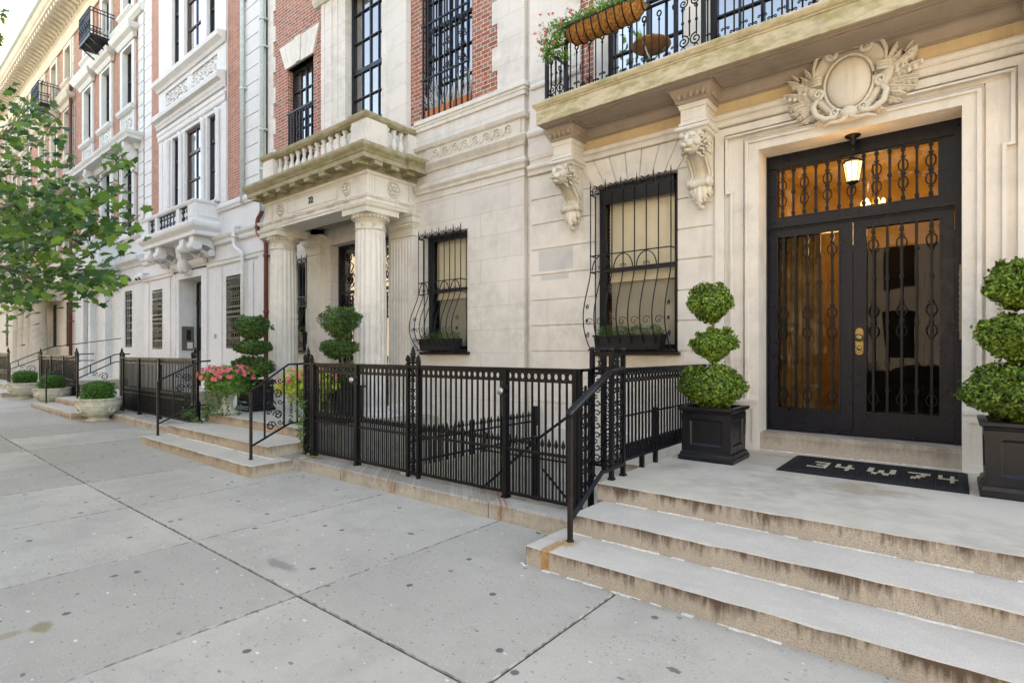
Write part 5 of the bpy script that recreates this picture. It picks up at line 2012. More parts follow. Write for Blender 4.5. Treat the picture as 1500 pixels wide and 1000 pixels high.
# limestone base to 5.9, brick above, stone quoins toothed at right
rec.append((-13.3, X1, 5.88, 16, W + 0.03, 1))
rec.append((X0, -13.30, 5.3, 16, W - 0.01, 0))
k = 0
z = 5.88
while z < 16:
    e = -6.02 if k % 2 else -5.90
    rec.append((e, X1, z, z + 0.385 if k % 2 == 0 else z + 0.385, W - 0.0, 0))
    rec.append((X0, -13.30 + (0.10 if k % 2 else 0.0), z, z + 0.385, W, 0))
    z += 0.385
    k += 1
rec += [(-5.60, X1, -1.6, 16, W - 0.0, 0)]
rec += [(-7.72, -6.58, 1.60, 3.74, W + 0.16, None), (-12.35, -11.5, 1.60, 3.70, W + 0.16, None),
        (-10.75, -8.72, 0.44, 3.95, W + 0.30, None), (-10.95, -8.52, 0.44, 4.12, W - 0.012, 0)]
rec[-2], rec[-1] = rec[-1], rec[-2]
# upper windows
rec += [(-7.76, -6.50, 5.90, 8.7, W + 0.22, None)]
rec += [(-12.64, -11.50, 6.0, 8.45, W + 0.25, None)]
rec += [(-10.98, -8.10, 5.3, 10.2, W - 0.10, 0), (-10.86, -8.22, 5.3, 10.1, W - 0.085, 0), (-10.60, -8.46, 5.3, 10.1, W - 0.06, 0), (-10.42, -8.66, 5.3, 10.1, W - 0.04, 0), (-10.15, -8.90, 5.8, 9.6, W + 0.22, None)]
rec += [(-12.9, -11.3, 12.0, 14.4, W + 0.22, None), (-10.2, -8.6, 12.0, 14.4, W + 0.22, None), (-7.8, -6.4, 10.3, 13, W + 0.22, None)]
mb = MB()
mb.relief(X0, X1, -1.6, 16, W, 0, rec)
mb.box(X1, -5.23, W + 0.09, W + 0.3, -1.6, 16)
mb.build('wall', [M['lime32'], M['brick32']], h32, fixn=False)
body(h32, X0, X1, 16, M['brick32'], W + 0.35)
for (a, b, c, d) in ((-12.9, -11.3, 12.0, 14.4), (-10.2, -8.6, 12.0, 14.4), (-7.8, -6.4, 10.3, 13)):
    window(h32, a, b, c, d, W + 0.12, 2, ((0.5, 0.05),), 0.08)
# string courses right of the portico, with returns at the corner
mb = MB()
pth = [(-7.9, W), (X1, W), (X1, W + 0.12)]
mb.mould(pth, steps_prof([(0.015, 4.40), (0.015, 4.405), (0.012, 4.41)]))
mb.mould(pth, steps_prof([(0.02, 4.52), (0.035, 4.54), (0.035, 4.57), (0.05, 4.59), (0.075, 4.62), (0.08, 4.66), (0.06, 4.69)]))
mb.mould(pth, steps_prof([(0.03, 4.90), (0.05, 4.94), (0.09, 4.99), (0.11, 5.02), (0.11, 5.05), (0.06, 5.06), (0.055, 5.07)]))
mb.mould(pth, steps_prof([(0.05, 5.33), (0.06, 5.34), (0.075, 5.37), (0.085, 5.39), (0.03, 5.42)]))
mb.mould([(-7.9, W), (X1, W), (X1, W + 0.12)], steps_prof([(0.03, 5.70), (0.035, 5.76), (0.05, 5.77), (0.05, 5.80), (0.075, 5.82), (0.075, 5.88), (0.06, 5.895)]))
mb.cut()
mb.mould([(X0, W), (-11.6, W)], steps_prof([(0.02, 4.30), (0.05, 4.34), (0.05, 4.38), (0.08, 4.42), (0.06, 4.46)]))
mb.mould([(X0, W), (-11.6, W)], steps_prof([(0.05, 4.85), (0.08, 4.88), (0.09, 4.94), (0.03, 4.97)]))
mb.split('string_course', M['lime32p'], h32)
mb = MB()
for (xa, xb, z0_, hh, bb) in ((-7.45, -5.5, 5.12, 0.17, (-7.62, X1 - 0.06, 5.07, 5.34)), (-13.35, -11.85, 4.54, 0.22, (-13.45, -11.75, 4.48, 4.84))):
    mb.cut()
    mb.box(bb[0], bb[1], W - 0.03, W, bb[2], bb[3])
    n = int((xb - xa) / (hh * 1.32))
    s = (xb - xa) / n
    pl = P2((0, W - 0.034, 0), (1, 0, 0))
    for i in range(n):
        cx = xa + s * (i + 0.5)
        mb.tube([pl(cx + a, z0_ + hh * 0.5 + b2) for a, b2 in spiral(hh * 0.46, 1.6, PI * 0.9, -1, 18, 0.1)], [0.020 - 0.008 * q / 18 for q in range(19)], 6)
        mb.tube([pl(cx - hh * 0.44, z0_ + hh * 0.6), pl(cx - s * 0.5, z0_ + 0.02), pl(cx - s * 0.62, z0_)], [0.018, 0.016, 0.01], 5)
    for z_ in (z0_ - 0.03, z0_ + hh + 0.03):
        mb.box(xa - 0.04, xb + 0.04, W - 0.045, W - 0.02, z_ - 0.006, z_ + 0.006)
mb.split('wave_scroll_band', M['carve'], h32)

# portico
CX0, CX1, CY = -11.25, -8.20, 6.07
def column(root, cx, cy, zb=0.44, zt=4.18, r=0.30):
    mb = MB()
    def fl(a, h):
        t = (a * 20 / (2 * PI)) % 1
        return 1 - 0.055 * math.sin(PI * t) ** 0.8
    n = 120
    H_ = zt - zb
    prof = []
    for i in range(9):
        u = i / 8
        prof.append((r * (1 - 0.13 * u ** 1.5), 0.16 + (H_ - 0.42 - 0.16) * u))
    # flute ends
    vs = []
    for r_, h in prof:
        for j in range(n):
            a = 2 * PI * j / n
            k_ = fl(a, h)
            vs.append((cx + r_ * k_ * math.cos(a), cy + r_ * k_ * math.sin(a), zb + h))
    mb.add(vs, [(i * n + j, i * n + (j + 1) % n, (i + 1) * n + (j + 1) % n, (i + 1) * n + j) for i in range(8) for j in range(n)], 0, False)
    o = mb.build('column', M['lime32p'], root)
    rt = r * 0.87
    mb = MB()
    mb.lathe([(rt * 1.0, 0), (rt * 1.05, 0.01), (rt * 1.05, 0.03), (rt * 0.98, 0.035), (rt * 0.98, 0.15), (rt * 1.06, 0.16), (rt * 1.06, 0.18), (rt * 1.12, 0.195), (rt * 1.25, 0.235), (rt * 1.32, 0.25), (rt * 1.32, 0.26)], cx, cy, 40, zt - 0.42)
    for i in range(28):
        a = 2 * PI * i / 28
        mb.ball((cx + rt * 1.21 * math.cos(a), cy + rt * 1.21 * math.sin(a), zt - 0.205), (0.022, 0.022, 0.030), 6, 5)
    for i in range(8):
        a = 2 * PI * i / 8 + 0.39
        for m_ in range(6):
            mb.ball((cx + rt * 1.0 * math.cos(a + 0.09 * math.cos(m_)), cy + rt * 1.0 * math.sin(a + 0.09 * math.cos(m_)), zt - 0.33 + 0.028 * math.sin(m_)), 0.014, 5, 4)
        mb.ball((cx + rt * 1.01 * math.cos(a), cy + rt * 1.01 * math.sin(a), zt - 0.33), 0.017, 6, 5)
    q = rt * 1.36
    mb.mould([(cx - q, cy - q), (cx + q, cy - q), (cx + q, cy + q), (cx - q, cy + q)], [(-0.3, zt - 0.16), (0, zt - 0.16), (0, zt - 0.07), (0.015, zt - 0.06), (0.03, zt - 0.03), (0.035, zt), (-0.3, zt)], closed=True)
    mb.build('capital', M['carve'], o)
    mb = MB()
    mb.lathe([(r * 1.05, 0.16), (r * 1.12, 0.15), (r * 1.18, 0.12), (r * 1.12, 0.095), (r * 1.15, 0.085), (r * 1.27, 0.075), (r * 1.31, 0.05), (r * 1.27, 0.02)], cx, cy, 32, zb)
    mb.box(cx - r * 1.33, cx + r * 1.33, cy - r * 1.33, cy + r * 1.33, zb, zb + 0.03)
    mb.build('base', M['lime32p'], o)


def pilaster(root, cx, w_, yf, zb=0.44, zt=4.18):
    mb = MB()
    x0, x1 = cx - w_ / 2, cx + w_ / 2
    mb.box(x0, x1, yf, W + 0.02, zb, zt - 0.42)
    n = 7
    for i in range(n + 1):
        x = x0 + 0.015 + (w_ - 0.03) * i / n
        mb.box(x - 0.012, x + 0.012, yf - 0.016, yf, zb + 0.25, zt - 0.48)
    o = mb.build('pilaster', M['lime32p'], root)
    mb = MB()
    P_ = [(x0, W), (x0, yf), (x1, yf), (x1, W)]
    mb.mould(P_, [(-0.02, zt - 0.42), (0.015, zt - 0.41), (0.015, zt - 0.39), (0.0, zt - 0.385), (0.0, zt - 0.27), (0.02, zt - 0.26), (0.02, zt - 0.24), (0.05, zt - 0.18), (0.07, zt - 0.165), (0.07, zt - 0.07), (0.085, zt - 0.06), (0.10, zt - 0.02), (0.10, zt), (-0.02, zt)])
    for i in range(9):
        mb.ball((x0 + w_ * (i + 0.5) / 9, yf - 0.04, zt - 0.205), (0.022, 0.02, 0.03), 6, 5)
    mb.build('capital', M['carve'], o)
    mb = MB()
    mb.mould(P_, [(-0.02, zb), (0.07, zb), (0.07, zb + 0.05), (0.05, zb + 0.08), (0.04, zb + 0.12), (0.015, zb + 0.16), (-0.02, zb + 0.17)])
    mb.build('base', M['lime32p'], o)


column(h32, CX0, CY)
column(h32, CX1, CY)
pilaster(h32, CX0 - 0.0, 0.58, W - 0.13)
pilaster(h32, CX1 + 0.02, 0.62, W - 0.13)
# entablature
EX0, EX1, EY = CX0 - 0.27, CX1 + 0.26, CY - 0.26
EP = [(EX0, W), (EX0, EY), (EX1, EY), (EX1, W)]
mb = MB()
mb.mould(EP, [(-0.5, 4.18), (0, 4.18), (0, 4.23), (0.014, 4.235), (0.014, 4.30), (0.03, 4.31), (0.035, 4.34), (0.045, 4.345), (0.045, 4.365), (0.0, 4.37),
              (0.0, 4.70), (0.02, 4.705), (0.03, 4.73), (0.045, 4.75), (-0.5, 4.75)])
pf = mb.build('portico_entablature', M['lime32p'], h32)
mb = MB()
for (a, b) in ((EX0, EX0 + 0.34), (EX1 - 0.34, EX1)):
    for i in range(4):
        x = a + 0.03 + (b - a - 0.06) * i / 3
        mb.box(x - 0.008, x + 0.008, EY - 0.012, EY, 4.39, 4.69)
for y in (EY + 0.04, EY + 0.1, EY + 0.16, W - 0.1, W - 0.16):
    mb.box(EX1, EX1 + 0.012, y - 0.008, y + 0.008, 4.39, 4.69)
def rosette(x, y, z, r, ax):
    pl = P2((x, y, z), ax)
    nrm = (ax[1], -ax[0], 0)
    ring2(mb, P2((x + nrm[0] * 0.01, y + nrm[1] * 0.01, z), ax), 0, 0, r, 0.012, k=22, n=6)
    for i in range(6):
        a = 2 * PI * i / 6
        q = pl(r * 0.55 * math.cos(a), r * 0.55 * math.sin(a))
        mb.ball((q[0] + nrm[0] * 0.01, q[1] + nrm[1] * 0.01, q[2]), (r * 0.28 if ax[0] else 0.02, r * 0.28 if ax[1] else 0.02, r * 0.26), 8, 6)
    mb.ball((x + nrm[0] * 0.02, y + nrm[1] * 0.02, z), r * 0.2, 8, 6)
rosette(EX0 + 0.62, EY - 0.005, 4.535, 0.12, (1, 0, 0))
rosette(EX1 - 0.62, EY - 0.005, 4.535, 0.12, (1, 0, 0))
rosette(EX1 + 0.005, (EY + W) / 2 + 0.02, 4.535, 0.14, (0, 1, 0))
# name panel moulding and guttae groups
for (a, b, c, d) in ((EX0 + 0.9, EX1 - 0.9, 4.41, 4.42), (EX0 + 0.9, EX1 - 0.9, 4.655, 4.665), (EX0 + 0.9, EX0 + 0.91, 4.42, 4.655), (EX1 - 0.91, EX1 - 0.9, 4.42, 4.655)):
    mb.box(a, b, EY - 0.012, EY, c, d)
for gx in (EX0 + 0.15, EX0 + 0.62, EX0 + 1.1, EX0 + 1.8, EX1 - 1.1, EX1 - 0.62, EX1 - 0.15):
    mb.box(gx - 0.13, gx + 0.13, EY - 0.055, EY - 0.03, 4.325, 4.342)
    for i in range(6):
        mb.box(gx - 0.115 + 0.04 * i, gx - 0.095 + 0.04 * i, EY - 0.05, EY - 0.03, 4.295, 4.325)
for gy in (EY + 0.2, EY + 0.8):
    mb.box(EX1 + 0.03, EX1 + 0.055, gy - 0.13, gy + 0.13, 4.325, 4.342)
    for i in range(6):
        mb.box(EX1 + 0.03, EX1 + 0.05, gy - 0.115 + 0.04 * i, gy - 0.095 + 0.04 * i, 4.295, 4.325)
mb.build('frieze_ornament', M['carve'], pf)


def lettering(txt, size, mat, parent, loc, rot=(R(90), 0, 0), depth=0.004, bold=0.0):
    cu = bpy.data.curves.new('lettering', 'FONT')
    cu.body = txt
    cu.size = size
    cu.extrude = depth
    cu.offset = bold
    cu.align_x = 'CENTER'
    cu.align_y = 'CENTER'
    tmp = bpy.data.objects.new('tmp', cu)
    col.objects.link(tmp)
    dg = bpy.context.evaluated_depsgraph_get()
    me = bpy.data.meshes.new_from_object(tmp.evaluated_get(dg))
    bpy.data.objects.remove(tmp)
    me.name = 'lettering'
    me.materials.clear()
    me.materials.append(mat)
    o = bpy.data.objects.new('house_number', me)
    col.objects.link(o)
    o.parent = parent
    off = WL[parent.name]
    o.location = (loc[0] - off.x, loc[1] - off.y, loc[2] - off.z)
    o.rotation_euler = rot
    return o


lettering('32', 0.17, M['winp'], pf, ((EX0 + EX1) / 2, EY - 0.012, 4.535), bold=0.004)
# ceiling of the portico
mb = MB()
mb.box(EX0 + 0.3, EX1 - 0.3, EY + 0.3, W, 4.36, 4.42)
mb.box(EX0 + 0.5, EX1 - 0.5, EY + 0.45, EY + 0.5, 4.31, 4.36)
mb.box(EX0 + 0.5, EX1 - 0.5, W - 0.2, W - 0.1, 4.31, 4.36)
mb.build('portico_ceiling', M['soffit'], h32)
# cornice with mutules
mb = MB()
mb.mould(EP, [(0.0, 4.75), (0.04, 4.755), (0.05, 4.80), (0.07, 4.82), (0.07, 4.86), (0.27, 4.87), (0.27, 4.95), (0.285, 4.96), (0.30, 4.99), (0.335, 5.03), (0.35, 5.06), (0.35, 5.10), (0.33, 5.12), (-0.4, 5.14)])
mb.mould([(EX1 + 0.0, W - 0.02), (EX1 + 0.0, W - 0.14), (EX1 + 0.04, W - 0.14), (EX1 + 0.04, W)], [(0.0, 4.86), (0.30, 4.87), (0.30, 4.95), (0.33, 4.99), (0.375, 5.03), (0.39, 5.06), (0.39, 5.10), (0.35, 5.125), (0, 5.13)])
co = mb.build('portico_cornice', M['mossy2'], h32)
mb = MB()
for i in range(8):
    mb.cut()
    x = EX0 - 0.02 + (EX1 - EX0 + 0.04) * i / 7
    mb.box(x - 0.085, x + 0.085, EY - 0.255, EY - 0.05, 4.80, 4.868)
    mb.box(x - 0.10, x + 0.10, EY - 0.262, EY - 0.05, 4.845, 4.868)
for i in range(3):
    mb.cut()
    y = EY + 0.05 + 0.36 * i
    mb.box(EX1 + 0.05, EX1 + 0.255, y - 0.085, y + 0.085, 4.80, 4.868)
    for k in range(6):
        mb.box(EX1 + 0.07, EX1 + 0.24, y - 0.075 + 0.03 * k, y - 0.062 + 0.03 * k, 4.79, 4.80)
mb.split('mutule_block', M['mossy2'], co)
# balustrade
BX0, BX1, BY = EX0 - 0.02, EX1 + 0.02, EY - 0.02
BP = [(BX0, W - 0.05), (BX0, BY), (BX1, BY), (BX1, W - 0.05)]
mb = MB()
mb.mould(BP, [(-0.17, 5.12), (0.02, 5.12), (0.02, 5.19), (0.0, 5.21), (-0.15, 5.21), (-0.17, 5.19)])
bl = mb.build('balustrade', M['lime32p'], h32)
mb = MB()
cap = [(-0.19, 5.64), (-0.0, 5.64), (0.015, 5.66), (0.03, 5.67), (0.045, 5.70), (0.05, 5.74), (0.04, 5.755), (-0.2, 5.765), (-0.2, 5.66), (-0.19, 5.64)]
mb.mould(BP, cap)
PW = 0.42
for (a, b) in ((BX0, BX0 + PW), (BX1 - PW, BX1)):
    mb.mould([(a - 0.012, BY + 0.2), (a - 0.012, BY - 0.03), (b + 0.012, BY - 0.03), (b + 0.012, BY + 0.2)], [(p + 0.002, q + 0.004) for p, q in cap])
mb.build('cap_rail', M['mossy2'], bl)
mb = MB()
for (a, b) in ((BX0, BX0 + PW), (BX1 - PW, BX1)):
    mb.cut()
    mb.box(a, b, BY - 0.028, BY + 0.20, 5.14, 5.645)
    mb.box(a + 0.07, b - 0.07, BY - 0.036, BY - 0.028, 5.25, 5.58)
    mb.box(a + 0.055, b - 0.055, BY - 0.030, BY - 0.024, 5.235, 5.595)
mb.cut()
mb.box(BX1 + 0.001, BX1 + 0.02, BY - 0.02, BY + PW, 5.141, 5.644)
mb.box(BX1 + 0.02, BX1 + 0.028, BY + 0.05, BY + PW - 0.07, 5.25, 5.58)
mb.cut()
mb.box(BX1 - 0.17, BX1 + 0.02, W - 0.2, W, 5.141, 5.644)
mb.cut()
mb.box(BX0 - 0.02, BX0 + 0.17, W - 0.2, W, 5.141, 5.644)
mb.split('pedestal', M['lime32p'], bl)
bal_me = None
bprof = [(0.052, 0), (0.052, 0.03), (0.030, 0.045), (0.045, 0.09), (0.062, 0.15), (0.055, 0.20), (0.030, 0.27), (0.026, 0.30), (0.040, 0.315), (0.030, 0.33), (0.034, 0.36), (0.052, 0.385), (0.052, 0.43)]
spots = []
na = 12
for i in range(na):
    spots.append((BX0 + PW + (BX1 - BX0 - 2 * PW) * (i + 0.5) / na, BY + 0.085))
for i in range(3):
    spots.append((BX1 - 0.075, BY + PW + 0.06 + 0.16 * i))
    spots.append((BX0 + 0.075, BY + PW + 0.06 + 0.16 * i))
for i, (x, y) in enumerate(spots):
    if bal_me is None:
        mb = MB()
        mb.lathe(bprof, x, y, 14, 5.21)
        bo = mb.build('baluster', M['lime32p'], bl)
        bal_me = (bo, x, y)
    else:
        c = bo.copy()
        col.objects.link(c)
        c.location = (x - bal_me[1], y - bal_me[2], 0)
mb = MB()
mb.box(EX0 + 0.0, EX1, EY, W, 5.05, 5.11)
mb.build('portico_roof', M['mossy2'], h32)

# ground windows of 32
window(h32, -7.72, -6.58, 1.60, 3.74, W + 0.16, 1, ((0.53, 0.05),), 0.10, gm='glasst', blind=('blind', 0.45, 0.006), label='window with a half drawn cream blind')
window(h32, -12.35, -11.5, 1.60, 3.70, W + 0.16, 1, ((0.53, 0.05),), 0.10, gm='glasst', blind=('blind', 0.3, 0.006))
mb = MB()
mb.box(-7.77, -6.52, W - 0.06, W + 0.14, 1.55, 1.60)
mb.cut()
mb.box(-12.4, -11.45, W - 0.06, W + 0.14, 1.55, 1.60)
mb.split('window_sill', M['winp'], h32)
belly_grille(h32, -7.68, -6.60, 1.625, 3.66, W, 9, 0.22, True, 6)
belly_grille(h32, -12.32, -11.5, 1.625, 3.66, W, 7, 0.22, True, 4)
window_box('black window box with boxwood behind the smaller cage right of the portico', -7.58, -6.68, 6.66, 6.88, 1.63, 0.20, 4, 2000, seed=4)
window_box('black planter box half hidden between the two portico columns', -12.2, -11.5, 6.66, 6.88, 1.63, 0.42, 2, 900, seed=5)
# entrance door of 32: ornate iron gate
mb = MB()
YE = W + 0.22
mb.box(-10.75, -10.66, YE - 0.03, YE + 0.05, 0.44, 3.95)
mb.box(-8.81, -8.72, YE - 0.03, YE + 0.05, 0.44, 3.95)
mb.box(-10.66, -8.81, YE - 0.028, YE + 0.05, 3.87, 3.95)
mb.box(-10.66, -8.81, YE - 0.028, YE + 0.05, 2.88, 2.94)
mb.box(-9.77, -9.70, YE - 0.028, YE + 0.05, 0.44, 2.88)
mb.box(-10.66, -8.81, YE - 0.02, YE + 0.05, 0.44, 0.95)
dg = mb.build('entrance_door', M['doorp'], h32)
mb = MB()
mb.add([(-10.66, YE + 0.03, 0.9), (-8.81, YE + 0.03, 0.9), (-8.81, YE + 0.03, 3.9), (-10.66, YE + 0.03, 3.9)], [(0, 1, 2, 3)])
mb.build('glass', M['glassd'], dg)
mb = MB()
pl = P2((0, YE - 0.01, 0), (1, 0, 0))
for s0 in (-10.66, -9.735):
    wd = 0.92
    c_ = s0 + wd / 2
    for sx in (-1, 1):
        mb.tube([pl(c_ + sx * (wd * 0.22 + a), 3.2 + b2) for a, b2 in spiral(0.17, 1.8, -PI / 2, sx, 24, 0.1)], 0.014, 6)
        mb.tube([pl(c_ + sx * wd * 0.45, 3.85), pl(c_ + sx * wd * 0.35, 3.65), pl(c_ + sx * wd * 0.12, 3.5), pl(c_ + sx * wd * 0.22, 3.37)], 0.014, 6)
        mb.tube([pl(c_ + sx * (wd * 0.30 + a), 3.68 + b2) for a, b2 in spiral(0.10, 1.5, PI / 2, -sx, 16, 0.1)], 0.012, 6)
    for k in range(5):
        for m_ in range(5):
            ring2(mb, pl, s0 + wd * (k + 0.5) / 5, 2.38 + 0.1 * m_, 0.06, 0.009, k=8)
    for k in range(9):
        x = s0 + wd * (k + 0.5) / 9
        mb.box(x - 0.008, x + 0.008, YE - 0.02, YE, 0.95, 2.33)
mb.box(-10.66, -8.81, YE - 0.03, YE, 2.30, 2.34)
mb.build('door_grille', M['iron'], dg)
mb = MB()
back_box(mb, -10.7, -8.75, 0.44, 3.95, YE + 0.06, YE + 0.5)
mb.build('door_backing', M['darkin'], h32)

# upper windows of 32
window(h32, -7.76, -6.50, 5.92, 8.7, W + 0.12, 4, (0.2, 0.4, (0.61, 0.06), 0.8), 0.06, mw=0.018, casement=True)
mb = MB()
for i in range(9):
    x = -7.70 + 1.14 * i / 8
    mb.tube([(x, W - 0.02, 5.92), (x, W - 0.02, 8.7)], 0.012, 4)
mb.box(-7.74, -6.52, W - 0.035, W - 0.005, 7.62, 7.65)
mb.box(-7.74, -6.52, W - 0.035, W - 0.005, 6.62, 6.65)
pl = P2((0, W - 0.03, 0), (1, 0, 0))
for cx in (-7.45, -7.0, -6.68):
    for k in range(4):
        zc = 6.75 + 0.22 * k
        for sx in (-1, 1):
            curl(mb, pl, cx + sx * 0.055, zc, 0.05, PI / 2, sx, 1.3, 0.009)
mb.build('window_grille', M['iron'], h32)
t = thing('terracotta_trough', 'row of terracotta troughs with bleached twigs on the upper sill of the brick house', 'planter', (-7.1, W - 0.02, 5.9))
mb = MB()
for i in range(3):
    a = -7.66 + 0.38 * i
    mb.add([(a + 0.01, W + 0.0, 5.9), (a + 0.35, W + 0.0, 5.9), (a + 0.35, W + 0.14, 5.9), (a + 0.01, W + 0.14, 5.9), (a, W - 0.01, 6.06), (a + 0.36, W - 0.01, 6.06), (a + 0.36, W + 0.15, 6.06), (a, W + 0.15, 6.06)],
           [(0, 3, 2, 1), (4, 5, 6, 7), (0, 1, 5, 4), (1, 2, 6, 5), (2, 3, 7, 6), (3, 0, 4, 7)])
mb.build('trough', M['terra'], t)
mb = MB()
for i in range(110):
    x = rnd.uniform(-7.6, -6.6)
    y = W + 0.07
    z = 6.05
    side = 1 if x > -7.1 else -1
    dx = rnd.uniform(-0.12, 0.12) + (x + 7.1) * 0.25
    L_ = rnd.uniform(0.2, 0.55) * (1.2 if abs(x + 7.1) > 0.25 else 0.7)
    mb.tube([(x, y, z), (x + dx * 0.5, y + rnd.uniform(-0.06, 0.04), z + L_ * 0.5), (x + dx * 1.4, y + rnd.uniform(-0.08, 0.04), z + L_)], [0.006, 0.005, 0.002], 3)
mb.build('twigs', M['birch'], t)
window(h32, -10.15, -8.90, 5.3, 9.6, W + 0.14, 4, (0.13, 0.26, 0.39, (0.53, 0.09), 0.68, 0.83), 0.07, mw=0.018, casement=True)
mb = MB()
mb.mould([(-11.2, W - 0.08), (-7.9, W - 0.08)], steps_prof([(0.05, 9.3), (0.10, 9.36), (0.12, 9.45), (0.28, 9.5), (0.30, 9.58), (0.36, 9.65)]))
mb.build('window_hood', M['lime32p'], h32)
window(h32, -12.64, -11.50, 6.0, 8.45, W + 0.18, 4, (0.2, 0.4, (0.60, 0.06), 0.8), 0.08, casement=True)
mb = MB()
n = 7
for i in range(n):
    c_ = -12.07
    a0 = -12.68 + 1.22 * i / n + 0.004; a1 = -12.68 + 1.22 * (i + 1) / n - 0.004
    t0 = c_ + (a0 - c_) * 1.45; t1 = c_ + (a1 - c_) * 1.45
    mb.ext([(a0, 8.45), (a1, 8.45), (t1, 9.05), (t0, 9.05)], lambda p, q, a: (p, a, q), W - (0.05 if i == 3 else 0.02), W + 0.2)
mb.build('flat_arch', M['lime32p'], h32)
mb = MB()
for i in range(9):
    x = -12.58 + 1.02 * i / 8
    mb.tube([(x, W + 0.02, 6.0), (x, W + 0.02, 7.35)], 0.012, 4)
mb.box(-12.62, -11.5, W + 0.0, W + 0.035, 7.33, 7.38)
pl = P2((0, W + 0.01, 0), (1, 0, 0))
for k in range(4):
    for sx in (-1, 1):
        curl(mb, pl, -12.07 + sx * 0.07, 6.4 + 0.2 * k, 0.06, PI / 2, sx, 1.3, 0.01)
mb.build('window_grille', M['iron'], h32)
mb = MB()
mb.mould([(-12.8, W + 0.03), (-11.35, W + 0.03)], steps_prof([(0.06, 5.86), (0.06, 5.98)]))
mb.build('window_sill', M['lime32p'], h32)

# ================================================================== the white stone and brick house (intercom door, console balcony)
h30 = house('white stone and pink brick house with scroll-console balcony and three-part windows', -22.40, -13.57)
g3 = gz(-18)
X0, X1 = -22.40, -13.57
rec = [(-21.7, -20.9, 5.80, 16, W + 0.02, 1), (-15.85, -14.8, 5.80, 16, W + 0.02, 1)]
for (a, b) in ((-22.38, -21.7), (-14.8, -13.97)):
    z = 5.8
    while z < 16:
        rec.append((a, b, z - 0.012, z + 0.012, W + 0.025, 0)); z += 0.41
for (a, b) in ((-22.2, -21.9), (-16.3, -16.15), (-14.6, -14.3), (-20.1, -19.95)):
    rec.append((a, b, 0.5, 4.0, W - 0.03, 0))
rec += [(-13.97, X1, 0, 16, W - 0.04, 0)]
rec += [(-15.93, -14.95, 1.60 + g3, 3.62 + g3, W + 0.22, None), (-21.63, -20.69, 1.60 + g3, 3.62 + g3, W + 0.22, None)]
rec += [(-19.6, -17.1, 0.4, 4.2, W - 0.05, 0), (-19.42, -17.28, 0.4, 4.1, W - 0.035, 0), (-19.2, -17.5, 0.5, 3.88, W + 0.01, None)]
rec += [(-20.9, -15.85, 5.8, 16, W - 0.04, 0), (-20.6, -16.15, 5.8, 8.6, W - 0.025, 0)]
T3 = ((-19.78, -19.18), (-18.78, -17.50), (-17.12, -16.56))
for (a, b) in T3:
    rec += [(a, b, 6.0, 8.5, W + 0.14, None), (a, b, 10.7, 13.3, W + 0.14, None)]
rec += [(-20.3, -16.4, 9.62, 10.12, W + 0.02, 0)]
mb = MB()
mb.relief(X0, X1, -0.3, 16, W, 0, rec)
mb.build('wall', [M['white30'], M['brick30']], h30, fixn=False)
body(h30, X0, X1, 16, M['brick30'], W + 0.35)
mb = MB()
back_box(mb, -19.2, -17.5, 0.5, 3.88, W + 0.01, W + 0.56)
mb.build('entrance_recess', M['white30'], h30)
mb = MB()
mb.box(-19.15, -17.55, W + 0.50, W + 0.55, 0.5, 3.85)
for a in (-19.12, -18.4, -17.63):
    mb.box(a, a + 0.07, W + 0.46, W + 0.50, 0.5, 3.8)
mb.box(-19.15, -17.55, W + 0.46, W + 0.50, 3.1, 3.2)
od = mb.build('entrance_door', M['doorp'], h30)
mb = MB()
mb.add([(-19.05, W + 0.49, 0.9), (-17.63, W + 0.49, 0.9), (-17.63, W + 0.49, 3.75), (-19.05, W + 0.49, 3.75)], [(0, 1, 2, 3)])
mb.build('glass', M['glassd'], od)
mb = MB()
mb.box(-19.2, -19.17, W + 0.05, W + 0.40, 1.64, 2.41)
ip = mb.build('intercom_panel', M['bronze'], h30)
mb = MB()
mb.box(-19.17, -19.162, W + 0.18, W + 0.31, 1.97, 2.30)
mb.build('screen', M['black'], ip)
mb = MB()
mb.box(-19.17, -19.163, W + 0.20, W + 0.36, 1.70, 1.90)
mb.build('notice', M['paper'], ip)
lettering('30', 0.17, M['bronze'], h30, (-16.62, W - 0.003, 1.95 + g3), bold=0.003)
for (a, b) in ((-15.93, -14.95), (-21.63, -20.69)):
    window(h30, a, b, 1.60 + g3, 3.62 + g3, W + 0.17, 2, ((0.5, 0.05),), 0.07, gm='glassd')
    mb = MB()
    z0, z1 = 1.62 + g3, 3.58 + g3
    yy = W + 0.02
    n = 9
    for i in range(n):
        x = a + 0.02 + (b - a - 0.04) * i / (n - 1)
        mb.box(x - 0.009, x + 0.009, yy - 0.009, yy + 0.009, z0, z1)
    pl = P2((0, yy - 0.01, 0), (1, 0, 0))
    for zz in (z0 + 0.02, z0 + 0.28, z0 + 0.85, z0 + 1.0, z0 + 1.15, z1 - 0.28, z1 - 0.02):
        mb.box(a, b, yy - 0.014, yy + 0.014, zz - 0.010, zz + 0.010)
    for (za, zb) in ((z0 + 0.02, z0 + 0.28), (z0 + 0.85, z0 + 1.0), (z0 + 1.0, z0 + 1.15), (z1 - 0.28, z1 - 0.02)):
        for i in range(n - 1):
            ring2(mb, pl, a + 0.02 + (b - a - 0.04) * (i + 0.5) / (n - 1), (za + zb) / 2, (zb - za) * 0.42, 0.009, k=8)
    for i in range(n - 1):
        for zz in (z0 + 0.45, z0 + 0.65, z1 - 0.45, z1 - 0.62):
            ring2(mb, pl, a + 0.02 + (b - a - 0.04) * (i + 0.5) / (n - 1), zz, 0.045, 0.008, k=7)
    mb.build('window_grille', M['iron'], h30)
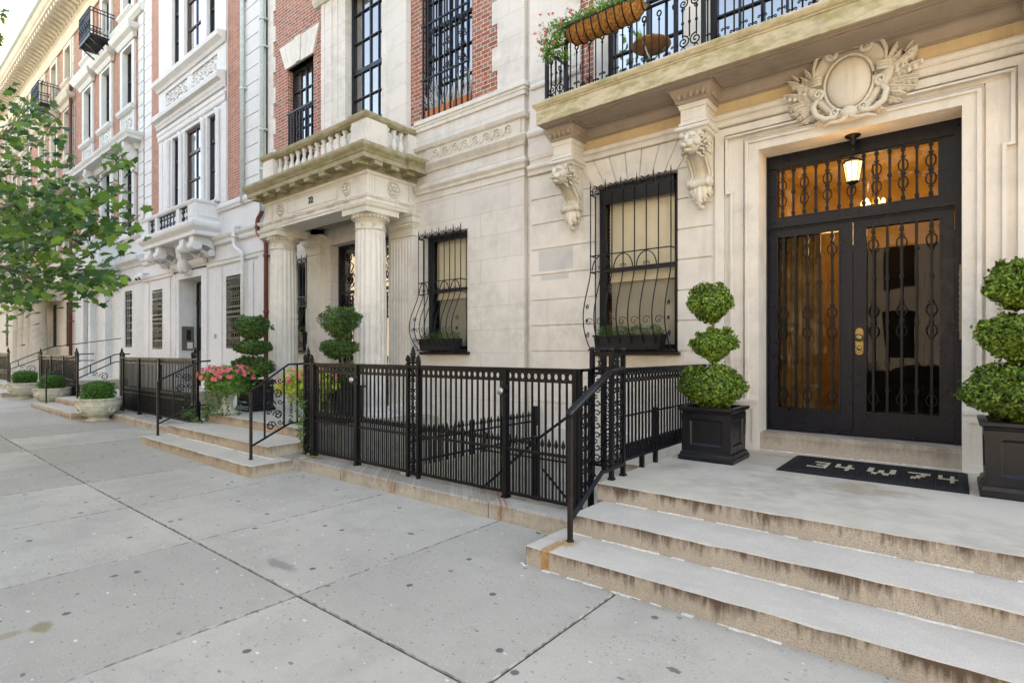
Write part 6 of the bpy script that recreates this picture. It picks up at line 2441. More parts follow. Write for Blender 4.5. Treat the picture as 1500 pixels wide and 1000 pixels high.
# bands
mb = MB()
FW = [(X0, W), (X1, W)]
mb.mould(FW, steps_prof([(0.03, 4.05), (0.05, 4.08), (0.05, 4.14), (0.08, 4.18)]))
mb.mould(FW, steps_prof([(0.05, 4.62), (0.08, 4.66), (0.08, 4.74), (0.14, 4.80), (0.16, 4.86), (0.06, 4.90)]))
mb.mould(FW, steps_prof([(0.05, 5.55), (0.07, 5.60), (0.10, 5.64), (0.10, 5.72), (0.05, 5.78)]))
BW = [(-20.9, W - 0.04), (-15.85, W - 0.04)]
mb.mould(BW, steps_prof([(0.02, 8.62), (0.04, 8.66), (0.04, 8.76), (0.07, 8.80), (0.07, 8.9)]))
for i in range(46):
    x = -20.85 + 4.95 * i / 45
    mb.box(x - 0.03, x + 0.03, W - 0.15, W - 0.04, 9.08, 9.16)
mb.mould(BW, steps_prof([(0.06, 9.0), (0.13, 9.17), (0.24, 9.22), (0.26, 9.32), (0.20, 9.42), (0.06, 9.46)]))
mb.mould(BW, steps_prof([(0.05, 10.25), (0.10, 10.32), (0.22, 10.40), (0.24, 10.52), (0.05, 10.58)]))
mb.build('string_course', M['white30'], h30)
# carved panel: rinceau of leafy scrolls with a shield
mb = MB()
pl = P2((0, W - 0.0, 0), (1, 0, 0))
rr = random.Random(11)
for sx in (-1, 1):
    for k in range(5):
        cx = -18.35 + sx * (0.45 + 0.33 * k)
        mb.tube([pl(cx + a, 9.87 + (0.04 if k % 2 else -0.04) + b2) for a, b2 in spiral(0.15, 1.5, PI * (k % 2), sx * (1 if k % 2 else -1), 16, 0.12)], [0.035 - 0.015 * i / 16 for i in range(17)], 6)
        for m_ in range(9):
            a = rr.uniform(0, 2 * PI)
            mb.ball(pl(cx + 0.16 * math.cos(a), 9.87 + 0.19 * math.sin(a)), (rr.uniform(0.03, 0.06), 0.035, rr.uniform(0.03, 0.06)), 6, 5)
mb.ball(pl(-18.35, 9.87), (0.20, 0.09, 0.26), 12, 8)
for k in range(14):
    a = 2 * PI * k / 14
    mb.ball(pl(-18.35 + 0.25 * math.cos(a), 9.87 + 0.29 * math.sin(a)), (0.05, 0.05, 0.05), 6, 5)
mb.build('carved_panel', M['white30'], h30)
for (a, b) in T3:
    wide = b - a > 1
    for (c, d) in ((6.0, 8.5), (10.7, 13.3)):
        window(h30, a, b, c, d, W + 0.08, 2 if wide else 1, ((0.72, 0.09), 0.36), 0.07, gm='glass', fm='browntrim' if wide else 'winp', mw=0.05)
mb = MB()
for x in (-20.0, -18.98, -17.31, -16.30):
    mb.cut()
    mb.lathe([(0.085, 5.85), (0.085, 5.95), (0.065, 6.0), (0.060, 8.30), (0.085, 8.38), (0.09, 8.5)], x, W - 0.07, 12)
mb.split('mullion_column', M['white30'], h30)
# balcony
QX0, QX1, QY = -20.5, -16.35, 6.25
QP = [(QX0, W), (QX0, QY), (QX1, QY), (QX1, W)]
mb = MB()
mb.mould(QP, [(-0.6, 4.86), (-0.02, 4.86), (0.0, 4.88), (0.0, 4.98), (0.03, 5.02), (0.06, 5.05), (0.10, 5.10), (0.12, 5.16), (0.12, 5.22), (0.10, 5.25), (0.03, 5.27), (0.0, 5.30), (-0.6, 5.30)])
b30 = mb.build('balcony', M['white30'], h30)
mb = MB()
mb.mould(QP, [(-0.16, 5.74), (0.0, 5.74), (0.02, 5.76), (0.04, 5.80), (0.04, 5.84), (-0.18, 5.85), (-0.16, 5.74)])
mb.build('balcony_cap', M['white30'], b30)
mb = MB()
piers = [(QX0, QX0 + 0.55), (QX0 + 1.12, QX0 + 1.34), (QX1 - 1.34, QX1 - 1.12), (QX1 - 0.5, QX1)]
for (a, b) in piers:
    mb.cut()
    mb.box(a, b, QY, QY + 0.14, 5.30, 5.745)
for xs in (QX0, QX1):
    mb.cut()
    s_ = 1 if xs == QX1 else -1
    mb.box(min(xs, xs - s_ * 0.14), max(xs, xs - s_ * 0.14), QY + 0.141, W, 5.301, 5.744)
    mb.box(min(xs, xs + s_ * 0.02), max(xs, xs + s_ * 0.02), QY + 0.08, W - 0.06, 5.38, 5.66)
mb.box(QX1 - 0.42, QX1 - 0.08, QY - 0.015, QY, 5.38, 5.66)
mb.split('balcony_pier', M['white30'], b30)
mb = MB()
pl = P2((0, QY + 0.07, 0), (1, 0, 0))
for (a, b) in ((piers[0][1], piers[1][0]), (piers[1][1], piers[2][0]), (piers[2][1], piers[3][0])):
    n = max(2, int((b - a) / 0.24))
    s = (b - a) / n
    for i in range(n):
        cx = a + s * (i + 0.5)
        for sx in (-1, 1):
            curl(mb, pl, cx + sx * s * 0.24, 5.62, s * 0.2, PI / 2, sx, 1.5, 0.012)
            curl(mb, pl, cx + sx * s * 0.24, 5.42, s * 0.2, -PI / 2, -sx, 1.5, 0.012)
        mb.tube([pl(cx, 5.3), pl(cx, 5.74)], 0.012, 4)
    mb.box(a, b, QY + 0.055, QY + 0.085, 5.30, 5.325)
    mb.box(a, b, QY + 0.055, QY + 0.085, 5.715, 5.74)
mb.build('iron_panel', M['iron'], b30)
# horizontal scroll consoles
for cx in (-20.1, -19.35, -17.45, -16.75):
    mb = MB()
    w_ = 0.16
    pts = []
    for i in range(20):
        u = i / 19
        y = W - 0.02 - 0.60 * u
        z = 4.50 + 0.20 * math.sin(PI * (0.15 + u * 0.75)) - 0.10 * (1 - u)
        pts.append((y, z))
    prof_ = [(y, z) for y, z in pts] + [(QY + 0.06, 4.86), (W, 4.86)]
    mb.ext(prof_, lambda p, q, a: (a, p, q), cx - w_, cx + w_, 0, False)
    for sx in (-1, 1):
        pls = P2((cx + sx * (w_ + 0.01), 0, 0), (0, 1, 0))
        mb.tube([pls(QY + 0.13 + a, 4.60 + b2) for a, b2 in spiral(0.145, 2.0, PI / 2, -1, 26, 0.1)], [0.032 - 0.014 * i / 26 for i in range(27)], 7)
        mb.tube([pls(W - 0.10 + a, 4.42 + b2) for a, b2 in spiral(0.10, 1.6, PI / 2, 1, 20, 0.1)], [0.026 - 0.012 * i / 20 for i in range(21)], 7)
        mb.tube([pls(y, z) for y, z in pts], 0.02, 6)
    mb.tube([(cx - w_ - 0.03, QY + 0.13, 4.60), (cx + w_ + 0.03, QY + 0.13, 4.60)], 0.135, 16)
    mb.tube([(cx - w_ - 0.02, W - 0.10, 4.42), (cx + w_ + 0.02, W - 0.10, 4.42)], 0.09, 14)
    for k in range(4):
        mb.ball((cx, W - 0.18 - 0.09 * k, 4.42 + 0.05 * k), (0.10 - 0.01 * k, 0.07, 0.05), 8, 6)
    mb.build('scroll_console', M['white30'], h30)
mb = MB()
mb.ext([(W - 0.03, 3.95), (W - 0.10, 3.93), (W - 0.17, 4.02), (W - 0.20, 4.2), (W - 0.34, 4.45), (W - 0.40, 4.86), (W, 4.86)], lambda p, q, a: (a, p, q), -18.52, -18.18)
for sx in (-1, 1):
    mb.ball((-18.35 + sx * 0.17, W - 0.22, 4.2), (0.05, 0.12, 0.22), 8, 6)
mb.ball((-18.35, W - 0.28, 4.2), (0.10, 0.08, 0.22), 10, 8)
mb.build('door_keystone', M['white30'], h30)
mb = MB()
mb.mould([(-19.6, W - 0.05), (-17.1, W - 0.05)], steps_prof([(0.02, 4.2), (0.06, 4.24), (0.10, 4.30), (0.12, 4.35), (0.03, 4.38)]))
mb.build('door_hood', M['white30'], h30)
# pipes
def pipe(label, pts, r, mat, brs=(), name='drainpipe', group='drainpipes on the fronts'):
    t = thing(name, label, 'drainpipe', pts[-1], group)
    mb = MB()
    # rounded corners
    P = [Vector(p) for p in pts]
    out = [P[0]]
    for i in range(1, len(P) - 1):
        a = (P[i - 1] - P[i]); b = (P[i + 1] - P[i])
        d = min(0.10, a.length * 0.4, b.length * 0.4)
        a.normalize(); b.normalize()
        for k in range(5):
            u = k / 4
            out.append((P[i] + a * d) * (1 - u) ** 2 + P[i] * 2 * u * (1 - u) + (P[i] + b * d) * u ** 2)
    out.append(P[-1])
    mb.tube(out, r, 10)
    mb.build('pipe', M[mat], t)
    mb = MB()
    for (x, y, z) in brs:
        mb.cut()
        mb.lathe([(r * 1.25, -0.03), (r * 1.25, 0.03)], x, y, 10, z)
        mb.box(x - r * 2.2, x + r * 2.2, y, y + r * 1.6, z - 0.015, z + 0.015)
    if brs:
        mb.split('bracket', M[mat], t)
    return t
pipe('green copper downpipe on the quoins of the white and brick house', [(-14.78, W - 0.08, 16), (-14.78, W - 0.08, 5.55)], 0.055, 'copper', [(-14.78, W - 0.08, z) for z in (14, 11, 8.6)])
pipe('green copper downpipe at the left corner of the red brick house', [(-13.62, W - 0.12, 16), (-13.62, W - 0.12, 5.15)], 0.055, 'copper', [(-13.62, W - 0.12, z) for z in (13, 10, 9.3, 7.2, 6.2)])
pipe('oxblood red downpipe with an elbow left of the portico', [(-13.62, W - 0.12, 5.45), (-13.62, W - 0.12, 5.12), (-13.86, W - 0.12, 4.98), (-13.86, W - 0.12, 4.62), (-13.42, W - 0.12, 4.35), (-13.42, W - 0.12, 0.2)], 0.055, 'redpipe', [(-13.86, W - 0.12, 4.78), (-13.42, W - 0.12, 4.0), (-13.42, W - 0.12, 2.6)])
pipe('white painted downpipe with an elbow on the white house', [(-15.10, W - 0.02, 4.98), (-15.10, W - 0.16, 4.98), (-15.10, W - 0.16, 4.45), (-14.72, W - 0.1, 4.2), (-14.72, W - 0.1, 0.5)], 0.05, 'whitepipe', [(-15.10, W - 0.16, 4.7)])
pipe('red downpipe between the two far pale houses', [(-31.55, W - 0.12, 14), (-31.55, W - 0.12, 0.4)], 0.07, 'redpipe', [(-31.55, W - 0.12, z) for z in (3, 6, 9)])
# cameras
for i, (x, lab) in enumerate(((-22.25, 'left one of the two white security cameras on the corner of the white house'), (-21.95, 'right one of the two white security cameras on the corner of the white house'))):
    t = thing('security_camera', lab, 'camera', (x, 6.7, 4.2), 'white security cameras')
    mb = MB()
    mb.ball((x, 6.66, 4.17), (0.095, 0.095, 0.085), 14, 10)
    mb.lathe([(0.10, 4.19), (0.10, 4.25), (0.04, 4.27)], x, 6.66, 14)
    mb.tube([(x, 6.66, 4.26), (x, 6.72, 4.33), (x, W, 4.33)], 0.03, 8)
    mb.build('housing', M['whiteplastic'], t)
    mb = MB()
    mb.ball((x + 0.02, 6.61, 4.135), 0.055, 10, 8)
    mb.build('lens_dome', M['black'], t)


# ================================================================== farther houses
def far_house(label, x0, x1, centers, brick, stone_, gap=0.0, portico=None, f2=(6.1, 8.85), bay=None, cornice=True, iron_b=None):
    h = house(label, x0, x1)
    g = gz((x0 + x1) / 2)
    ww = 0.52
    rec = [(x0 + 0.02, x1 - 0.02, 5.9, 16.2, W + 0.02, 1)]
    z = 5.9
    while z < 16.2:
        rec.append((x1 - 0.55, x1, z + 0.012, z + 0.398, W - 0.02, 0)); z += 0.41
    for c in centers:
        rec += [(c - ww - 0.30, c + ww + 0.30, f2[0] - 0.3, f2[1] + 0.3, W - 0.06, 0), (c - ww - 0.2, c + ww + 0.2, f2[0], f2[1] + 0.2, W - 0.045, 0)]
        rec += [(c - ww - 0.26, c + ww + 0.26, 9.55, 13.25, W - 0.05, 0), (c - ww - 0.12, c + ww + 0.12, 9.75, 10.45, W - 0.02, 0),
                (c - ww - 0.22, c + ww + 0.22, 14.0, 16.1, W - 0.05, 0)]
        rec += [(c - ww, c + ww, f2[0], f2[1], W + 0.35, None), (c - ww, c + ww, 10.72, 12.95, W + 0.35, None), (c - ww * 0.9, c + ww * 0.9, 14.3, 15.9, W + 0.35, None)]
        rec += [(c - 0.42, c + 0.42, 1.6 + g, 3.7 + g, W + 0.3, None)]
    mb = MB()
    mb.relief(x0, x1, -0.3, 16.8, W, 0, rec)
    mb.build('wall', [stone_, brick], h, fixn=False)
    body(h, x0, x1, 17.4, brick, W + 0.35)
    for c in centers:
        window(h, c - ww, c + ww, f2[0], f2[1], W + 0.15, 2, ((0.66, 0.08),), 0.07, gm='glass', mw=0.04)
        window(h, c - ww, c + ww, 10.72, 12.95, W + 0.15, 2, ((0.5, 0.06),), 0.07, gm='glass', mw=0.04)
        window(h, c - ww * 0.9, c + ww * 0.9, 14.3, 15.9, W + 0.15, 2, ((0.5, 0.06),), 0.07, gm='glass', mw=0.04)
        window(h, c - 0.42, c + 0.42, 1.6 + g, 3.7 + g, W + 0.2, 1, ((0.5, 0.06),), 0.07, gm='glassd')
        mb = MB()
        for k in range(5):
            x = c - 0.40 + 0.2 * k
            mb.box(x - 0.012, x + 0.012, W + 0.04, W + 0.064, 1.6 + g, 3.7 + g)
        for k in range(8):
            z = 1.65 + g + 0.28 * k
            mb.box(c - 0.42, c + 0.42, W + 0.03, W + 0.06, z, z + 0.022)
        mb.build('window_grille', M['iron'], h)
        mb = MB()
        rr = random.Random(int(c * 7))
        for k in range(16):
            mb.ball((c + rr.uniform(-0.45, 0.45), W - 0.03, 10.1 + rr.uniform(-0.24, 0.24)), (rr.uniform(0.04, 0.09), 0.05, rr.uniform(0.04, 0.10)), 6, 5)
        for sx in (-1, 1):
            pl = P2((0, W - 0.04, 0), (1, 0, 0))
            mb.tube([pl(c + sx * 0.28 + a, 10.1 + b2) for a, b2 in spiral(0.2, 1.4, 0, sx, 12, 0.1)], 0.03, 5)
        mb.build('carved_panel', stone_, h)
        mb = MB()
        mb.mould([(c - ww - 0.30, W - 0.05), (c + ww + 0.30, W - 0.05)], steps_prof([(0.04, 10.48), (0.12, 10.54), (0.14, 10.64), (0.04, 10.68)]))
        mb.cut()
        mb.mould([(c - ww - 0.36, W), (c - ww - 0.36, W - 0.06), (c + ww + 0.36, W - 0.06), (c + ww + 0.36, W)], steps_prof([(0.03, 13.05), (0.06, 13.1), (0.10, 13.2), (0.22, 13.28), (0.26, 13.38), (0.28, 13.46), (0.05, 13.52)]))
        mb.cut()
        mb.mould([(c - ww - 0.2, W - 0.05), (c + ww + 0.2, W - 0.05)], steps_prof([(0.05, 14.1), (0.14, 14.18), (0.14, 14.26)]))
        mb.split('window_hood', stone_, h)
    mb = MB()
    F = [(x0, W), (x1, W)]
    mb.mould(F, steps_prof([(0.04, 4.1), (0.10, 4.2), (0.10, 4.3)]))
    mb.cut()
    mb.mould(F, steps_prof([(0.04, 4.7), (0.10, 4.8), (0.22, 4.9), (0.24, 5.0), (0.06, 5.06)]))
    mb.cut()
    mb.mould(F, steps_prof([(0.06, 5.68), (0.14, 5.76), (0.16, 5.86), (0.05, 5.92)]))
    mb.cut()
    mb.mould(F, steps_prof([(0.06, 13.72), (0.16, 13.8), (0.20, 13.92), (0.05, 14.0)]))
    mb.split('string_course', stone_, h)
    if cornice:
        mb = MB()
        CF = [(x0, W), (x1, W)]
        mb.mould(CF, steps_prof([(0.05, 16.15), (0.09, 16.3), (0.05, 16.32), (0.05, 16.75), (0.16, 16.85), (0.20, 16.95), (0.85, 17.2), (0.86, 17.3), (0.92, 17.36), (0.98, 17.5), (1.0, 17.56), (0.9, 17.6)]))
        n = int((x1 - x0) / 0.45)
        for i in range(n):
            x = x0 + (x1 - x0) * (i + 0.5) / n
            mb.ext([(W, 16.95), (W - 0.18, 16.82), (W - 0.45, 16.95), (W - 0.78, 17.02), (W - 0.80, 17.18), (W, 17.2)], lambda p, q, a: (a, p, q), x - 0.11, x + 0.11)
        c_ = mb.build('cornice', M['cream'], h)
        mb = MB()
        mb.mould(CF, steps_prof([(0.96, 17.60), (1.08, 17.66), (1.10, 17.86), (1.0, 17.9)]))
        for i in range(n // 3):
            x = x0 + (x1 - x0) * (i + 0.5) / (n // 3)
            mb.ball((x, W - 1.04, 17.98), (0.14, 0.06, 0.14), 8, 6)
        mb.build('gutter', M['copper'], c_)
    for (bx, bz) in iron_b or ():
        mb = MB()
        mb.box(bx - 0.75, bx + 0.75, W - 0.8, W, bz - 0.12, bz)
        for k in range(3):
            mb.tube([(bx - 0.6 + 0.6 * k, W, bz - 0.6), (bx - 0.6 + 0.6 * k, W - 0.5, bz - 0.3), (bx - 0.6 + 0.6 * k, W - 0.75, bz - 0.12)], 0.03, 5)
        for z in (bz + 0.08, bz + 0.85, bz + 0.98):
            mb.box(bx - 0.75, bx + 0.75, W - 0.80, W - 0.77, z, z + 0.03)
            mb.box(bx - 0.75, bx - 0.72, W - 0.77, W, z, z + 0.03)
            mb.box(bx + 0.72, bx + 0.75, W - 0.77, W, z, z + 0.03)
        for i in range(14):
            x = bx - 0.74 + 1.48 * i / 13
            mb.box(x - 0.010, x + 0.010, W - 0.795, W - 0.775, bz, bz + 0.98)
        for i in range(7):
            y = W - 0.78 + 0.11 * i
            for x in (bx - 0.735, bx + 0.735):
                mb.box(x - 0.01, x + 0.01, y - 0.01, y + 0.01, bz, bz + 0.98)
        for i in range(6):
            pl = P2((bx, W - 0.80, 0), (1, 0, 0))
            ring2(mb, pl, -0.62 + 0.248 * i, bz + 0.45, 0.10, 0.014, k=8)
        mb.build('iron_balcony', M['iron'], h)
    return h


h28 = far_house('soft pink brick house with a pale box balcony over a recessed porch', -31.5, -22.40, (-24.1, -26.7, -29.25), M['brick28'], M['white28'], iron_b=((-26.45, 13.8),))
# long second floor hood with consoles
mb = MB()
mb.mould([(-30.4, W - 0.0), (-30.4, W - 0.06), (-22.95, W - 0.06), (-22.95, W)], steps_prof([(0.05, 8.9), (0.10, 9.0), (0.12, 9.08), (0.42, 9.14), (0.44, 9.22), (0.50, 9.30), (0.52, 9.38), (0.1, 9.46)]))
hd = mb.build('long_hood', M['white28'], h28)
mb = MB()
for x in (-30.2, -28.0, -25.4, -23.2):
    mb.cut()
    mb.ext([(W, 8.1), (W - 0.14, 8.15), (W - 0.20, 8.5), (W - 0.40, 8.8), (W - 0.44, 9.12), (W, 9.12)], lambda p, q, a: (a, p, q), x - 0.13, x + 0.13)
    mb.tube([(x - 0.15, W - 0.34, 8.92), (x + 0.15, W - 0.34, 8.92)], 0.12, 12)
mb.split('hood_console', M['white28'], hd)
# box balcony and porch
mb = MB()
GP = [(-29.2, W), (-29.2, 6.15), (-24.9, 6.15), (-24.9, W)]
mb.mould(GP, [(-0.6, 4.62), (-0.1, 4.62), (-0.06, 4.72), (0.04, 4.8), (0.08, 4.92), (0.08, 4.98), (0.0, 5.0), (0.0, 5.60), (0.03, 5.62), (0.08, 5.70), (0.10, 5.78), (-0.6, 5.80)])
mb.box(-28.9, -25.2, 6.13, 6.15, 5.08, 5.52)
mb.box(-24.9, -24.88, 6.3, W - 0.1, 5.08, 5.52)
gb = mb.build('box_balcony', M['white28'], h28)
mb = MB()
for x in (-28.9, -27.9, -26.2, -25.2):
    mb.cut()
    mb.ext([(W, 3.9), (W - 0.15, 3.95), (W - 0.22, 4.3), (W - 0.5, 4.45), (W - 0.62, 4.62), (W, 4.62)], lambda p, q, a: (a, p, q), x - 0.14, x + 0.14)
    mb.tube([(x - 0.16, W - 0.50, 4.5), (x + 0.16, W - 0.50, 4.5)], 0.13, 12)
mb.split('balcony_console', M['white28'], gb)
mb = MB()
for (a, b) in ((-29.6, -29.1), (-28.35, -28.05), (-26.35, -26.05)):
    mb.cut()
    mb.box(a, b, W - 0.22, W, 0.4, 3.95)
    mb.box(a - 0.05, b + 0.05, W - 0.27, W, 3.95, 4.1)
mb.split('porch_pilaster', M['white28'], h28)

h26 = far_house('cream stone house with big round porch columns near the left edge', -40.3, -31.5, (-32.5, -35.1, -37.6), M['brick28'], M['cream'], iron_b=((-34.9, 13.6),))
mb = MB()
mb.mould([(-39.2, W), (-39.2, 5.9), (-33.4, 5.9), (-33.4, W)], [(-1.0, 4.05), (0, 4.05), (0.02, 4.2), (0.05, 4.22), (0.05, 4.5), (0.12, 4.6), (0.3, 4.72), (0.34, 4.86), (-1.0, 4.95)])
mb.build('porch_entablature', M['cream'], h26)
for (x, y) in ((-34.6, 6.2), (-36.0, 6.2), (-37.4, 6.2), (-38.8, 6.2)):
    mb = MB()
    mb.lathe([(0.42, 0.5), (0.42, 0.6), (0.36, 0.66), (0.35, 1.5), (0.30, 3.75), (0.36, 3.82), (0.42, 3.95), (0.44, 4.06)], x, y, 24)
    mb.build('porch_column', M['cream'], h26)
mb = MB()
mb.mould([(-40.2, W), (-40.2, W - 0.06), (-32.0, W - 0.06), (-32.0, W)], steps_prof([(0.05, 9.0), (0.10, 9.1), (0.40, 9.16), (0.46, 9.3), (0.1, 9.4)]))
mb.build('long_hood', M['cream'], h26)
h24 = far_house('brick and cream stone house fading out at the left edge', -49.5, -40.3, (-42.0, -44.6, -47.2), M['brick28'], M['cream'])
h22 = far_house('last cream stone house at the end of the row', -62, -49.5, (-51.5, -54.5, -57.5), M['brick28'], M['cream'])
t = thing('apartment_block', 'pale tall apartment block showing above the cornice at the left edge', 'building', (-75, 20, 0))
mb = MB()
rec = []
for i in range(8):
    for k in range(12):
        rec.append((-84 + 2.3 * i, -82.8 + 2.3 * i, 3 + 2.8 * k, 4.6 + 2.8 * k, 7.2, 1))
mb.relief(-86, -64, 0, 31.0, 7.0, 0, rec)
mb.add([(-64, 7, 0), (-64, 20, 0), (-64, 20, 31.0), (-64, 7, 31.0)], [(0, 1, 2, 3)])
mb.add([(-86, 7, 31.0), (-64, 7, 31.0), (-64, 20, 31.0), (-86, 20, 31.0)], [(0, 1, 2, 3)])
mb.build('wall', [M['cream'], M['glassd']], t, fixn=False)

# ---- far side of the street (seen mirrored in the glass, and it shades the lower fronts)
OY = -16.0
oc = [((0.46, 0.40, 0.36), 14.2), ((0.55, 0.50, 0.42), 15.0), ((0.42, 0.34, 0.30), 13.6), ((0.60, 0.56, 0.50), 15.4), ((0.42, 0.38, 0.35), 14.0), ((0.5, 0.45, 0.38), 15.5)]
labs = ['brown brick house', 'tan stone house', 'dark red brick house', 'pale limestone house', 'dark brown house', 'cream house']
for i in range(14):
    a = -86 + 8.0 * i
    c, hh = oc[i % 6]
    t = thing('town_house', labs[i % 6] + ' across the street, ' + ('first', 'second', 'third', 'fourth', 'fifth', 'sixth', 'seventh', 'eighth', 'ninth', 'tenth', 'eleventh', 'twelfth', 'thirteenth', 'fourteenth')[i] + ' in the opposite row', 'house', (a + 4, OY, 0), 'houses across the street')
    rec = []
    for j in range(3):
        for k in range(4):
            rec.append((a + 1.0 + 2.4 * j, a + 2.2 + 2.4 * j, 1.4 + 3.1 * k, 3.4 + 3.1 * k, 0.25, 1))
    low = 10.6                                    # narrow notch at some party walls, added to let sun strips through
    lw = (0.0, 1.3, 0.0, 0.9, 1.6, 0.0, 1.1)[i % 7]
    mb = MB()
    mb.relief(a + lw + 0.02, a + 7.98, -0.5, hh, 0, 0, rec)
    if lw:
        mb.relief(a, a + lw + 0.02, -0.5, low, 0.05, 0, [])
    mb.v = [(p[0], OY - p[1], p[2]) for p in mb.v]
    mb.box(a + lw + 0.02, a + 7.98, OY - 10, OY - 0.27, -0.5, hh - 0.01)
    if lw:
        mb.box(a, a + lw, OY - 10, OY - 0.27, -0.5, low - 0.01)
    mb.box(a + lw, a + 8, OY, OY + 0.5, hh - 0.5, hh)
    key = 'opp%d' % (i % 6)
    if key not in M:
        M[key] = stone(key, c, streak=0.3)
    mb.build('wall', [M[key], M['glassd']], t, fixn=False)

# ================================================================== square planters and topiaries
def square_planter(label, cx, cy, z0, s, h, group='square black planters'):
    t = thing('square_planter', label, 'planter', (cx, cy, z0), group)
    a = s / 2
    mb = MB()
    P_ = [(cx - a, cy - a), (cx + a, cy - a), (cx + a, cy + a), (cx - a, cy + a)]
    b = a * 0.90
    Pb = [(cx - b, cy - b), (cx + b, cy - b), (cx + b, cy + b), (cx - b, cy + b)]
    # body, slightly tapered, with sunk panels
    t0, t1 = z0 + 0.10, z0 + h - 0.07
    for (dx, dy) in ((0, -1), (1, 0), (0, 1), (-1, 0)):
        ax = (-dy, dx)
        def pt(u, v, d):
            return (cx + dx * (b * (0.97 + 0.03 * v) - d) + ax[0] * u * b * (0.97 + 0.03 * v), cy + dy * (b * (0.97 + 0.03 * v) - d) + ax[1] * u * b * (0.97 + 0.03 * v), t0 + (t1 - t0) * v)
        us = [-1, -0.66, -0.60, 0.60, 0.66, 1]
        vs_ = [0, 0.16, 0.21, 0.80, 0.85, 1]
        g = [[pt(u, v, 0.018 if (0.62 > abs(u)) and 0.18 < v < 0.82 else 0.0) for v in vs_] for u in us]
        V = [p for r_ in g for p in r_]
        F = [(i * 6 + j, (i + 1) * 6 + j, (i + 1) * 6 + j + 1, i * 6 + j + 1) for i in range(5) for j in range(5)]
        mb.add(V, F)
    o = mb.build('body', M['planter'], t)
    mb = MB()
    mb.mould(P_, [(-0.08, z0 + 0.0), (-0.005, z0), (0.0, z0 + 0.012), (0.0, z0 + 0.045), (-0.012, z0 + 0.055), (-0.02, z0 + 0.085), (-0.045, z0 + 0.105), (-0.08, z0 + 0.11)], closed=True)
    mb.build('foot', M['planter'], t)
    mb = MB()
    mb.mould(P_, [(-0.075, z0 + h - 0.075), (-0.04, z0 + h - 0.07), (-0.03, z0 + h - 0.045), (-0.004, z0 + h - 0.035), (0.0, z0 + h - 0.028), (0.0, z0 + h - 0.004), (-0.004, z0 + h), (-0.055, z0 + h), (-0.06, z0 + h - 0.06)], closed=True)
    mb.build('rim', M['planter'], t)
    mb = MB()
    mb.box(cx - a + 0.05, cx + a - 0.05, cy - a + 0.05, cy + a - 0.05, z0 + h - 0.1, z0 + h - 0.06)
    mb.build('soil', M['soil'], t)
    return t


def topiary(label, cx, cy, z0, balls, n, leaf_s=0.033, mat='box', seed=1, stem_from=None, flat=False):
    t = thing('topiary', label, 'topiary', (cx, cy, z0), 'clipped cloud topiaries')
    mb = MB()
    rr = random.Random(seed)
    top = balls[0][2]
    zs = [z0 + (top - z0) * i / 8 for i in range(9)]
    mb.tube([(cx + rr.uniform(-0.012, 0.012), cy + rr.uniform(-0.012, 0.012), z) for z in zs], [0.022 - 0.010 * i / 8 for i in range(9)], 7)
    for (bx, by, bz, r, rz) in balls:
        for k in range(16):
            a = rr.uniform(0, 2 * PI)
            u = rr.uniform(0.5, 0.85)
            e = rr.uniform(-0.4, 0.9)
            mb.tube([(cx, cy, bz - rz * 0.95), (cx + (bx - cx) + math.cos(a) * r * u * 0.5, cy + math.sin(a) * r * u * 0.5, bz - rz * 0.45), (bx + math.cos(a) * r * u, by + math.sin(a) * r * u, bz + rz * e * 0.6)], [0.007, 0.005, 0.002], 4)
    mb.build('stem', M['twig'], t)
    L = LeafCloud(seed)
    mb = MB()
    for (bx, by, bz, r, rz) in balls:
        k = int(n * (r / 0.25) ** 2)
        L.blob((bx, by, bz), (r * 0.97, r * 0.97, rz * 0.97), k, leaf_s, 0.60, 0.10, upness=0.2, cone=0.42)
        for q in range(30):                      # tufts that break the outline
            a = rr.uniform(0, 2 * PI); e = rr.uniform(-0.7, 1.2)
            q_ = rr.uniform(0.86, 1.08) * (1.0 if e > -0.1 else 0.72)
            s_ = rr.uniform(0.025, 0.055)
            L.blob((bx + r * q_ * math.cos(a) * math.cos(e), by + r * q_ * math.sin(a) * math.cos(e), bz + rz * q_ * math.sin(e)), (s_, s_, s_ * 1.1), k // 75, leaf_s, 0.1)
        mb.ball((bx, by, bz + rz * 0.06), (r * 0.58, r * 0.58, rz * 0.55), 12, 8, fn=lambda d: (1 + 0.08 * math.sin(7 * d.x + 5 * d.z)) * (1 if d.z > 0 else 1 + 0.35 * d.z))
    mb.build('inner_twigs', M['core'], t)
    L.build('foliage', M[mat], t)
    return t


square_planter('black square panelled planter left of the lit double doors', -2.05, 6.04, 0.44, 0.58, 0.57)
topiary('three-tier boxwood topiary left of the lit double doors', -2.06, 6.04, 0.95,
        [(-2.09, 6.04, 2.12, 0.245, 0.225), (-2.06, 6.04, 1.665, 0.235, 0.19), (-2.06, 6.04, 1.20, 0.355, 0.26)], 4600, seed=21)
square_planter('black square panelled planter cut by the right picture edge', 0.47, 6.09, 0.44, 0.64, 0.60)
topiary('three-tier boxwood topiary at the right picture edge', 0.46, 6.09, 0.98,
        [(0.46, 6.09, 2.13, 0.29, 0.22), (0.46, 6.09, 1.70, 0.345, 0.215), (0.46, 6.09, 1.25, 0.43, 0.28)], 4600, seed=22)
square_planter('black square planter behind the pink flowers left of the portico', -10.82, 5.25, 0.44, 0.56, 0.60)
topiary('three-tier dark boxwood topiary behind the pink flowers', -10.82, 5.2, 1.0,
        [(-10.83, 5.2, 2.07, 0.36, 0.25), (-10.80, 5.2, 1.67, 0.38, 0.15), (-10.77, 5.2, 1.28, 0.42, 0.22)], 2400, 0.034, 'boxdark', seed=23)
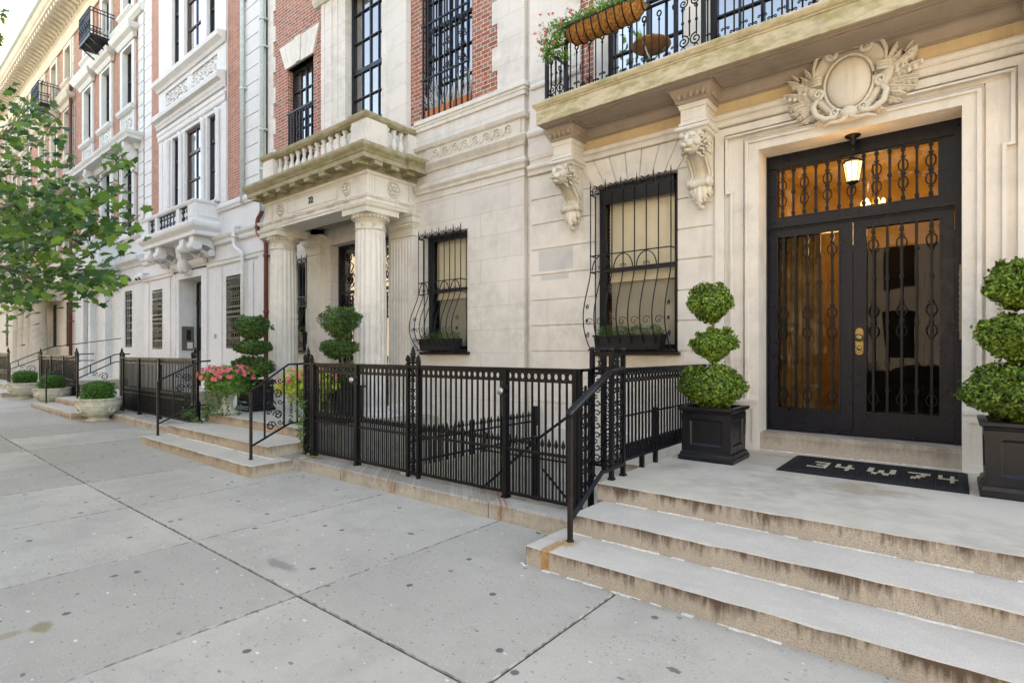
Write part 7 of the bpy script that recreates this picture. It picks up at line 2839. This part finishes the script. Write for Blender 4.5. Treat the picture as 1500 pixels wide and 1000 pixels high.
square_planter('black square planter seen through the long front fence', -7.95, 5.3, 0.44, 0.56, 0.60)
topiary('two-tier dark boxwood topiary in front of the ironwork portico door', -7.92, 5.3, 1.0,
        [(-7.98, 5.3, 2.08, 0.33, 0.30), (-8.02, 5.3, 1.64, 0.31, 0.17), (-7.95, 5.3, 1.22, 0.33, 0.2)], 2600, 0.032, 'boxdark', seed=24)


# ---- stone urns with flowers
def flower_urn(label, cx, cy, z0, yellow=False, seed=1, plab=''):
    t = thing('flower_urn', label, 'urn', (cx, cy, z0), 'stone pedestal urns')
    mb = MB()
    mb.lathe([(a_ * 0.80, b_) for a_, b_ in [(0.27, 0), (0.27, 0.03), (0.24, 0.05), (0.17, 0.07), (0.13, 0.12), (0.115, 0.20), (0.125, 0.26), (0.17, 0.285), (0.13, 0.30), (0.16, 0.315), (0.26, 0.37), (0.335, 0.45), (0.36, 0.52), (0.355, 0.55), (0.385, 0.575), (0.40, 0.60), (0.385, 0.615), (0.34, 0.60)]], cx, cy, 32, z0,
             rfn=lambda a, h: 1 + (0.022 * math.cos(16 * a) if 0.33 < h < 0.54 else 0))
    mb.build('urn', M['urn'], t)
    p = thing('flower_plant', plab, 'flowers', (cx, cy, z0 + 0.58), 'bedding plants in the pedestal urns')
    L = LeafCloud(seed)
    c = (cx, cy, z0 + 0.66)
    L.blob(c, (0.50, 0.48, 0.24), 2200, 0.062, 0.45, 0.16, upness=0.6)
    L.blob((cx, cy, z0 + 0.48), (0.38, 0.36, 0.15), 600, 0.06, 0.5, 0.16, upness=0.4)
    L.build('foliage', M['lime_l'] if yellow else M['flowerg'], p)
    g = np.random.default_rng(seed + 5)
    n = 120 if not yellow else 35
    F = LeafCloud(seed + 9)
    Ps, Ns, Ss = [], [], []
    for i in range(n):
        a = g.uniform(0, 2 * PI); e = g.uniform(0.0, 1.0)
        d = np.array([math.cos(a) * math.cos(e), math.sin(a) * math.cos(e), math.sin(e)])
        q = np.array([cx, cy, z0 + 0.66]) + d * np.array([0.51, 0.49, 0.27]) * g.uniform(0.92, 1.08)
        for k in range(5):
            b = 2 * PI * k / 5
            u = np.cross(d, [0, 0, 1.0]); u /= np.linalg.norm(u); v = np.cross(d, u)
            Ps.append(q + (u * math.cos(b) + v * math.sin(b)) * 0.022)
            Ns.append(d + g.normal(size=3) * 0.25); Ss.append(0.040)
    Ns = np.array(Ns); Ns /= np.linalg.norm(Ns, axis=1)[:, None]
    F.pts(Ps, Ns, Ss)
    F.build('blossoms', M['pink'], p, shape=[(-0.5, -0.3, 0), (0, -0.5, 0), (0.5, -0.3, 0), (0.5, 0.3, 0), (0, 0.5, 0), (-0.5, 0.3, 0)])
    V = LeafCloud(seed + 3)
    for k in range(16):
        a = -PI / 2 + g.uniform(-2.2, 2.2)
        x, y, z = cx + 0.34 * math.cos(a), cy + 0.34 * math.sin(a), z0 + 0.6
        ln = g.uniform(0.3, 0.85)
        for m_ in range(int(ln / 0.025)):
            z -= 0.025
            x += g.uniform(-0.012, 0.012) + 0.003 * math.cos(a); y += g.uniform(-0.012, 0.012)
            zz = max(z, z0 + 0.02)
            V.blob((x, y, zz), (0.03, 0.03, 0.02), 2, 0.042, 0.2)
    V.build('trailing_ivy', M['ivy'], p)


flower_urn('stone pedestal urn of pink flowers at the left end of the portico steps', -10.62, 4.62, 0.44, seed=31, plab='pink impatiens with trailing ivy spilling over the stone urn left of the portico steps')
flower_urn('stone pedestal urn of yellow-green leaves beside the long fence', -8.15, 4.85, 0.44, True, seed=32, plab='yellow-green foliage plant with few pink blooms beside the long fence')
# ivy by the steps
t = thing('ivy_plant', 'trailing ivy growing over the left end of the tan portico steps', 'plant', (-10.95, 4.1, 0.15), 'ivy by the portico steps')
L = LeafCloud(41)
for k in range(26):
    a = rnd.uniform(0, 1)
    L.blob((-11.15 + 0.45 * rnd.random(), 4.05 + 0.4 * rnd.random(), 0.20 + 0.40 * rnd.random() ** 1.5), (0.10, 0.10, 0.08), 26, 0.055, 0.2)
L.build('foliage', M['ivy'], t)
t = thing('ivy_plant', 'ivy strand hanging beside the right end of the portico steps at the fence corner', 'plant', (-7.1, 4.2, 0.15), 'ivy by the portico steps')
L = LeafCloud(42)
for k in range(24):
    L.blob((-7.22 + 0.10 * rnd.random(), 4.10 + 0.1 * rnd.random(), 0.18 + 0.034 * k), (0.05, 0.05, 0.04), 7, 0.05, 0.2)
L.build('foliage', M['ivy'], t)


# ---- Greek key urns
def key_urn(label, cx, cy, z0, hedge_label, s=1.0, seed=1):
    t = thing('greek_key_urn', label, 'urn', (cx, cy, z0), 'large Greek key urns')
    R_ = 0.43 * s
    mb = MB()
    mb.lathe([(0.20 * s, 0), (0.22 * s, 0.03 * s), (0.16 * s, 0.07 * s), (0.26 * s, 0.10 * s), (0.37 * s, 0.19 * s), (0.415 * s, 0.28 * s), (0.42 * s, 0.33 * s), (R_, 0.335 * s), (R_, 0.345 * s), (0.422 * s, 0.35 * s), (0.422 * s, 0.46 * s), (R_ * 1.02, 0.465 * s), (R_ * 1.03, 0.50 * s), (R_ * 0.93, 0.50 * s), (R_ * 0.9, 0.44 * s)], cx, cy, 40, z0)
    mb.box(cx - 0.2 * s, cx + 0.2 * s, cy - 0.2 * s, cy + 0.2 * s, z0 - 0.08, z0 + 0.01)
    o = mb.build('bowl', M['urn'], t)
    mb = MB()
    n = 20
    for k in range(n):
        a0 = 2 * PI * k / n
        da = 2 * PI / n
        def seg(u0, u1, v0, v1):
            for q in range(2):
                b0 = a0 + da * (u0 + (u1 - u0) * q / 2); b1 = a0 + da * (u0 + (u1 - u0) * (q + 1) / 2)
                z_0, z_1 = z0 + (0.355 + 0.10 * v0) * s, z0 + (0.355 + 0.10 * v1) * s
                r0, r1 = 0.420 * s, 0.431 * s
                V = [(cx + r_ * math.cos(b), cy + r_ * math.sin(b), z) for r_ in (r0, r1) for b in (b0, b1) for z in (z_0, z_1)]
                mb.add(V, [(4, 6, 7, 5), (0, 1, 3, 2), (0, 4, 5, 1), (2, 3, 7, 6), (1, 5, 7, 3), (0, 2, 6, 4)])
        seg(0.0, 0.9, 0.0, 0.14)
        seg(0.0, 0.13, 0.14, 1.0)
        seg(0.13, 0.76, 0.86, 1.0)
        seg(0.63, 0.76, 0.42, 0.86)
        seg(0.33, 0.63, 0.42, 0.56)
        seg(0.87, 1.0, 0.0, 0.14)
    mb.build('key_frieze', M['urn'], o)
    mb = MB()
    for k in range(4):
        mb.cut()
        a = 2 * PI * k / 4 - PI / 2 + 0.35
        x, y = cx + 0.42 * s * math.cos(a), cy + 0.42 * s * math.sin(a)
        ring2(mb, P2((x, y, z0 + 0.25 * s), (-math.sin(a), math.cos(a), 0)), 0, 0, 0.055 * s, 0.020 * s, k=12, n=7)
        mb.ball((x - 0.02 * math.cos(a), y - 0.02 * math.sin(a), z0 + 0.32 * s), 0.045 * s, 8, 6)
    mb.split('ring_handle', M['urn'], o)
    p = thing('clipped_shrub', hedge_label, 'shrub', (cx, cy, z0 + 0.47 * s), 'clipped shrubs in the Greek key urns')
    L = LeafCloud(seed)
    L.blob((cx, cy, z0 + 0.62 * s), (0.345 * s, 0.345 * s, 0.24 * s), 3800, 0.034, 0.6, 0.07, upness=0.3)
    L.blob((cx, cy, z0 + 0.76 * s), (0.32 * s, 0.32 * s, 0.13 * s), 1700, 0.034, 0.5, 0.07, upness=0.6)
    L.build('foliage', M['yewl'], p)
    mb = MB()
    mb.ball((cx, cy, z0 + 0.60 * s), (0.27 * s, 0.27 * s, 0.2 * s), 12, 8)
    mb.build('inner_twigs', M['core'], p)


key_urn('nearest of the three Greek key stone urns, right of the small stoop', -14.98, 3.72, 0.065, 'clipped bright green shrub in the nearest Greek key urn', 1.0, 51)
key_urn('middle Greek key stone urn half hidden by stair rails', -19.6, 3.8, 0.12, 'clipped green shrub in the middle urn behind the stair rails', 0.95, 52)
key_urn('Greek key stone urn farthest left beside the red stoop', -22.6, 3.72, 0.14, 'clipped green shrub in the farthest left Greek key urn', 1.0, 53)

# ---- door mat
t = thing('door_mat', 'black rubber door mat with pale inlaid address in front of the lit double doors', 'door mat', (-0.62, 6.35, 0.445))
mx0, mx1, my0, my1 = -1.37, 0.09, 5.80, 6.74
mb = MB()
mb.mould([(mx0 + 0.03, my0 + 0.03), (mx1 - 0.03, my0 + 0.03), (mx1 - 0.03, my1 - 0.03), (mx0 + 0.03, my1 - 0.03)], [(0.03, 0.442), (0.03, 0.447), (0.0, 0.458), (-0.05, 0.459), (-0.055, 0.457)], closed=True)
mb.box(mx0 + 0.06, mx1 - 0.06, my0 + 0.06, my1 - 0.06, 0.443, 0.4555)
nx, ny = 52, 30
for i in range(nx):
    for k in range(ny):
        x = mx0 + 0.08 + (mx1 - mx0 - 0.16) * i / (nx - 1); y = my0 + 0.08 + (my1 - my0 - 0.16) * k / (ny - 1)
        mb.add([(x - 0.008, y - 0.009, 0.4556), (x + 0.008, y - 0.009, 0.4556), (x + 0.008, y + 0.009, 0.4556), (x - 0.008, y + 0.009, 0.4556),
                (x - 0.006, y - 0.007, 0.460), (x + 0.006, y - 0.007, 0.460), (x + 0.006, y + 0.007, 0.460), (x - 0.006, y + 0.007, 0.460)],
               [(4, 5, 6, 7), (0, 1, 5, 4), (1, 2, 6, 5), (2, 3, 7, 6), (3, 0, 4, 7)])
mb.build('mat', M['rubber'], t)
GL = {'3': [".####", "....#", "....#", "..###", "....#", "....#", "#####"], '4': ["#..#.", "#..#.", "#..#.", "#####", "...#.", "...#.", "...#."],
      '7': ["#####", "...##", "...#.", "..##.", "..#..", ".##..", ".#..."], 'W': ["#...#", "#...#", "#.#.#", "#.#.#", "#.#.#", ".#.#.", ".#.#."]}
mb = MB()
for ch, xa, xb in (('3', -1.16, -0.99), ('4', -0.93, -0.77), ('W', -0.66, -0.44), ('7', -0.35, -0.18), ('4', -0.12, 0.02)):
    cw = (xb - xa) / 5
    rh = 0.044
    for r_, row in enumerate(GL[ch]):
        for c_, q in enumerate(row):
            if q == '#':
                x = xa + (c_ + 0.5) * cw
                y = 6.40 - r_ * rh
                mb.box(x - cw * 0.52, x + cw * 0.52, y - rh * 0.46, y + rh * 0.46, 0.4558, 0.4615)
mb.build('address_lettering', M['cream_in'], t)

# ---- flower troughs on the balcony railing
def basket(label, x0, x1, seed, plab):
    t = thing('flower_trough', label, 'planter', ((x0 + x1) / 2, 6.2, 5.7), 'coir troughs on the balcony railing')
    mb = MB()
    yc, zc, r = SY + 0.09 - 0.17, 5.84, 0.155
    n = 15
    vs = []
    ks = 26
    for i in range(ks + 1):
        u = i / ks
        x = x0 + (x1 - x0) * u
        e = min(1, 6 * min(u, 1 - u) + 0.25) ** 0.5
        for k in range(n + 1):
            a = PI + PI * k / n
            vs.append((x, yc + r * e * math.cos(a), zc + r * 1.25 * e * math.sin(a) * (1 + 0.02 * math.sin(i * 2.1 + k))))
    fs = [(i * (n + 1) + k, (i + 1) * (n + 1) + k, (i + 1) * (n + 1) + k + 1, i * (n + 1) + k + 1) for i in range(ks) for k in range(n)]
    mb.add(vs, fs, 0, True)
    mb.add(vs[:n + 1], [tuple(range(n + 1))]); mb.add(vs[-(n + 1):], [tuple(range(n + 1))])
    mb.build('coir_liner', M['coir'], t)
    mb = MB()
    for i in range(11):
        u = i / 10
        x = x0 + (x1 - x0) * u
        e = min(1, 6 * min(u, 1 - u) + 0.25) ** 0.5
        mb.tube([(x, yc + (r * e + 0.006) * math.cos(PI + PI * k / 10), zc + (r * 1.25 * e + 0.006) * math.sin(PI + PI * k / 10)) for k in range(11)], 0.006, 4)
    mb.box(x0, x1, yc - r - 0.006, yc - r + 0.004, zc - 0.01, zc + 0.01)
    mb.build('wire_frame', M['iron'], t)
    p = thing('flower_plant', plab, 'flowers', ((x0 + x1) / 2, yc, zc), 'mixed flowers in the balcony troughs')
    L = LeafCloud(seed)
    for k in range(11):
        L.blob((x0 + (x1 - x0) * (k + 0.5) / 11, yc - 0.05, zc + 0.05), (0.13, 0.17, 0.10), 150, 0.036, 0.3, 0.2)
    for k in range(9):
        L.blob((x0 - 0.08 - 0.09 * (k % 4), yc - 0.03 + 0.05 * math.sin(k), zc + 0.12 - 0.045 * k), (0.12, 0.14, 0.08), 110, 0.034, 0.2, 0.25)
    for k in range(12):
        L.blob((x0 - 0.3 + 0.1 * k, yc - 0.02, zc + 0.14 + 0.05 * math.sin(k * 1.7)), (0.09, 0.10, 0.08), 70, 0.032, 0.2, 0.3)
    L.build('foliage', M['flowerg'], p)
    for nm, mt, cnt in (('pink_blossoms', 'pink', 55), ('white_blossoms', 'whitep', 50)):
        F = LeafCloud(seed + cnt)
        g = F.g
        for k in range(cnt):
            x = x0 - 0.42 + (x1 - x0 + 0.3) * g.uniform() ** 1.4
            F.blob((x, yc - 0.09 + g.normal() * 0.08, zc + 0.04 + g.uniform(-0.02, 0.26) - (0.25 * g.uniform() if x < x0 else 0)), (0.020, 0.020, 0.020), 8, 0.036, 0.4)
        F.build(nm, M[mt], p)


basket('coir lined wire trough hanging on the balcony railing above the left lion bracket', -4.02, -2.93, 61, 'pink and white trailing flowers spilling from the balcony trough')
t = thing('balcony_table', 'small round wooden table on the balcony behind the railing', 'table', (-3.05, 6.62, 5.1))
mb = MB()
mb.lathe([(0.02, 5.52), (0.24, 5.53), (0.25, 5.545), (0.24, 5.56), (0.02, 5.56)], -3.05, 6.62, 28)
mb.build('table_top', M['wood'], t)
for k in range(3):
    a = 2 * PI * k / 3 + 0.4
    mb = MB()
    mb.tube([(-3.05 + 0.2 * math.cos(a), 6.62 + 0.2 * math.sin(a), 5.53), (-3.05 + 0.2 * math.cos(a + PI), 6.62 + 0.2 * math.sin(a + PI), 5.106)], 0.012, 6)
    mb.build('leg', M['steel'], t)

# ---- street tree (trunk outside the picture, one low branch reaching in)
t = thing('maple_tree', 'street maple reaching in with dark green lobed leaves from the left', 'tree', (-8.6, -0.75, 0), 'street trees')
mb = MB()
mb.tube([(-8.6, -0.75, -0.1), (-8.6, -0.72, 0.3), (-8.62, -0.70, 2.0), (-8.55, -0.7, 3.6), (-8.7, -0.8, 6.0), (-8.5, -0.9, 9.0)], [0.24, 0.17, 0.145, 0.13, 0.10, 0.04], 12)
mb.build('trunk', M['bark'], t)
mp = [(0, -0.50), (0.04, -0.2), (0.20, -0.30), (0.36, -0.30), (0.30, -0.14), (0.56, 0.02), (0.42, 0.08), (0.46, 0.24), (0.26, 0.20), (0.20, 0.34), (0.12, 0.32), (0, 0.58)]
mp = mp + [(-a, b) for a, b in reversed(mp[1:-1])]
MAPLE = [(a, b, abs(a) * 1.6) for a, b in mp]


def rayp(u, v, Y):                       # where the sight line through photo pixel (u, v) meets the plane y = Y
    A = R(39)
    k = u - 750
    d = (-math.sin(A) * 802 + math.cos(A) * k, math.cos(A) * 802 + math.sin(A) * k, 515 - v)
    s_ = Y / d[1]
    return (d[0] * s_, Y, 1.6 + d[2] * s_)


mb = MB()
br = [
    [(-8.6, -0.70, 2.6), (-8.5, 0.1, 2.95), (-8.3, 0.9, 3.05), rayp(20, 300, 1.75), rayp(70, 345, 2.1), rayp(110, 310, 2.4), rayp(150, 262, 2.6), rayp(178, 232, 2.7)],
    [(-8.6, -0.70, 3.2), (-8.6, 0.2, 3.6), rayp(-40, 230, 1.5), rayp(15, 190, 1.9), rayp(45, 155, 2.1)],
    [(-8.5, 0.1, 2.95), rayp(-30, 380, 1.5), rayp(30, 400, 2.0), rayp(90, 395, 2.3), rayp(135, 370, 2.5), rayp(170, 345, 2.6), rayp(205, 315, 2.7)],
    [rayp(70, 345, 2.1), rayp(110, 350, 2.3), rayp(150, 330, 2.45), rayp(190, 325, 2.6)],
    [rayp(30, 400, 2.0), rayp(70, 420, 2.2), rayp(120, 425, 2.3), rayp(160, 410, 2.45)],
    [(-8.5, 0.1, 2.95), rayp(-60, 290, 1.4), rayp(10, 255, 1.9), rayp(60, 260, 2.1)],
    [(-8.3, 0.9, 3.05), rayp(-10, 440, 1.8), rayp(40, 430, 2.1)],
]
for b in br:
    n = len(b)
    mb.tube(b, [0.032 * (1 - i / n) ** 1.5 + 0.0035 for i in range(n)], 6)
mb.build('branch', M['bark'], t)
L = LeafCloud(71)
g = L.g


def leafspray(u, v, Y, du, dv, n, size=0.16):
    for i in range(n):
        uu = u + g.normal() * du; vv = v + g.normal() * dv
        p = np.array(rayp(uu, vv, Y + g.normal() * 0.22))
        nn = np.array([g.normal() * 0.55 + 0.25, g.normal() * 0.55 - 0.35, 0.75 + g.normal() * 0.35])
        nn /= np.linalg.norm(nn)
        L.pts([p], [nn], [size * g.uniform(0.6, 1.15)])


for (u, v, Y, du, dv, n) in ((8, 300, 1.9, 22, 50, 120), (50, 330, 2.1, 34, 34, 130), (18, 390, 2.0, 24, 36, 95), (20, 200, 2.0, 18, 26, 46), (60, 175, 2.2, 12, 14, 12), (75, 245, 2.3, 20, 22, 22),
                             (95, 300, 2.35, 26, 24, 60), (125, 320, 2.4, 22, 20, 44), (150, 285, 2.5, 20, 18, 20), (172, 240, 2.65, 10, 10, 12), (150, 350, 2.5, 22, 14, 26), (190, 328, 2.6, 10, 10, 9),
                             (110, 410, 2.35, 22, 16, 42), (145, 415, 2.45, 16, 12, 26), (65, 408, 2.2, 24, 14, 36), (20, 430, 2.0, 20, 16, 36), (170, 405, 2.55, 10, 8, 5), (80, 375, 2.2, 26, 16, 26), (0, 145, 1.9, 12, 10, 6), (40, 155, 2.1, 12, 10, 10), (88, 200, 2.3, 8, 10, 4), (2, 60, 1.9, 5, 6, 3), (4, 20, 1.9, 4, 5, 2)):
    leafspray(u, v, Y, du, dv, int(n * 2.6))
L.build('crown', M['maple'], t, shape=MAPLE, curl_=0.5)
L = LeafCloud(72)
for k in range(26):
    L.blob((-9.6 + 2.6 * g.normal() * 0.7, -1.2 + 1.2 * g.normal() * 0.8, 7.2 + 1.6 * g.normal() * 0.8), (1.1, 1.0, 0.8), 90, 0.20, 0.2)
L.build('upper_crown', M['maple'], t, shape=MAPLE, curl_=0.5)

# more street trees along the kerb, outside the picture: they break up the low sun
for i, (x, y, h) in enumerate(((-18.0, -1.2, 8.5), (-27.5, -1.0, 9.0), (1.5, -2.0, 8.0), (-13.5, -13.2, 8), (-24, -13.4, 9), (-4, -13.0, 8.5))):
    t = thing('maple_tree', ['street maple farther down the kerb', 'third street maple down the block', 'street maple behind the viewer', 'maple on the opposite kerb facing the brick house', 'maple on the opposite kerb facing the white house', 'maple on the opposite kerb facing the lit doors'][i], 'tree', (x, y, 0), 'street trees')
    mb = MB()
    mb.tube([(x, y, -0.2), (x, y, 2.5), (x + 0.2, y, h * 0.6), (x, y, h)], [0.2, 0.15, 0.10, 0.03], 10)
    mb.build('trunk', M['bark'], t)
    L = LeafCloud(80 + i)
    for k in range(24):
        L.blob((x + 1.5 * g.normal(), y + 1.2 * g.normal(), h * 0.85 + 1.0 * g.normal()), (1.0, 0.9, 0.7), 80, 0.22, 0.2)
    L.build('crown', M['maple'], t, shape=[(0, -0.5, 0), (0.45, -0.1, 1), (0.25, 0.35, 0.5), (0, 0.55, 0), (-0.25, 0.35, 0.5), (-0.45, -0.1, 1)], curl_=0.5)

# parked cars behind the viewer (mirrored in the door glass)
M['carred'] = paint('dark_red_car_paint', (0.030, 0.003, 0.003), 0.2, 0.6, dust=0.02)
M['carblk'] = paint('black_car_paint', (0.006, 0.006, 0.007), 0.2, 0.6, dust=0.02)
M['cargry'] = paint('silver_car_paint', (0.35, 0.36, 0.37), 0.25, 0.6, dust=0.02)


def car(label, cx, cy, mat, suv=False):
    t = thing('parked_car', label, 'car', (cx, cy, -0.16), 'cars parked along the kerb')
    hr = 1.68 if suv else 1.42
    prof = [(-2.25, 0.35), (-2.28, 0.7), (-2.1, 0.92), (-1.15, 1.02), (-0.55, hr - 0.08), (-0.3, hr), (0.9, hr), (1.25, hr - 0.05), (1.85, 1.05), (2.2, 0.98), (2.28, 0.65), (2.22, 0.35)]
    mb = MB()
    n = len(prof)
    secs = []
    for (w_, k) in ((-0.90, 0.0), (-0.86, 1.0), (0.86, 1.0), (0.90, 0.0)):
        secs.append([(cx + a * (1 if k else 0.995), cy + (w_ * (1 - 0.16 * max(0, b - 1.0) / 0.6)), -0.16 + (b if (k or b < 1.0) else 0.98)) for a, b in prof])
    V = [p for s_ in secs for p in s_]
    F = [(i * n + j, (i + 1) * n + j, (i + 1) * n + (j + 1) % n, i * n + (j + 1) % n) for i in range(3) for j in range(n)]
    F += [tuple(range(n)), tuple(range(3 * n, 4 * n))[::-1]]
    mb.add(V, F, 0, False)
    b = mb.build('body', M[mat], t)
    mb = MB()
    for s_ in (-1, 1):
        mb.cut()
        mb.add([(cx - 1.0, cy + s_ * 0.872, 0.88), (cx + 1.65, cy + s_ * 0.872, 0.90), (cx + 1.15, cy + s_ * 0.80, hr - 0.26), (cx - 0.45, cy + s_ * 0.80, hr - 0.26)], [(0, 1, 2, 3)])
    mb.split('side_window', M['glassd'], b)
    for sx in (-1.4, 1.4):
        for s_ in (-1, 1):
            mb = MB()
            mb.tube([(cx + sx, cy + s_ * 0.68, 0.17), (cx + sx, cy + s_ * 0.92, 0.17)], 0.33, 18)
            wq = mb.build('wheel', M['rubber'], t)
            mb = MB()
            mb.tube([(cx + sx, cy + s_ * 0.90, 0.17), (cx + sx, cy + s_ * 0.935, 0.17)], 0.2, 12)
            mb.build('rim', M['steel'], wq)
    for s_ in (-1, 1):
        mb = MB()
        mb.ball((cx - 2.15, cy + s_ * 0.62, 0.62), (0.12, 0.18, 0.09), 8, 6)
        mb.build('headlight', M['whiteplastic'], t)
    return t


car('black saloon car parked behind the viewer, mirrored low in the door glass', -0.6, -2.3, 'carblk')
car('black estate car parked behind the viewer, left of the saloon', -6.4, -2.3, 'carblk', True)
car('silver car parked across the street', 1.6, -12.6, 'cargry')
car('black estate car parked across the street', -4.4, -12.6, 'carblk', True)

# ---- fallen leaves
t = thing('fallen_leaves', '', '', (0, 0, 0))
del t['label']; del t['category']
bpy.data.objects.remove(t)
Lr = random.Random(9)
mb = MB()
def dl(x, y, z, s):
    a = Lr.uniform(0, 6.28)
    c, d = math.cos(a) * s, math.sin(a) * s
    mb.add([(x - c, y - d, z), (x + d * 0.6, y - c * 0.6, z + s * Lr.uniform(0.1, 0.6)), (x + c, y + d, z + s * 0.2), (x - d * 0.6, y + c * 0.6, z + s * Lr.uniform(0.1, 0.5))], [(0, 1, 2, 3)])
for i in range(40):
    dl(-2.62 - abs(Lr.gauss(0, 0.10)), 3.90 - abs(Lr.gauss(0, 0.04)), 0.004, Lr.uniform(0.010, 0.022))
for i in range(40):
    dl(-6.95 + abs(Lr.gauss(0, 0.2)), 4.12 + Lr.uniform(-0.03, 0.06), 0.155, Lr.uniform(0.015, 0.03))
for i in range(16):
    dl(-6.9 - 0.1 * Lr.random(), 4.0 + 0.03 * Lr.random(), 0.01, Lr.uniform(0.01, 0.02))
for i in range(14):
    dl(Lr.uniform(-2.5, 0.4), 3.24 - abs(Lr.gauss(0, 0.015)), 0.004, Lr.uniform(0.006, 0.011))
for i in range(30):
    dl(Lr.uniform(-9, 1), Lr.uniform(1, 3.9), 0.003, Lr.uniform(0.003, 0.009))
mb.build('fallen_leaves', M['dryleaf'], kind='stuff', fixn=False)
